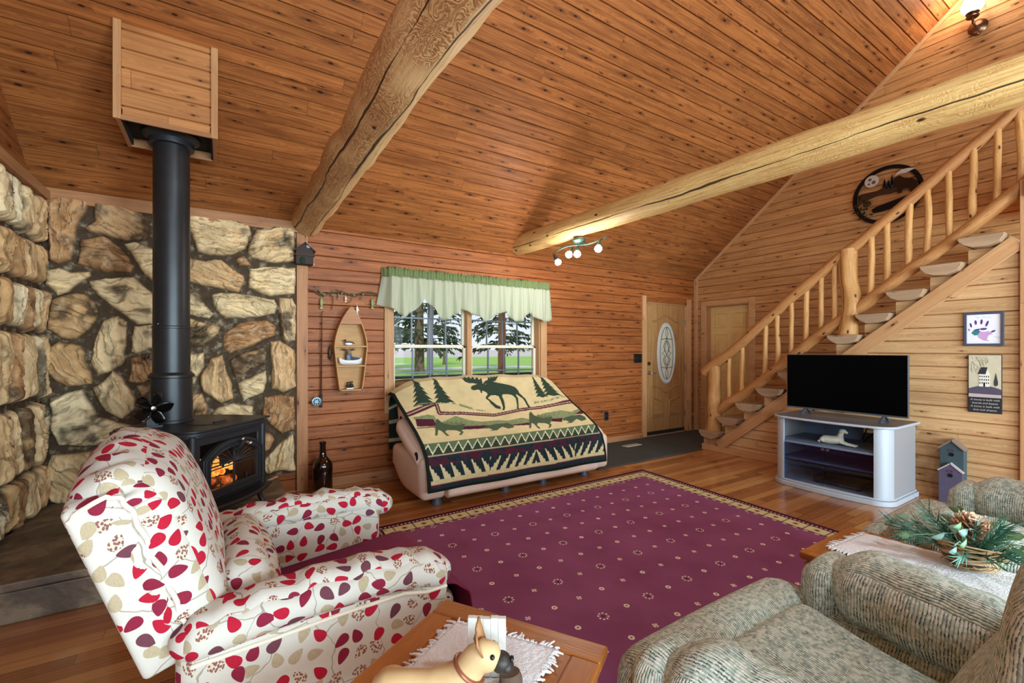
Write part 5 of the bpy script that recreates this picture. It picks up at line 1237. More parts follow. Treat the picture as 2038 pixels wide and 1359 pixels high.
mb.build('foliage', plain('dark olive metal', RGB(64, 64, 44), 0.28, 0.8), MD, False)
# ------------------------------------------------------------------ pictures on the stair wall
fs = lambda a, b, c: Vector((-c, -a, b))           # local frame: a to the right, b up, c out
HP = thing('handprint_picture', 'framed white sheet with a purple and teal handprint on the stair wall', 'picture', (5.556, 1.083, 1.535))
mb = MB(); mb.prism([(-0.123, -0.147), (0.123, -0.147), (0.123, 0.147), (-0.123, 0.147)], 0, 0.018, fs, inner=[(-0.104, -0.126), (0.104, -0.126), (0.104, 0.126), (-0.104, 0.126)]); mb.build('frame', M['frame_dark'], HP, False, bevel=0.002)
mb = MB(); mb.prism([(-0.106, -0.128), (0.106, -0.128), (0.106, 0.128), (-0.106, 0.128)], 0.002, 0.008, fs); pp = mb.build('paper', M['paper'], HP, False)
pur = plain('purple paint', RGB(92, 44, 130), 0.6); pk = plain('lilac paint', RGB(204, 160, 208), 0.6); tl = plain('teal paint', RGB(40, 130, 128), 0.6)
mb = MB(); mb.prism([(-0.045, -0.03), (-0.03, -0.075), (0.0, -0.10), (0.035, -0.105), (0.02, -0.09), (0.03, -0.055), (0.055, -0.045), (0.035, -0.02), (-0.0, -0.025), (-0.02, -0.02)], 0.008, 0.0088, fs); mb.build('palm_print', pk, pp, False)
mb = MB(); mb.prism([(-0.075, -0.035), (-0.06, -0.01), (-0.035, 0.0), (-0.02, -0.02), (-0.035, -0.05), (-0.055, -0.055)], 0.0082, 0.0092, fs); mb.prism(ellipse(-0.09, -0.005, 0.004, 0.010, 10), 0.008, 0.009, fs); mb.build('palm_edge_print', tl, pp, False)
mb = MB()
for (a, b, rx, ry, tt) in ((-0.078, 0.035, 0.006, 0.020, 0.2), (-0.048, 0.058, 0.007, 0.020, 0.08), (-0.012, 0.062, 0.007, 0.022, -0.08), (0.022, 0.045, 0.007, 0.026, -0.3), (0.058, -0.022, 0.007, 0.016, -1.0), (0.0, -0.0, 0.022, 0.009, 0.1), (-0.04, -0.005, 0.02, 0.006, 0.3)):
    mb.prism([(a + x * math.cos(tt) - y * math.sin(tt), b + x * math.sin(tt) + y * math.cos(tt)) for x, y in ellipse(0, 0, rx, ry, 14)], 0.0084, 0.0094, fs)
mb.build('finger_print', pur, pp, False)
mb = MB()
for (a, b) in ((-0.05, 0.100), (-0.01, 0.105), (0.02, 0.098), (0.06, -0.07), (0.075, -0.08), (0.085, -0.068)):
    mb.tube([fs(a + 0.005 * k, b + 0.003 * math.sin(k * 2.5), 0.0085) for k in range(6)], 0.0008, 4)
mb.build('scribble', plain('grey pencil', RGB(130, 140, 140), 0.8), pp, False)
SG = thing('house_sign', 'painted house picture above a black verse panel below the handprint', 'sign', (5.556, 1.075, 1.062))
hw, hh = 0.103, 0.252
mb = MB(); mb.prism([(-hw, -hh), (hw, -hh), (hw, hh), (-hw, hh)], 0, 0.014, fs); mb.build('board', plain('black board', RGB(34, 32, 38), 0.7), SG, False, bevel=0.002)
mb = MB(); mb.prism([(-hw + 0.004, -0.06), (hw - 0.004, -0.06), (hw - 0.004, hh - 0.005), (-hw + 0.004, hh - 0.005)], 0.014, 0.015, fs); skp = mb.build('painted_sky', plain('cream paint', RGB(206, 194, 166), 0.7, 0, 0.12, 30), SG, False)
mb = MB(); mb.prism([(-hw + 0.004, -0.115), (hw - 0.004, -0.115)] + [(hw - 0.004 - (2 * hw - 0.008) * k / 12, -0.045 + 0.028 * math.sin(PI * k / 12)) for k in range(13)], 0.015, 0.016, fs); mb.build('painted_hill', plain('dusk purple paint', RGB(84, 74, 92), 0.7, 0, 0.2, 60), SG, False)
mb = MB(); mb.prism([(-hw + 0.004, -0.118), (hw - 0.004, -0.118), (hw - 0.004, -0.092), (-hw + 0.004, -0.088)], 0.016, 0.0165, fs); mb.build('painted_road', plain('pale pink paint', RGB(196, 176, 170), 0.7), SG, False)
mb = MB(); mb.prism([(-0.035, -0.025), (0.03, -0.025), (0.03, 0.085), (0.008, 0.135), (-0.035, 0.085)], 0.016, 0.0175, fs); hs_ = mb.build('painted_house', plain('white paint', RGB(236, 230, 214), 0.7), SG, False)
mb = MB(); mb.prism([(-0.042, 0.082), (0.006, 0.082), (0.018, 0.142), (-0.02, 0.142)], 0.0175, 0.0185, fs); mb.build('painted_roof', plain('black roof paint', RGB(40, 40, 48), 0.7), hs_, False)
mb = MB()
for r in range(3):
    for c in range(5):
        a = -0.028 + c * 0.013; b = 0.062 - r * 0.028
        if r == 2 and c == 2: mb.prism([(a - 0.005, -0.025), (a + 0.005, -0.025), (a + 0.005, 0.012), (a - 0.005, 0.012)], 0.0175, 0.0182, fs); continue
        mb.prism([(a - 0.0028, b - 0.007), (a + 0.0028, b - 0.007), (a + 0.0028, b + 0.007), (a - 0.0028, b + 0.007)], 0.0175, 0.0182, fs)
mb.build('painted_window', M['black'], hs_, False)
mb = MB(); mb.prism([(0.066, -0.02), (0.08, -0.005), (0.08, 0.02), (0.068, 0.095), (0.056, 0.02), (0.056, -0.005)], 0.0162, 0.0172, fs); mb.build('painted_tree', plain('dark tree paint', RGB(52, 58, 62), 0.7), SG, False)
mb = MB(); rsw = np.random.RandomState(8)
for k in range(26):
    a = rsw.uniform(-0.09, 0.02); b = rsw.uniform(0.12, 0.235); L = rsw.uniform(0.01, 0.03); t = rsw.uniform(-1, 1)
    mb.tube([fs(a + L * q * math.cos(t + q), b - L * q * abs(math.sin(t + q)) - L * q, 0.0155) for q in np.linspace(0, 1, 5)], 0.0009, 4)
mb.build('painted_willow', plain('olive twig paint', RGB(110, 106, 78), 0.8), SG, False)
def lettering(body, size, parent, loc, m, align='CENTER', name='lettering', rot=None):
    cu = bpy.data.curves.new(name, 'FONT'); cu.body = body; cu.size = size; cu.align_x = align; cu.align_y = 'CENTER'; cu.extrude = 0.0004; cu.space_line = 1.05
    o = bpy.data.objects.new(name, cu); COL.objects.link(o); o.parent = parent; cu.materials.append(m)
    cu.shear = 0.25; o.parent = None; bpy.context.view_layer.update()
    me = bpy.data.meshes.new_from_object(o.evaluated_get(bpy.context.evaluated_depsgraph_get())); bpy.data.objects.remove(o); bpy.data.curves.remove(cu)
    o = bpy.data.objects.new(name, me); COL.objects.link(o); o.parent = parent
    o.matrix_local = Matrix.Translation(loc) @ (rot if rot is not None else Matrix(((0, 0, -1), (-1, 0, 0), (0, 1, 0))).to_4x4())
    return o
for k, s_ in enumerate(("A house is built with", "boards and beams", "A home is built with", "love and dreams")):
    lettering(s_, 0.0215, SG, (-0.0158, 0.0, -0.140 - 0.029 * k), plain('chalk white lettering', RGB(206, 200, 190), 0.8))
# two storey birdhouse on the floor
BH = thing('birdhouse_pair', 'tall blue green birdhouse with a smaller purple one before it', 'birdhouse', (5.553, 1.265, 0.0))
mb = MB(); mb.prism([(-0.078, 0), (0.078, 0), (0.078, 0.475), (0, 0.545), (-0.078, 0.475)], 0.001, 0.10, fs); mb.build('tall_house', plain('blue green distressed paint', RGB(56, 74, 80), 0.75, 0, 0.2, 25), BH, False, bevel=0.002)
mb = MB(); mb.beam(fs(-0.088, 0.470, 0.055), fs(0.002, 0.553, 0.055), 0.010, 0.118, (1, 0, 0)); mb.beam(fs(0.088, 0.470, 0.055), fs(-0.002, 0.553, 0.055), 0.010, 0.118, (1, 0, 0)); mb.build('tall_roof', plain('grey wood roof', RGB(132, 110, 98), 0.8), BH, False)
mb = MB(); mb.prism([(-0.078, 0), (0.078, 0), (0.078, 0.28), (0, 0.345), (-0.078, 0.28)], 0.101, 0.135, fs); mb.build('short_house', plain('dusty purple paint', RGB(82, 74, 98), 0.75, 0, 0.2, 25), BH, False, bevel=0.002)
mb = MB(); mb.beam(fs(-0.084, 0.277, 0.120), fs(0.002, 0.352, 0.120), 0.010, 0.042, (1, 0, 0)); mb.beam(fs(0.084, 0.277, 0.120), fs(-0.002, 0.352, 0.120), 0.010, 0.042, (1, 0, 0)); mb.build('short_roof', plain('pale roof edge', RGB(186, 170, 166), 0.8), BH, False)
for (b, c) in ((0.425, 0.1), (0.245, 0.135)):
    mb = MB(); mb.prism(ellipse(0, b, 0.017, 0.017, 18), c, c + 0.004, fs); mb.build('entrance_hole', M['black'], BH, False)
    mb = MB(); mb.tube([fs(0.017 * math.cos(t), b + 0.036 + 0.010 * math.sin(t), c + 0.003) for t in np.linspace(0, 2 * PI, 12)], 0.003, 5); mb.build('swirl', plain('plum paint', RGB(112, 44, 96), 0.6), BH)
# ------------------------------------------------------------------ TV stand with what stands in and on it
TS = thing('tv_stand', 'silver TV stand with rounded corners and smoked glass doors', 'TV stand', (5.1, 1.985, 0.0))
yc = 1.985
def plan(xf, xb, hw_, r, bow=0.03, n=12):
    p = [(xb, yc + hw_)]
    for k in range(n + 1):
        a = PI / 2 + PI / 2 * k / n; p.append((xf + r + r * math.cos(a), yc + hw_ - r + r * math.sin(a)))
    for k in range(1, 10):
        t = k / 10; yy = yc + (hw_ - r) * (1 - 2 * t); p.append((xf - bow * (1 - (1 - 2 * t) ** 2), yy))
    for k in range(n + 1):
        a = PI + PI / 2 * k / n; p.append((xf + r + r * math.cos(a), yc - hw_ + r + r * math.sin(a)))
    p.append((xb, yc - hw_)); return p
mb = MB(); mb.prism(plan(4.755, 5.43, 0.505, 0.16), 0.0, 0.045, f_xy); mb.prism(plan(4.775, 5.43, 0.49, 0.15), 0.045, 0.062, f_xy); mb.build('plinth', M['silver'], TS, True, 40, bevel=0.006)
mb = MB(); mb.prism(plan(4.765, 5.43, 0.50, 0.155, 0.03), 0.668, 0.69, f_xy); mb.build('top', M['stand_top'], TS, True, 40, bevel=0.004)
mb = MB(); mb.tube([(a, b, 0.679) for a, b in plan(4.762, 5.43, 0.503, 0.157, 0.03)], 0.0115, 8); mb.build('top_edge', M['silver'], TS, True)
for sg in (-1, 1):
    pts = []
    for k in range(13):
        a = PI / 2 * k / 12; pts.append((4.91 - 0.125 * math.cos(a), yc + sg * (0.375 + 0.105 * math.sin(a))))
    for k in range(12, -1, -1):
        a = PI / 2 * k / 12; pts.append((4.91 - 0.105 * math.cos(a), yc + sg * (0.375 + 0.085 * math.sin(a))))
    mb = MB(); mb.prism(pts, 0.062, 0.668, f_xy); mb.build('corner_column', M['silver'], TS, True, 40)
    mb = MB(); y_ = yc + sg * 0.47; mb.box(4.91, 5.425, y_ - 0.009, y_ + 0.009, 0.062, 0.668); mb.build('side_panel', M['silver_side'], TS, False)
mb = MB(); mb.box(5.405, 5.42, yc - 0.46, yc + 0.46, 0.062, 0.45); mb.box(5.405, 5.42, yc - 0.08, yc + 0.46, 0.45, 0.668); mb.box(5.405, 5.42, yc - 0.46, yc - 0.36, 0.45, 0.668); mb.box(5.405, 5.42, yc - 0.36, yc - 0.08, 0.45, 0.53); mb.build('back_panel', M['stand_in'], TS, False)
mb = MB(); mb.box(4.795, 4.92, yc - 0.372, yc + 0.372, 0.428, 0.448); mb.box(4.92, 5.405, yc - 0.46, yc + 0.46, 0.428, 0.448); mb.build('shelf', M['stand_in'], TS, False, bevel=0.002)
mb = MB(); mb.box(4.90, 5.405, yc - 0.46, yc + 0.46, 0.245, 0.260); mb.build('shelf', M['stand_in'], TS, False, bevel=0.002)
for sg in (-1, 1):
    y0 = yc + sg * 0.004; y1 = yc + sg * 0.372; a, b = min(y0, y1), max(y0, y1)
    mb = MB(); mb.box(4.786, 4.791, a, b, 0.066, 0.425); dg = mb.build('glass_door', M['smoked'], TS, False)
    mb = MB(); mb.box(4.780, 4.797, yc + sg * 0.02 - 0.014, yc + sg * 0.02 + 0.014, 0.405, 0.424); mb.build('door_clip', M['steel'], dg, False)
settle(TS, (5.1, 1.985, 0.0))
TV = thing('flat_tv', 'large flat black TV standing on the silver stand', 'TV', (5.10, 1.968, 0.692))
mb = MB(); mb.box(-0.012, 0.018, -0.508, 0.508, 0.055, 0.615); mb.box(0.018, 0.05, -0.40, 0.40, 0.09, 0.40); mb.build('housing', plain('grey tv housing', RGB(92, 96, 102), 0.35, 0.5), TV, False, bevel=0.003)
mb = MB(); mb.box(-0.0145, -0.0115, -0.502, 0.502, 0.070, 0.610); mb.build('screen', M['screen'], TV, False)
for yy in (-0.33, 0.33):
    mb = MB(); mb.beam((0.005, yy, 0.06), (-0.10, yy, 0.006), 0.02, 0.012); mb.beam((0.005, yy, 0.06), (0.11, yy, 0.006), 0.02, 0.012); mb.box(-0.115, -0.07, yy - 0.016, yy + 0.016, 0.0, 0.010); mb.box(0.08, 0.12, yy - 0.012, yy + 0.012, 0.0, 0.010); mb.build('foot', M['frame_dark'], TV, False)
mb = MB(); mb.box(-0.016, -0.010, -0.022, 0.022, 0.048, 0.060); mb.build('sensor_badge', M['steel'], TV, False)
# white lying dog figure
DG = thing('white_dog_figure', 'white figure of a lying dog on the upper shelf of the TV stand', 'figurine', (4.93, 1.965, 0.4550))
mb = MB()
mb.rbox((0, 0.03, 0.036), (0.034, 0.085, 0.034), 0.03, (0.004, 0, 0.006), 10, fn=lambda p, q: Vector((p.x, p.y, p.z + 0.012 * max(0, -q[1]))))
mb.ball((0.0, 0.09, 0.030), (0.042, 0.038, 0.030), 14, 10); mb.ball((0, -0.04, 0.052), (0.030, 0.036, 0.045), 14, 10)
mb.tube([(0, -0.045, 0.075), (0, -0.052, 0.11), (0, -0.058, 0.125)], [0.026, 0.021, 0.022], 12)
mb.ball((0, -0.066, 0.132), (0.020, 0.030, 0.021), 14, 10); mb.tube([(0, -0.08, 0.128), (0, -0.106, 0.120)], [0.015, 0.010], 10)
for sx in (-0.016, 0.016): mb.tube([(sx, -0.05, 0.03), (sx, -0.10, 0.015), (sx * 1.2, -0.16, 0.010), (sx * 1.2, -0.178, 0.008)], [0.016, 0.012, 0.009, 0.010], 10)
mb.tube([(0.0, 0.12, 0.02), (-0.03, 0.13, 0.012), (-0.05, 0.11, 0.010)], [0.010, 0.008, 0.005], 8)
dbody = mb.build('body', plain('weathered white plaster', RGB(212, 208, 190), 0.75, 0, 0.15, 40), DG, True, 80)
for sx in (-1, 1): mb = MB(); mb.ball((sx * 0.020, -0.056, 0.128), (0.006, 0.012, 0.020), 10, 8); mb.build('ear', plain('weathered plaster ear', RGB(186, 180, 160), 0.8, 0, 0.15, 40), DG)
# disc player
DP = thing('disc_player', 'black disc player on the bottom shelf behind the glass doors', 'disc player', (4.99, 1.94, 0.0635))
mb = MB(); mb.box(-0.11, 0.16, -0.20, 0.19, 0.008, 0.062); mb.build('case', M['black'], DP, False, bevel=0.003)
mb = MB(); mb.box(-0.113, -0.109, -0.195, 0.185, 0.012, 0.034); fp = mb.build('front_panel', plain('grey black panel', RGB(44, 44, 48), 0.3), DP, False)
for k in range(6): mb = MB(); yy = -0.16 + k * 0.022; mb.box(-0.116, -0.112, yy, yy + 0.012, 0.018, 0.024); mb.build('button', M['steel'], fp, False)
mb = MB(); mb.box(-0.1145, -0.109, -0.02, 0.16, 0.040, 0.052); mb.build('disc_tray', plain('tray', RGB(30, 30, 34), 0.25), DP, False)
for sx in (-0.09, 0.13):
    for sy in (-0.17, 0.16): mb = MB(); mb.lathe([(0.0, 0), (0.014, 0), (0.014, 0.009), (0, 0.009)], 12, Matrix.Translation((sx, sy, 0))); mb.build('foot', M['black'], DP)
mb = MB(); mb.tube([(5.46, 1.84, 0.60), (5.36, 1.86, 0.57), (5.28, 1.86, 0.49), (5.26, 1.85, 0.457), (5.30, 1.83, 0.50), (5.40, 1.78, 0.57), (5.46, 1.72, 0.56)], 0.006, 8)
tag(mb.build('power_cable', M['wire'], None), 'black cable looping behind the white dog figure', 'cable')
# ------------------------------------------------------------------ rug
mb = MB(); w_, l_ = RUG[1], RUG[3]; c00, c10, c11, c01 = Vector((0.80, 0.25, 0)), Vector((3.77, 0.29, 0)), Vector((3.988, 3.484, 0)), Vector((0.94, 3.44, 0))
NG = 24; P = []; U = []
for i in range(NG + 1):
    row = []; ur = []
    for j in range(NG + 1):
        a, b = i / NG, j / NG; p = (c00 * (1 - a) + c10 * a) * (1 - b) + (c01 * (1 - a) + c11 * a) * b; row.append(Vector((p.x, p.y, 0.010))); ur.append((a * w_, b * l_))
    P.append(row); U.append(ur)
mb.grid(P, U)
ring = [P[i][0] for i in range(NG + 1)] + [P[NG][j] for j in range(1, NG + 1)] + [P[i][NG] for i in range(NG - 1, -1, -1)] + [P[0][j] for j in range(NG - 1, 0, -1)]
n = len(ring); mb.add([(p.x, p.y, 0.010) for p in ring] + [(p.x, p.y, 0.0005) for p in ring], [(k, n + k, n + (k + 1) % n, (k + 1) % n) for k in range(n)], [[(0, 0)] * 4] * n)
tag(mb.build('area_rug', M['rug'], None, True, 40), 'big maroon rug with small cream flowers and a floral border', 'rug')
# ------------------------------------------------------------------ leaf patterned recliner
RC = thing('patterned_recliner', 'cream recliner printed with red and taupe leaves before the stove', 'recliner', (0.305, 1.93, 0.0), rad(1))
LF = M['leaf']
def wr(p, a, f, s):   # little cloth wrinkles
    return a * (float(fbm(np.array(p.y * f + s), np.array(p.z * f + p.x * f * 0.7), 7, 3)) - 0.45)
for sg in (-1, 1):
    mb = MB(); mb.rbox((-0.02, sg * 0.392, 0.325), (0.395, 0.074, 0.27), 0.045, (0, 0.012, 0), 14); ar = mb.build('arm_panel', LF, RC, True, 80)
    def fa(p, q, sg=sg):
        z = p.z + 0.028 * math.sin(PI * (q[0] * 0.5 + 0.45)) - 0.03 * max(0, q[0] - 0.55) ** 1
        rp = 0.010 * math.sin(p.x * 62 + 1.5 * math.sin(p.x * 21)) * max(0, q[2] + 0.2) * (1 - abs(q[0]) ** 4) * (1 if q[1] * sg > -0.2 else 0.3)
        return Vector((p.x, p.y + q[1] * rp * 0.4, z + rp))
    mb = MB(); mb.rbox((-0.02 if sg < 0 else 0.015, sg * 0.406, 0.575), (0.392 if sg < 0 else 0.42, 0.080, 0.058), 0.054, (0.02, 0.010, 0.010), 24, fa); mb.build('arm_pad', LF, RC, True, 80)
    mb = MB(); pts = [(-0.38, 0.525), (-0.2, 0.53), (0.0, 0.535), (0.2, 0.538), (0.28, 0.53), (0.355, 0.52)]
    mb.tube([Vector((a, sg * (0.472 if a < 0.42 else 0.45), b + 0.006 * math.sin(a * 37 + 1)))  for a, b in pts], 0.006, 8); mb.build('piping', M['piping'], ar)
mb = MB(); mb.rbox((-0.02, 0, 0.19), (0.38, 0.33, 0.13), 0.04, seg=8); mb.build('base', LF, RC, True, 80)
mb = MB(); mb.rbox((0.12, 0, 0.300), (0.36, 0.312, 0.070), 0.06, (0.03, 0, 0.012), 14, lambda p, q: Vector((p.x, p.y, p.z + 0.09 * p.x))); mb.build('seat_cushion', LF, RC, True, 80)
mb = MB(); mb.rbox((0.44, 0, 0.205), (0.045, 0.310, 0.155), 0.04, (0.02, 0, 0), 10); mb.build('footrest', LF, RC, True, 80)
TH = rad(19)
def lean(p, c=(-0.425, 0, 0.50)):   # tilt the back around its foot
    x, z = p.x, p.z; return Vector((c[0] + x * math.cos(TH) - z * math.sin(TH), p.y, c[2] + x * math.sin(TH) + z * math.cos(TH)))
def shell(p, q):
    p = p + Vector((0, 0, 0.250)); k = max(0, q[2])
    p.z += 0.05 * k * (1 - q[1] ** 2)
    return lean(p)
mb = MB(); mb.rbox((0, 0, 0), (0.062, 0.408, 0.250), 0.018, (0.0, 0.006, 0.0), 20, shell); bk = mb.build('back_shell', LF, RC, True, 80)
def pillow(p, q):
    r_ = 1.5 * math.exp(-((q[0] - 0.12) / 0.34) ** 2)     # gathers near the seam with the shell
    g1 = math.sin(p.z * 95 + 2.2 * math.sin(p.z * 31)) if abs(q[1]) > 0.8 else math.sin(p.y * 85 + 2 * math.sin(p.y * 27))
    d = 0.010 * g1 * r_ + wr(p, 0.022, 9, 3)
    o = Vector((0, q[1] * abs(q[1]) ** 3, max(0, q[2]) ** 3))
    p = p + o * (d + 0.004) + Vector((0.047, 0, 0.258)); p.z += 0.052 * max(0, q[2]) * (1 - q[1] ** 2); p.x += 0.012 * (1 - q[2] ** 2) - 0.015 * max(0, q[2]) ** 2
    return lean(p)
mb = MB(); mb.rbox((0, 0, 0), (0.108, 0.397, 0.270), 0.092, (0.02, 0.012, 0.012), 36, pillow); mb.build('back_pillow', LF, RC, True, 180)
def lumbar(p, q):
    p = p + Vector((0, 0, wr(p, 0.02, 12, 8)))
    return p
mb = MB(); mb.rbox((-0.240, 0, 0.545), (0.095, 0.300, 0.125), 0.088, (0.02, 0.0, 0.02), 16, lumbar); mb.build('lumbar_pillow', LF, RC, True, 180)
for sy in (-1, 1):
    pp = [(-0.048, 0.474), (-0.02, 0.492), (0.03, 0.502), (0.058, 0.485), (0.068, 0.43), (0.066, 0.33), (0.070, 0.22), (0.066, 0.12), (0.068, 0.02)]
    pf = [Vector((float(np.interp(t, range(9), [p[0] for p in pp])) + 0.003 * math.sin(t * 7), sy * (0.412 + 0.002 * math.sin(t * 5)), float(np.interp(t, range(9), [p[1] for p in pp])))) for t in np.linspace(0, 8, 40)]
    mb = MB(); mb.tube([lean(p) for p in pf], 0.0065, 8); mb.build('back_piping', M['piping'], bk)
# maroon seat cover lying over the seat
SCV = thing('seat_cover', 'maroon cloth spread over the seat of the leaf patterned recliner', 'seat cover', (0.292, 1.93, 0.0), rad(1))
path = [(-0.115, 0.392), (0.0, 0.402), (0.15, 0.414), (0.30, 0.430), (0.40, 0.438), (0.485, 0.430), (0.535, 0.392), (0.542, 0.32), (0.538, 0.22), (0.540, 0.10), (0.545, 0.03)]
P = []; tt = np.linspace(0, len(path) - 1, 60)
for t in tt:
    a = float(np.interp(t, range(len(path)), [p[0] for p in path])); b = float(np.interp(t, range(len(path)), [p[1] for p in path])); row = []
    for j in range(41):
        q = -1 + j / 20; y = 0.285 * q if t < 4 else (0.285 + 0.05 * min(1, (t - 4) / 2.0)) * q
        fold = 0.014 * math.sin(q * 9 + t * 0.6) * max(0, t - 5) / 6 + 0.006 * (float(fbm(np.array(a * 9), np.array(y * 9), 3, 3)) - 0.45)
        row.append(Vector((a + (fold if t > 5.5 else 0), y, b + (0.010 * (1 - q * q)) * (1 if t < 6 else 0) + (fold if t <= 5.5 else 0))))
    P.append(row)
mb = MB(); mb.grid(P); mb.build('cover_cloth', M['maroon'], SCV, True, 180, solid=0.005)
# ------------------------------------------------------------------ loveseat
SF = thing('tan_loveseat', 'tan leather reclining loveseat below the window under a lodge blanket', 'loveseat')
TN = M['tan_leather']
side = [(3.66, 0.075), (3.62, 0.11), (3.60, 0.30), (3.64, 0.42), (4.45, 0.46), (4.60, 0.62), (4.56, 0.45), (4.40, 0.25), (4.15, 0.12), (3.95, 0.075)]
mb = MB(); mb.prism([(3.60, 0.065), (3.545, 0.10), (3.55, 0.28), (3.62, 0.36), (4.38, 0.40), (4.36, 0.22), (4.12, 0.09)], 1.64, 3.38, f_yz); mb.build('seat_base', TN, SF, True, 40, bevel=0.02)
def backf(p, q):
    p = Vector((p.x, p.y + 0.36 * p.z, p.z)); e = abs(p.x) / 0.94
    p.z -= 0.10 * max(0, e - 0.78) / 0.22 * (1 if p.z > 0 else 0); return p
mb = MB(); mb.rbox((2.48, 4.395, 0.69), (0.97, 0.14, 0.265), 0.11, (0, 0.03, 0.015), 18, backf); mb.build('backrest', TN, SF, True, 80)
for k, xc in enumerate((2.06, 2.87)):
    mb = MB(); mb.rbox((xc, 3.88, 0.385), (0.40, 0.28, 0.07), 0.065, (0, 0.02, 0.01), 12); mb.build('seat_cushion', TN, SF, True, 80)
def sidefn(p, q):
    if q[1] > 0: p = Vector((p.x, p.y, p.z + (0.30 if q[2] < 0 else 0.0) * q[1] ** 2 * (-q[2])))
    return p
for sg, xc in ((-1, 1.535), (1, 3.475)):
    mb = MB(); mb.rbox((xc, 4.01, 0.25), (0.115, 0.40, 0.185), 0.05, (0.02, 0.02, 0), 14, sidefn); ar = mb.build('arm_body', TN, SF, True, 80)
    mb = MB(); mb.rbox((xc - 0.0, 3.97, 0.505), (0.130, 0.32, 0.085), 0.080, (0.01, 0.03, 0.012), 14, lambda p, q: Vector((p.x, p.y, p.z + 0.40 * p.y))); mb.build('arm_pad', TN, SF, True, 80)
mb = MB(); mb.tube([(1.409, 3.71, 0.44), (1.413, 3.71, 0.44)], 0.03, 16); mb.lathe([(0.028, 0), (0.036, 0.0), (0.036, 0.006), (0.028, 0.006)], 20, Matrix.Translation((1.407, 3.71, 0.44)) @ Matrix.Rotation(PI / 2, 4, 'Y')); mb.build('recline_handle', M['dark_hole'], SF)
for xs_ in (2.05, 2.46, 2.87):
    mb = MB(); mb.tube([(xs_, 3.585, 0.10), (xs_, 3.585, 0.33)], 0.004, 6); mb.build('seam', plain('dark seam', RGB(120, 92, 80), 0.7), SF)
for xs_, ys_ in ((1.60, 3.72), (3.32, 3.72), (1.66, 4.30), (3.30, 4.30), (2.30, 3.70), (2.75, 3.70)):
    mb = MB(); mb.lathe([(0.0, 0), (0.05, 0), (0.045, 0.02), (0.03, 0.09), (0.0, 0.09)], 16, Matrix.Translation((xs_, ys_, 0))); mb.build('foot', M['frame_dark'], SF)
settle(SF, (2.47, 4.0, 0.0))
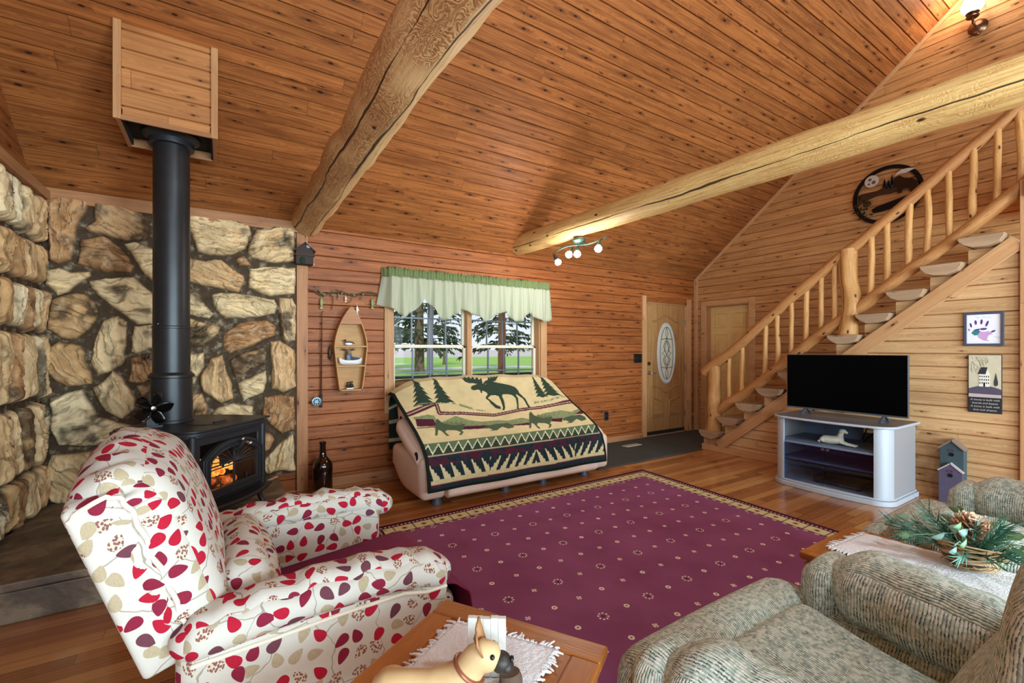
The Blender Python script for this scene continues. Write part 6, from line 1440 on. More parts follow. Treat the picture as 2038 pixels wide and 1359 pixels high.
# ---- lodge blanket with its woven picture
bpath = [(4.725, 0.30), (4.73, 0.62), (4.73, 0.90), (4.69, 1.005), (4.58, 1.040), (4.44, 1.018), (4.24, 0.865), (4.05, 0.735), (3.83, 0.625), (3.68, 0.535), (3.585, 0.44), (3.55, 0.33), (3.535, 0.24), (3.53, 0.165)]
bl_ = [0.0]
for a, b in zip(bpath, bpath[1:]): bl_.append(bl_[-1] + math.dist(a, b))
NS, NT = 430, 360
ridge = bl_[4]; Sg = np.linspace(0, 1, NS); Tg = np.linspace(-ridge, bl_[-1] - ridge, NT)      # t measured from the ridge, metres
def blanket_colour(Sv, Tm):
    X0, T0 = np.meshgrid(Sv, Tm / (bl_[-1] - ridge), indexing='ij'); Tc = np.clip(T0, 0, 1)
    kt = [0.035, 0.14, 0.34, 0.41, 0.71, 0.79, 0.93, 1.0]
    Lx = np.interp(Tc, kt, [95, 140, 225, 250, 345, 375, 402, 440]); Ly = np.interp(Tc, kt, [190, 260, 420, 450, 725, 815, 985, 1045])
    Rx = np.interp(Tc, kt, [1450, 1490, 1585, 1620, 1845, 1895, 1922, 1925]); Ry = np.interp(Tc, kt, [65, 120, 262, 285, 475, 525, 655, 725])
    bow = -55 * np.sin(PI * X0) * np.clip(1 - Tc * 3.0, 0, 1)
    X = Lx + (Rx - Lx) * X0; Y = Ly + (Ry - Ly) * X0 + bow
    rgb = lambda r, g, b: np.array([lin(r), lin(g), lin(b)])
    C = np.zeros(X.shape + (3,)); tan = rgb(216, 196, 148); C[:] = tan * (0.88 + 0.24 * fbm(X / 90, Y / 90, 2))[..., None]
    gr = rgb(52, 66, 52); sage = rgb(134, 144, 102); mar = rgb(84, 36, 54); navy = rgb(34, 46, 50)
    def put(mask, c, var=0.25):
        C[mask] = c * (1 - var / 2 + var * fbm(X[mask] / 14, Y[mask] / 14, 4))[..., None]
    def stroke(pl, w): return segdist(X, Y, pl, False) < w
    # mountains and the maroon lake band
    mt = [(300, 462), (400, 440), (445, 450), (480, 520), (600, 450), (700, 485), (800, 498), (930, 478), (1000, 482), (1130, 448), (1200, 465), (1330, 400), (1500, 368), (1600, 380), (1720, 330), (1760, 345), (1700, 380), (1560, 440), (1400, 462), (1190, 505), (1050, 525), (850, 540), (700, 556), (500, 556), (440, 492), (310, 480)]
    put(inpoly(X, Y, mt), sage, 0.5)
    for p in ([(318, 480), (440, 484), (470, 550), (330, 560)], [(650, 548), (850, 532), (820, 566), (640, 582)], [(1040, 522), (1190, 497), (1200, 520), (1060, 530)], [(1390, 455), (1510, 442), (1500, 480), (1395, 478)], [(1630, 402), (1740, 342), (1770, 352), (1715, 398)]): put(inpoly(X, Y, p), mar)
    put(stroke([(330, 575), (480, 556)], 5), mar)
    # double maroon line
    fl = [(225, 452), (400, 400), (455, 382), (485, 430), (650, 424), (900, 434), (1130, 375), (1300, 350), (1640, 278)]
    put(stroke(fl, 13), mar); put(stroke([(a, b - 1) for a, b in fl], 3.0), rgb(190, 160, 130))
    # pines
    def pine(ax, ay, bx, by, w, n=6):
        L, R = [], []
        for k in range(n):
            t0 = (k + 0.95) / n; t1 = (k + 0.62) / n
            cx = ax + (bx - ax) * t0; cy = ay + (by - ay) * t0; L += [(cx - w * t0, cy + 8), (ax + (bx - ax) * t0 - w * t0 * 0.5, cy - 2)]; R += [(cx + w * t0, cy), (cx + w * t0 * 0.5, cy - 6)]
        put(inpoly(X, Y, [(ax, ay)] + R + [(bx + 6, by + 4), (bx - 6, by + 4)] + L[::-1]), gr)
    pine(262, 138, 378, 392, 85); pine(405, 132, 522, 372, 78); pine(1256, 86, 1332, 286, 62); pine(1333, 66, 1442, 268, 92)
    put(stroke([(310, 380), (560, 374), (830, 398)], 4.5) & (fbm(X / 9, Y / 9, 5) > 0.42), sage); put(stroke([(1245, 322), (1400, 296), (1560, 262)], 4) & (fbm(X / 9, Y / 9, 5) > 0.45), sage)
    moose = [(708, 228), (718, 206), (745, 190), (765, 176), (800, 172), (830, 180), (860, 164), (900, 157), (950, 168), (1000, 175), (1040, 180), (1085, 195), (1110, 225), (1125, 260), (1150, 290), (1180, 320), (1212, 352), (1195, 358), (1165, 325), (1120, 290), (1095, 270), (1092, 285), (1108, 310), (1105, 350), (1110, 370), (1088, 368), (1092, 350), (1085, 310), (1068, 290), (1045, 275), (1000, 275), (975, 280), (968, 300), (985, 340), (990, 365), (985, 388), (966, 386), (972, 365), (955, 335), (940, 300), (915, 290), (880, 290), (862, 305), (850, 320), (880, 345), (920, 358), (952, 362), (955, 378), (920, 375), (870, 355), (835, 325), (832, 310), (850, 280), (838, 262), (820, 250), (805, 245), (802, 275), (790, 262), (785, 240), (765, 238), (745, 246), (720, 244)]
    anl = [(768, 182), (735, 180), (690, 182), (660, 170), (640, 148), (622, 108), (650, 140), (655, 106), (677, 140), (690, 106), (706, 145), (726, 108), (737, 146), (760, 108), (772, 142), (796, 120), (806, 170)]
    anr = [(805, 176), (822, 150), (850, 135), (852, 95), (872, 125), (880, 90), (897, 118), (907, 88), (920, 112), (940, 86), (942, 106), (918, 145), (880, 162), (840, 176)]
    put(inpoly(X, Y, moose) | inpoly(X, Y, anl) | inpoly(X, Y, anr), gr)
    m2 = [(455, 500), (470, 478), (500, 515), (530, 525), (590, 540), (640, 528), (668, 520), (662, 560), (640, 590), (656, 602), (640, 630), (618, 634), (635, 605), (600, 590), (530, 590), (520, 610), (550, 640), (530, 646), (495, 600), (472, 590), (466, 640), (448, 646), (452, 580)]
    b2 = [(808, 555), (850, 535), (900, 520), (960, 510), (1000, 505), (1050, 524), (1060, 546), (1010, 562), (990, 555), (960, 545), (930, 565), (915, 580), (850, 590), (880, 575), (850, 562), (830, 567)]
    g2 = rgb(78, 92, 68)
    for dx, dy in ((0, 0), (742, -92)): put(inpoly(X, Y, [(a + dx, b + dy) for a, b in m2]), g2); put(inpoly(X, Y, [(a + dx, b + dy) for a, b in [(520, 520), (540, 500), (556, 522), (570, 498), (586, 524), (604, 500), (618, 522), (640, 504), (656, 512), (640, 530), (590, 538)]]), rgb(110, 120, 84))
    for dx, dy in ((0, 0), (690, -100)): put(inpoly(X, Y, [(a + dx, b + dy) for a, b in b2]), g2)
    # zigzag band
    y1 = 725 + (X - 350) * (-250 / 1500.); y2 = 820 + (X - 375) * (-295 / 1520.) ; q = (Y - y1) / (y2 - y1); a = (X / 72.0) % 1.0
    zz = 0.12 + 0.76 * np.abs(2 * a - 1); inb = (q > 0) & (q < 1)
    put(inb, rgb(92, 108, 78)); put(inb & (q > zz + 0.02), rgb(50, 62, 48)); put(inb & (np.abs(q - zz) < 0.085), rgb(220, 214, 180), 0.1)
    # dark band with serrated triangles
    y3 = 990 + (X - 400) * (-335 / 1520.); q2 = (Y - y2) / (y3 - y2); ind = (q2 >= 0) & (q2 <= 1)
    put(ind, navy, 0.8); put(ind & (q2 < 0.42) & (fbm(X / 40, Y / 25, 8) > 0.5), mar * 0.8, 0.3); put(ind & (np.abs(q2 - 0.02) < 0.035), rgb(176, 160, 132))
    k = np.where(X < 1240, 1.0, -1.0); k = np.where((X < 850), 1.0, np.where(X < 1240, -1.0, np.where(X < 1600, 1.0, -1.0)))
    a2 = ((X - 1240) * k / 76.0 - (q2 - 0.4) * 0.85) % 1.0; w = np.ceil(np.clip((q2 - 0.40) / 0.6, 0, 1) * 4) / 4
    put(ind & (q2 > 0.40) & (a2 < w * 0.60), rgb(206, 190, 146))
    q3 = (Y - y3) / (y3 - y2); put((q3 > 0) & (q3 < 0.17), rgb(198, 182, 136)); put(q3 >= 0.17, navy * 1.1, 0.7); put((np.abs(q3 - 0.17) < 0.03), mar)
    ed = (X0 < 0.014) | (X0 > 0.987) | (T0 > 0.985); put(ed, rgb(26, 32, 28))
    back = T0 < -0.06; put(back, rgb(38, 52, 44), 0.5); put(back & (np.abs((T0 * 7) % 1 - 0.5) < 0.1), rgb(180, 170, 140)); put((T0 < -0.02) & (T0 >= -0.06), rgb(196, 186, 160))
    return C
BC = blanket_colour(Sg, Tg)
P = []
for i, s_ in enumerate(Sg):
    row = []; e = max(0, (0.15 - s_) / 0.15); e2 = max(0, (s_ - 0.93) / 0.07)
    for j, tm in enumerate(Tg):
        L = tm + ridge; y = float(np.interp(L, bl_, [p[0] for p in bpath])); z = float(np.interp(L, bl_, [p[1] for p in bpath]))
        top = math.exp(-((tm) / 0.42) ** 2) if tm > -0.1 else math.exp(-((tm + 0.1) / 0.3) ** 2) * 0.95
        z += (0.020 - 0.035 * abs(2 * s_ - 1) ** 2) * top - 0.13 * e ** 1.4 * top - 0.07 * e2 ** 1.5 * top
        sag = math.sin(PI * s_) ** 0.5; mid = math.exp(-((tm - 0.78) / 0.2) ** 2)
        z -= 0.020 * sag * mid; y += 0.010 * math.sin(s_ * 19 + tm * 3) * max(0, tm - 0.85) * 1.6
        n_ = float(0.0)
        x = 1.435 + 2.03 * s_ + (0.06 * e if tm < -0.08 else 0)
        row.append((x, y, z + 0.005 * math.sin(s_ * 31 + tm * 9) * top))
    P.append(row)
mb = MB(); V = [p for r in P for p in r]; F = [(i * NT + j, i * NT + j + 1, (i + 1) * NT + j + 1, (i + 1) * NT + j) for i in range(NS - 1) for j in range(NT - 1)]
mb.v = V; mb.f = F; mb.uv = [[(0, 0)] * 4] * len(F); mb.mi = [0] * len(F)
o = mb.build('lodge_blanket', M['blanket'], None, True, 180); color_attr(o, BC.reshape(-1, 3))
md = o.modifiers.new('thickness', 'SOLIDIFY'); md.thickness = 0.006; md.offset = 1
tag(o, 'woven blanket with moose and pine trees draped over the tan loveseat', 'blanket')
# ------------------------------------------------------------------ green chenille recliners
CHN = M['chenille']
def green_recliner():
    T = thing('green_recliner', '', '')
    def tilt(p, q): return Vector((p.x, p.y, p.z + 0.16 * p.y - 0.012 * math.cos(p.y * 9)))
    mb = MB(); mb.rbox((0, -0.03, 0.20), (0.36, 0.36, 0.145), 0.05, seg=8); mb.build('base', CHN, T, True, 80)
    mb = MB(); mb.rbox((0, 0.07, 0.375), (0.315, 0.245, 0.085), 0.07, (0, 0.01, 0.025), 16, tilt); mb.build('seat_cushion', CHN, T, True, 80)
    mb = MB(); mb.rbox((0, 0.385, 0.375), (0.450, 0.112, 0.115), 0.095, (0, 0.015, 0.018), 18, lambda p, q: Vector((p.x, p.y, p.z - 0.05 * max(0, abs(q[0]) - 0.75)))); fr = mb.build('footrest', CHN, T, True, 80)
    mb = MB(); mb.rbox((0, 0.40, 0.165), (0.43, 0.070, 0.14), 0.05, (0, 0.02, 0), 12); mb.build('front_panel', CHN, T, True, 80)
    for sg in (-1, 1):
        mb = MB(); mb.rbox((sg * 0.435, 0.0, 0.24), (0.115, 0.30, 0.22), 0.05, (0.02, 0.02, 0), 12); ar = mb.build('arm', CHN, T, True, 80)
        def lobe(p, q): return Vector((p.x + q[0] * 0.006 * math.sin(p.y * 40), p.y, p.z + 0.11 * p.y - 0.12 * p.y ** 2 + 0.004 * math.sin(p.y * 47)))
        mb = MB(); mb.rbox((sg * 0.437, -0.04, 0.525), (0.130, 0.285, 0.115), 0.105, (0.012, 0.015, 0.02), 20, lobe); mb.build('arm_pillow', CHN, ar, True, 120)
        mb = MB(); mb.rbox((sg * 0.440, 0.262, 0.455), (0.110, 0.062, 0.150), 0.06, (0.012, 0.02, 0.015), 14); mb.build('front_roll', CHN, ar, True, 120)
    A = rad(20)
    def bl2(p, q):
        x, y, z = p; y -= 0.02 * math.cos(z * 14); cx = 0.035 * math.cos(x * 5)
        return Vector((x, y * math.cos(A) - z * math.sin(A), y * math.sin(A) + z * math.cos(A) + cx * max(0, q[2])))
    mb = MB(); mb.rbox((0, -0.385, 0.73), (0.445, 0.125, 0.29), 0.115, (0.02, 0.04, 0.03), 22, bl2); mb.build('back_pillow', CHN, T, True, 120)
    mb = MB(); mb.rbox((0, -0.44, 0.60), (0.42, 0.06, 0.36), 0.05, (0, 0, 0), 10, bl2); mb.build('back_frame', CHN, T, True, 80)
    return T
g1 = green_recliner(); g1.location = (1.405, 0.485, 0); tag(g1, 'sage green chenille recliner whose whole seat shows in front of the end table', 'recliner', 'matching green recliners')
g2 = dup(g1); g2.location = (3.08, 0.485, 0); tag(g2, 'sage green chenille recliner half hidden behind the pine greenery basket', 'recliner', 'matching green recliners')
# ------------------------------------------------------------------ end table between the green recliners
def side_table(name, label, loc, rz, w, d, h, border, cab):
    T = thing(name, label, 'table', loc, rz)      # local: corner at origin, x along the front edge, -y into the table
    mb = MB()
    for a, b, c, e in ((0, w, -border, 0), (0, w, -d, -d + border), (0, border, -d + border, -border), (w - border, w, -d + border, -border)): mb.box(a, b, c, e, h - 0.030, h)
    mb.build('top_frame', M['table'], T, False, bevel=0.006)
    mb = MB(); mb.box(border - 0.002, w - border + 0.002, -d + border, -border, h - 0.026, h - 0.004); mb.build('top_panel', M['table'], T, False, bevel=0.003)
    mb = MB(); mb.box(0.02, w - 0.02, -d + 0.02, -0.02, h - 0.045, h - 0.03); mb.build('top_moulding', M['table'], T, False, bevel=0.006)
    if cab:
        mb = MB(); mb.box(0.010, w - 0.010, -d + 0.015, -0.015, 0.05, h - 0.045)
        for k in range(16): a = 0.045 + k * (w - 0.09) / 15; mb.tube([(a, -0.014, 0.07), (a, -0.014, h - 0.06)], 0.006, 6); b_ = -0.03 - k * (d - 0.06) / 15; mb.tube([(0.011, b_, 0.07), (0.011, b_, h - 0.06)], 0.006, 6)
        mb.build('cabinet_body', M['table_side'], T, False)
    else:
        mb = MB()
        for a, b, c, e in ((0.05, w - 0.05, -0.06, -0.04), (0.05, w - 0.05, -d + 0.04, -d + 0.06), (0.04, 0.06, -d + 0.05, -0.05), (w - 0.06, w - 0.04, -d + 0.05, -0.05)): mb.box(a, b, c, e, h - 0.14, h - 0.045)
        mb.build('apron', M['table'], T, False, bevel=0.003)
    for a in (0.045, w - 0.045):
        for b in (-0.045, -d + 0.045): mb = MB(); mb.box(a - 0.024, a + 0.024, b - 0.024, b + 0.024, 0.0, h - 0.045 if not cab else 0.06); mb.build('leg', M['table'], T, False, bevel=0.005)
    return T
side_table('end_table', 'oak end table with a white cloth between the green recliners', (1.995, 0.925, 0.0108), 0, 0.475, 0.76, 0.5192, 0.085, True)
side_table('corner_table', 'oak framed lamp table holding the dog ornament in the foreground', (0.612, 1.348, 0.0108), math.atan2(-0.855, 0.518), 0.53, 0.70, 0.5392, 0.078, False)
def cloth(name, label, corners, z, fr_edges, nx=46, ny=40, amp=0.004):
    c = [Vector(p) for p in corners]; T = thing(name, label, 'table mat', (0, 0, 0)); mb = MB(); P = []; sd = random.random() * 30
    for i in range(nx + 1):
        row = []
        for j in range(ny + 1):
            a, b = i / nx, j / ny; p = (c[0] * (1 - a) + c[1] * a) * (1 - b) + (c[3] * (1 - a) + c[2] * a) * b
            h = z + 0.004 + amp * (float(fbm(np.array(p.x * 14 + sd), np.array(p.y * 14), 3, 3)) - 0.3) + 0.0016 * math.sin(a * nx * 1.6) * math.sin(b * ny * 1.6); row.append(Vector((p.x, p.y, h)))
        P.append(row)
    mb.grid(P); mb.build('woven_cloth', M['weave'], T, True, 180, solid=0.004)
    for (i0, i1) in fr_edges:
        p0, p1 = c[i0], c[i1]; out = (p0 + p1) / 2 - (c[0] + c[1] + c[2] + c[3]) / 4; out = out.normalized(); mb = MB(); n = int((p1 - p0).length / 0.007)
        for k in range(n):
            p = p0 + (p1 - p0) * (k + random.random()) / n; L = random.uniform(0.012, 0.024); sdw = Vector((random.uniform(-0.006, 0.006), random.uniform(-0.006, 0.006)))
            mb.tube([(p.x, p.y, z + 0.006), (p.x + out.x * L * 0.5 + sdw.x, p.y + out.y * L * 0.5 + sdw.y, z + 0.006), (p.x + out.x * L + sdw.x * 2, p.y + out.y * L + sdw.y * 2, z + 0.0035)], [0.0035, 0.0032, 0.0022], 5)
        o = mb.build('fringe', M['weave'], T, True); o['kind'] = 'stuff'
    settle(T, ((c[0].x + c[2].x) / 2, (c[0].y + c[2].y) / 2, z)); return T
cloth('white_runner', 'white fringed woven cloth on the end table under the greenery basket', [(2.13, 0.865), (2.42, 0.845), (2.455, 0.23), (2.05, 0.33)], 0.5305, [(0, 1), (3, 0)])
e2 = Vector((-0.855, -0.518)); q0 = Vector((0.580, 1.205)); q1 = Vector((0.752, 0.955))
cloth('white_placemat', 'white fringed woven mat under the dog ornament on the foreground table', [q0, q1, q1 + e2 * 0.46, q0 + e2 * 0.42], 0.5505, [(0, 1), (1, 2), (3, 0)])
# ---- twig basket with greenery
BK = thing('greenery_basket', 'twig nest basket with pine greenery on the end table cloth', 'basket', (2.365, 0.50, 0.5405))
mb = MB(); rsb = np.random.RandomState(6)
for k in range(90):
    a0 = rsb.uniform(0, 2 * PI); sp = rsb.uniform(0.8, 2.2); z0 = rsb.uniform(0.004, 0.09); r0 = 0.055 + 0.040 * (z0 / 0.09) + rsb.uniform(-0.012, 0.012); ph = rsb.uniform(0, 6)
    mb.tube([((r0 + 0.010 * math.sin(3 * t + ph)) * math.cos(a0 + sp * t), (r0 + 0.010 * math.sin(3 * t + ph)) * math.sin(a0 + sp * t), max(0.004, z0 + 0.018 * math.sin(2 * t + ph))) for t in np.linspace(0, 1.6, 12)], rsb.uniform(0.0018, 0.0035), 5)
mb.build('twig_nest', plain('dry straw twig', RGB(186, 152, 112), 0.8, 0, 0.3, 15), BK, True)
mb = MB(); mb.lathe([(0.0, 0.004), (0.06, 0.004), (0.085, 0.05), (0.0, 0.06)], 20); mb.build('moss_bed', plain('brown moss', RGB(74, 58, 42), 0.9, 0, 0.3, 60), BK, True)
pg = plain('blue green pine needle', RGB(44, 104, 82), 0.6, 0, 0.35, 8); pb = plain('frosted needle', RGB(116, 168, 152), 0.6, 0, 0.2, 8)
for k in range(28):
    a = rsb.uniform(0, 2 * PI); el = rsb.uniform(0.15, 1.15); d = Vector((math.cos(a) * math.cos(el), math.sin(a) * math.cos(el), math.sin(el))); L = rsb.uniform(0.13, 0.24) * (0.4 if math.cos(a) > 0.0 else 1.0); st_ = Vector((0.03 * math.cos(a), 0.03 * math.sin(a), 0.06)); mb = MB()
    mb.tube([st_, st_ + d * L * 0.5, st_ + d * L + Vector((0, 0, -0.02))], 0.0025, 5)
    for q in range(34):
        t = rsb.uniform(0.15, 1.0); p = st_ + d * L * t; r = Vector(rsb.normal(size=3)); r = (d * 1.3 + (r - d * r.dot(d)).normalized() * 0.8).normalized(); l2 = rsb.uniform(0.045, 0.075)
        n = r.orthogonal().normalized() * 0.0016; mb.add([p - n, p + n, p + r * l2 * 0.6 + n * 0.9, p + r * l2, p + r * l2 * 0.6 - n * 0.9], [(0, 1, 2, 3, 4)])
    mb.build('pine_sprig', pg if k % 3 else pb, BK, True)
lg = plain('pale green leaf', RGB(132, 172, 128), 0.55, 0, 0.15, 12); lg2 = plain('frosted teal leaf', RGB(150, 188, 172), 0.55, 0, 0.15, 12)
for k in range(34):
    a = rsb.uniform(0, 2 * PI); el = rsb.uniform(-0.1, 0.9); r0 = rsb.uniform(0.08, 0.19) * (0.45 if math.cos(a) > 0.0 else 1.0); p = Vector((r0 * math.cos(a), r0 * math.sin(a), 0.09 + 0.10 * math.sin(el) + rsb.uniform(0, 0.03))); d = Vector((math.cos(a + rsb.uniform(-0.8, 0.8)), math.sin(a), rsb.uniform(-0.5, 0.6)))
    mb = MB(); mb.tube([Vector((0.03 * math.cos(a), 0.03 * math.sin(a), 0.06)), p * 0.6 + Vector((0, 0, 0.05)), p], 0.0015, 5); leafquad(mb, p, rsb.uniform(0.045, 0.07), rsb.uniform(0.013, 0.019), d); mb.build('leaf', lg if k % 2 else lg2, BK, True, solid=0.001)
tw = plain('frosted white twig', RGB(190, 206, 200), 0.6)
for k in range(8):
    a = rsb.uniform(0, 2 * PI); el = rsb.uniform(0.2, 0.9); d = Vector((math.cos(a) * math.cos(el), math.sin(a) * math.cos(el), math.sin(el))); p0 = Vector((0, 0, 0.07)); mb = MB(); L = rsb.uniform(0.18, 0.25) * (0.35 if math.cos(a) > 0.0 else 1.0); mb.tube([p0, p0 + d * L * 0.5 + Vector((0, 0, 0.01)), p0 + d * L], 0.002, 5)
    for q in range(4): b_ = p0 + d * L * (0.45 + 0.14 * q); r = Vector(rsb.normal(size=3)).normalized() * 0.03; mb.tube([b_, b_ + r * 0.6 + d * 0.01, b_ + r + d * 0.02], 0.0018, 5); mb.ball(b_ + r + d * 0.02, 0.004, 6, 5)
    mb.build('frosted_twig', tw, BK, True)
PCN = thing('pine_cone', 'open brown pine cone nestled in the greenery basket', 'pine cone', (2.36, 0.495, 0.685), 0, None, None, (0.5, -0.35, 0.3))
mb = MB(); mb.ball((0, 0, 0.0), (0.022, 0.022, 0.042), 12, 10); mb.build('core', plain('dark cone core', RGB(92, 60, 42), 0.8), PCN)
cm = plain('brown cone scale', RGB(206, 164, 132), 0.7, 0, 0.2, 30)
for k in range(64):
    t = (k + 0.5) / 64; a = k * 2.39996; z = -0.04 + 0.085 * t; r = 0.052 * math.sin(PI * (0.18 + 0.78 * t)) ; up = 0.15 + 0.8 * t
    o_ = Vector((math.cos(a), math.sin(a), 0)); s_ = Vector((-math.sin(a), math.cos(a), 0)); b_ = Vector((0, 0, z)) + o_ * 0.014; tip = b_ + o_ * r * math.cos(up * 0.9) + Vector((0, 0, r * math.sin(up * 0.9))); w = 0.013
    mb = MB(); mb.add([b_ - s_ * 0.004, b_ + s_ * 0.004, tip * 0.75 + b_ * 0.25 + s_ * w, tip + s_ * w * 0.5, tip + Vector((0, 0, 0.003)), tip - s_ * w * 0.5, tip * 0.75 + b_ * 0.25 - s_ * w], [(0, 1, 2, 3, 4, 5, 6)]); mb.build('scale', cm, PCN, False, solid=0.0025)
# ---- dog ornament with a fence board
DO = thing('dog_ornament', 'tan dog ornament with a dark muzzle before a white fence board', 'ornament', (0.424, 0.932, 0.5605), rad(-34)); DO.scale = (1.12, 1.12, 1.12)
fur = plain('tan dog coat', RGB(212, 178, 130), 0.55, 0, 0.14, 30, 0.2); dkf = plain('dark muzzle coat', RGB(44, 36, 32), 0.5)
mb = MB()
def loft(secs, n=18):
    P = []
    for (c, a, b, ax) in secs:
        c = Vector(c); ax = Vector(ax).normalized(); u = Vector((0, 1, 0)); w = ax.cross(u).normalized(); P.append([c + u * (a * math.cos(2 * PI * k / n)) + w * (b * math.sin(2 * PI * k / n)) for k in range(n)])
    mb.grid(P, cv=True); V = [p for p in P[0]]; mb.add(V, [tuple(range(n))]); mb.add(list(P[-1]), [tuple(range(n))[::-1]])
loft([((-0.150, 0, 0.030), 0.004, 0.004, (1, 0, 0)), ((-0.146, 0, 0.030), 0.020, 0.021, (1, 0, 0)), ((-0.120, 0, 0.033), 0.034, 0.032, (1, 0, 0)), ((-0.08, 0, 0.034), 0.032, 0.031, (1, 0, 0)), ((-0.03, 0, 0.036), 0.031, 0.031, (1, 0, 0.05)), ((0.012, 0, 0.044), 0.034, 0.037, (1, 0, 0.3)), ((0.036, 0, 0.058), 0.032, 0.035, (1, 0, 0.9)), ((0.050, 0, 0.078), 0.027, 0.030, (0.7, 0, 1)), ((0.062, 0, 0.093), 0.027, 0.030, (0.8, 0, 0.8)), ((0.078, 0, 0.100), 0.029, 0.031, (1, 0, 0.2)), ((0.098, 0, 0.097), 0.024, 0.025, (1, 0, -0.2)), ((0.110, 0, 0.092), 0.008, 0.008, (1, 0, -0.3))])
for sy in (-1, 1):
    mb.tube([(0.02, sy * 0.024, 0.035), (0.06, sy * 0.028, 0.014), (0.115, sy * 0.026, 0.009)], [0.018, 0.012, 0.010], 10); mb.ball((0.118, sy * 0.026, 0.010), (0.015, 0.011, 0.009), 10, 8)
    mb.ball((-0.115, sy * 0.034, 0.026), (0.036, 0.017, 0.026), 12, 8); mb.tube([(-0.11, sy * 0.040, 0.010), (-0.06, sy * 0.045, 0.008)], [0.012, 0.008], 8)
mb.tube([(-0.14, 0, 0.03), (-0.165, -0.012, 0.022), (-0.185, -0.02, 0.022)], [0.010, 0.007, 0.003], 8)
db = mb.build('body', fur, DO, True, 120)
mb = MB(); mb.ball((0.110, 0, 0.087), (0.021, 0.021, 0.020), 14, 10); mb.ball((0.121, 0, 0.080), (0.015, 0.019, 0.014), 12, 8); mb.build('muzzle', dkf, db)
mb = MB(); mb.ball((0.131, 0, 0.094), (0.005, 0.008, 0.005), 8, 6); mb.build('nose', M['black'], db)
for sy in (-1, 1):
    mb = MB(); mb.ball((0.094, sy * 0.0215, 0.110), 0.0052, 8, 6); mb.build('eye', M['black'], db)
    mb = MB(); mb.add([(0.064, sy * 0.010, 0.120), (0.076, sy * 0.030, 0.114), (0.066, sy * 0.033, 0.138), (0.063, sy * 0.026, 0.162), (0.058, sy * 0.014, 0.142)], [(0, 1, 2, 3, 4)]); mb.build('ear', plain('brown ear', RGB(170, 120, 78), 0.6), db, True, solid=0.004)
mb = MB(); mb.tube([Vector((0.046, 0, 0.072)) + Vector((0, 1, 0)) * (0.0305 * math.cos(t)) + Vector((-0.8, 0, 0.6)) * (0.034 * math.sin(t)) for t in np.linspace(0, 2 * PI, 24)[:-1]], 0.0045, 8, closed=True); mb.build('collar', plain('copper brown collar', RGB(150, 88, 64), 0.35, 0.4), db)
mb = MB()
for k in range(5): a = 0.034 + 0.0166 * k; mb.box(a, a + 0.0162, 0.078, 0.090 + 0.0006 * (k % 2), 0.0, 0.127 - 0.001 * ((k * 7) % 3))
mb.build('fence_board', plain('white washed board', RGB(222, 220, 214), 0.8, 0, 0.12, 50, 0.2), DO, False, bevel=0.0006)
mb = MB(); mb.tube([(0.128, 0.042, 0.0), (0.128, 0.042, 0.026), (0.126, 0.043, 0.036)], [0.026, 0.024, 0.021], 18, wob=0.12); mb.build('stump', plain('dark bark', RGB(92, 72, 58), 0.9, 0, 0.3, 60, 0.4), DO, True)
# ------------------------------------------------------------------ outside the window
GZ = -0.55
gm = G('mown lawn'); n1 = gm.noise(gm.obj(), 0.5, 4); n2 = gm.noise(gm.obj(), 9.0, 3)
M['lawn'] = gm.out(gm.mix(n2 * 0.6 + n1 * 0.4, RGB(116, 160, 50), RGB(176, 206, 92)), 0.95)
M['field'] = plain('far pale field', RGB(206, 190, 176), 0.95, 0, 0.1, 0.05)
M['drive'] = plain('pale gravel drive', RGB(206, 200, 194), 0.95, 0, 0.1, 3)
mb = MB(); mb.add([(-160, YB + 0.3, GZ), (260, YB + 0.3, GZ), (260, 116, GZ), (-160, 116, GZ)], [(0, 1, 2, 3)])
tag(mb.build('ground_lawn', M['lawn'], None, False), 'green mown lawn outside the window', 'lawn', None, 'structure')
mb = MB(); mb.add([(-900, 116, GZ - 0.02), (1400, 116, GZ - 0.02), (1400, 1500, GZ + 1.0), (-900, 1500, GZ + 1.0)], [(0, 1, 2, 3)])
tag(mb.build('ground_field', M['field'], None, False), 'pale bare field beyond the lawn', 'field', None, 'structure')
mb = MB(); mb.prism([(8, 47), (13, 45.5), (18, 45), (24, 45.2), (30, 44), (30, 40.5), (24, 41), (18, 41.2), (12, 42), (8, 43)], GZ, GZ + 0.02, f_xy)
mb.prism([(8, 58), (21, 56), (20.5, 62), (8, 66)], GZ, GZ + 0.02, f_xy); mb.box(-40, 120, 108, 113, GZ, GZ + 0.02)
tag(mb.build('path_drive', M['drive'], None, False), 'pale gravel drive crossing the lawn', 'drive', None, 'structure')
mb = MB(); mb.box(-2, 9, YB + 0.2, 6.7, -0.25, -0.12); tag(mb.build('floor_porch', M['pine_right'], None, False), 'porch deck outside the window', 'porch', None, 'structure')
RL = thing('porch_railing', 'brown log porch railing with a dark cap seen through the window', 'railing', (2.6, 6.5, -0.12))
mb = MB(); mb.box(-3.5, 4.5, -0.06, 0.06, 1.045, 1.085); mb.build('cap_rail', plain('dark rail cap', RGB(60, 58, 58), 0.6), RL, False)
limb((-3.5, 0, 0.975), (4.5, 0, 0.975), 0.055, 0.055, 60, 12, 0.06).build('top_log', M['rail_log'], RL, True)
for k in range(24):
    x = -3.3 + k * 0.335; limb((x, 0, 0.0), (x, 0, 0.94), 0.042, 0.042, 6, 10, 0.06).build('baluster', M['rail_log'], RL, True)
def post(label, px, r, m):
    mb = limb((px, 6.64, -0.12), (px, 6.64, 3.2), r, r, 24, 16, 0.04); tag(mb.build('porch_post', m, None, True), label, 'post', 'porch posts')
post('grey weathered porch post in the left half of the window', 2.75, 0.048, plain('grey post', RGB(120, 122, 130), 0.8, 0, 0.15, 9))
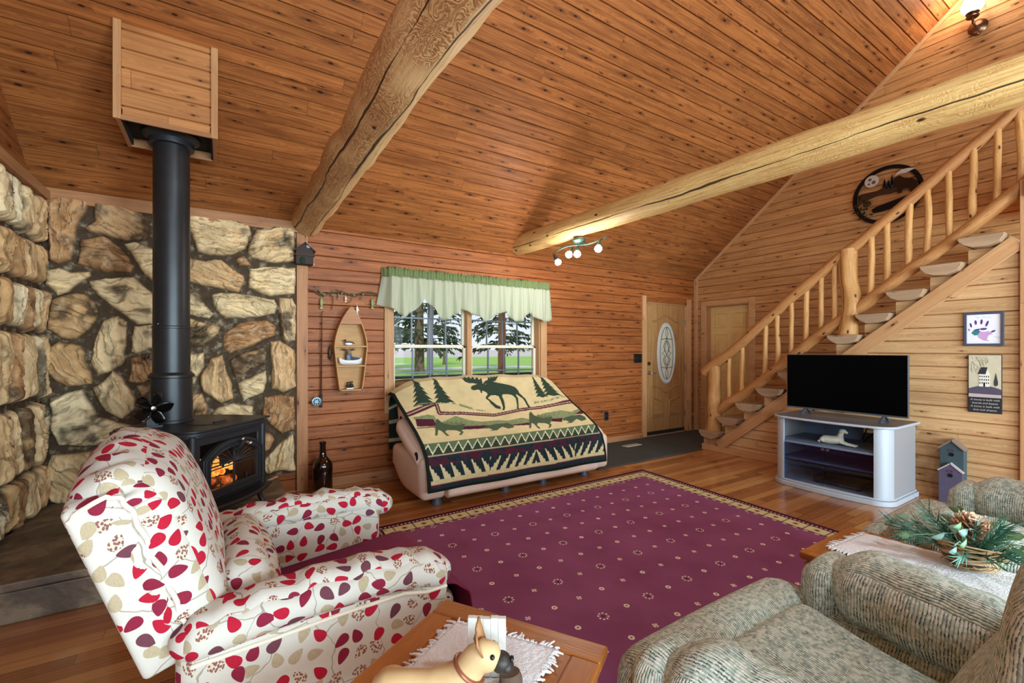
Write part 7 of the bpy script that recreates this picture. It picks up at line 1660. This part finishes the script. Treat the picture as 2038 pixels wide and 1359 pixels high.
post('brown log porch post in the right half of the window', 4.06, 0.062, log_mat('brown porch log', RGB(128, 86, 58), RGB(84, 52, 34), 0.6))
barkm = plain('grey brown bark', RGB(112, 96, 78), 0.9, 0, 0.3, 3, 0.3); ndl = plain('dark conifer needles', RGB(58, 74, 50), 0.9, 0, 0.3, 2)
def conifer(label, px, d, h, tr, low, spread, n, seed, thick=1.0):
    r = np.random.RandomState(seed); t_ = (px - 1019) / 900.; S_ = math.sin(CYAW); C_ = math.cos(CYAW)
    x0, y0 = (S_ + C_ * t_) * d, (C_ - S_ * t_) * d
    T = thing('conifer_tree', label, 'tree', (x0, y0, GZ), 0, 'spruces on the lawn')
    mb = MB(); mb.tube([(0, 0, -0.1), (0.02 * r.randn(), 0, 0.3), (0, 0, h * 0.3), (0.1 * r.randn(), 0.1 * r.randn(), h * 0.7), (0, 0, h)], [tr * 1.7, tr * 1.1, tr * 0.95, tr * 0.5, 0.03], 12); mb.build('trunk', barkm, T)
    mb = MB(); mf = MB()
    for k in range(n):
        z = low + (h - low) * (k / n) ** 1.1; L = spread * (1 - 0.85 * (z - low) / (h - low)) * r.uniform(0.65, 1.1); a = r.uniform(0, 2 * PI); o_ = Vector((math.cos(a), math.sin(a), 0)); dr = r.uniform(0.15, 0.4)
        pts = [Vector((0, 0, z)) + o_ * L * q + Vector((0, 0, 0.15 * L * q - dr * L * q * q)) for q in np.linspace(0, 1, 6)]
        mb.tube(pts, [0.05, 0.04, 0.03, 0.022, 0.015, 0.008], 5)
        for q in range(int(L * 13 * thick)):
            u = r.uniform(0.15, 1.0); i = min(4, int(u * 5)); p = pts[i].lerp(pts[i + 1], u * 5 - i); s_ = Vector((-o_.y, o_.x, 0)) * r.uniform(-1, 1) * (0.55 * L * (1.05 - u) + 0.1) * 0.6; p = p + s_ * 0.6; dd = (o_ * r.uniform(0.2, 0.7) + s_ * 0.8 + Vector((0, 0, -r.uniform(0.15, 0.6)))).normalized(); l2 = r.uniform(0.25, 0.55); w = r.uniform(0.05, 0.11); nn = dd.cross(Vector((r.randn(), r.randn(), r.randn()))).normalized() * w
            mf.add([p - nn * 0.4, p + nn * 0.4, p + dd * l2 * 0.5 + nn, p + dd * l2, p + dd * l2 * 0.5 - nn], [(0, 1, 2, 3, 4)])
    mb.build('branches', barkm, T); o = mf.build('needles', ndl, T, False); o['kind'] = 'stuff'
CYAW = math.atan(579 / 900.)
conifer('big spruce with a thick trunk left in the window', 834, 36, 17, 0.36, 2.0, 4.2, 120, 1)
conifer('slim young spruce between the left porch post and the window middle', 884, 58, 10, 0.16, 2.0, 3.2, 70, 2, 0.8)
conifer('drooping spruce behind the brown porch post', 998, 40, 15, 0.30, 1.9, 4.4, 95, 3)
conifer('spruce at the left edge of the window', 775, 44, 14, 0.25, 2.3, 4.0, 80, 4)
# ------------------------------------------------------------------ sky, sun, lamps, camera
w = bpy.data.worlds.new('World'); sc.world = w; w.use_nodes = True; nt = w.node_tree; bg = nt.nodes['Background']
tc = nt.nodes.new('ShaderNodeTexCoord'); sp = nt.nodes.new('ShaderNodeSeparateXYZ'); nt.links.new(tc.outputs['Generated'], sp.inputs[0])
cr = nt.nodes.new('ShaderNodeValToRGB'); nt.links.new(sp.outputs[2], cr.inputs[0])
for e, (p, c) in zip(cr.color_ramp.elements, ((0.0, (0.80, 0.86, 0.95, 1)), (0.5, (0.50, 0.66, 0.92, 1)))): e.position = p; e.color = c
nt.links.new(cr.outputs[0], bg.inputs[0]); bg.inputs[1].default_value = 1.0
def light(kind, name, loc, energy, col, size=0.1, rot=None, size_y=None):
    l = bpy.data.lights.new(name, kind); l.energy = energy; l.color = col
    if kind == 'AREA': l.shape = 'RECTANGLE'; l.size = size; l.size_y = size_y or size
    elif kind == 'SUN': l.angle = rad(2)
    else: l.shadow_soft_size = size
    o = bpy.data.objects.new(name, l); COL.objects.link(o); o.location = loc
    if rot: o.rotation_euler = rot
    return o
light('SUN', 'sun', (0, -20, 30), 2.2, (1.0, 0.95, 0.86), rot=(rad(52), 0, rad(-28)))
for p in BULBS: light('POINT', 'track_bulb_light', p, 7, (1.0, 0.98, 0.96), 0.04)
light('POINT', 'sconce_light', (6.55, 1.372, 5.02), 34, (1.0, 0.90, 0.78), 0.09)
# added area fill lights inside the two assumed rear windows, in place of daylight
for (a, b, c, d), e in zip(RW, (280, 450)):
    light('AREA', 'rear_fill_light', ((a + b) / 2, YF + 0.08, (c + d) / 2), e, (0.64, 0.88, 1.0), b - a, (rad(90), 0, 0), d - c)
# added lamp behind the camera for soft fill, a globe on a rod
LP = thing('fill_globe', 'added white globe lamp behind the viewer for soft fill light', 'fill lamp', (1.9, -0.9, 3.55))
mb = MB(); mb.ball((0, 0, 0), 0.16, 24, 16); gpl = mb.build('globe', M['globe'], LP); 
mb = MB(); mb.tube([(0, 0, 0.15), (0, 0, 1.72)], 0.012, 8); mb.lathe([(0, 0.15), (0.07, 0.15), (0.05, 0.2), (0, 0.2)], 16); mb.build('rod', M['bronze'], LP)
light('POINT', 'fill_globe_light', (1.9, -0.9, 3.28), 125, (0.74, 0.92, 1.0), 0.16)
light('AREA', 'left_fill_light', (XL + 0.08, (LWIN[0] + LWIN[1]) / 2, (LWIN[2] + LWIN[3]) / 2), 150, (0.64, 0.88, 1.0), LWIN[3] - LWIN[2], (0, rad(-90), 0), LWIN[1] - LWIN[0])  # fill light of the added left window, aimed at the right side
cam = bpy.data.cameras.new('camera'); co = bpy.data.objects.new('camera', cam); COL.objects.link(co)
co.location = (0, 0, 1.355); co.rotation_euler = (PI / 2, 0, -CYAW); cam.sensor_width = 36; cam.lens = 900 / 2038 * 36; cam.shift_y = 16.5 / 2038; cam.clip_start = 0.05; cam.clip_end = 3000
sc.camera = co
vs = sc.view_settings; vs.view_transform = 'Standard'; vs.look = 'None'; vs.gamma = 1; vs.exposure = 0.16; vs.use_curve_mapping = False
sc.cycles.use_denoising = True; sc.cycles.max_bounces = 8; sc.cycles.diffuse_bounces = 5; sc.cycles.transparent_max_bounces = 12; sc.cycles.sample_clamp_indirect = 6.0; sc.cycles.caustics_reflective = False; sc.cycles.caustics_refractive = False
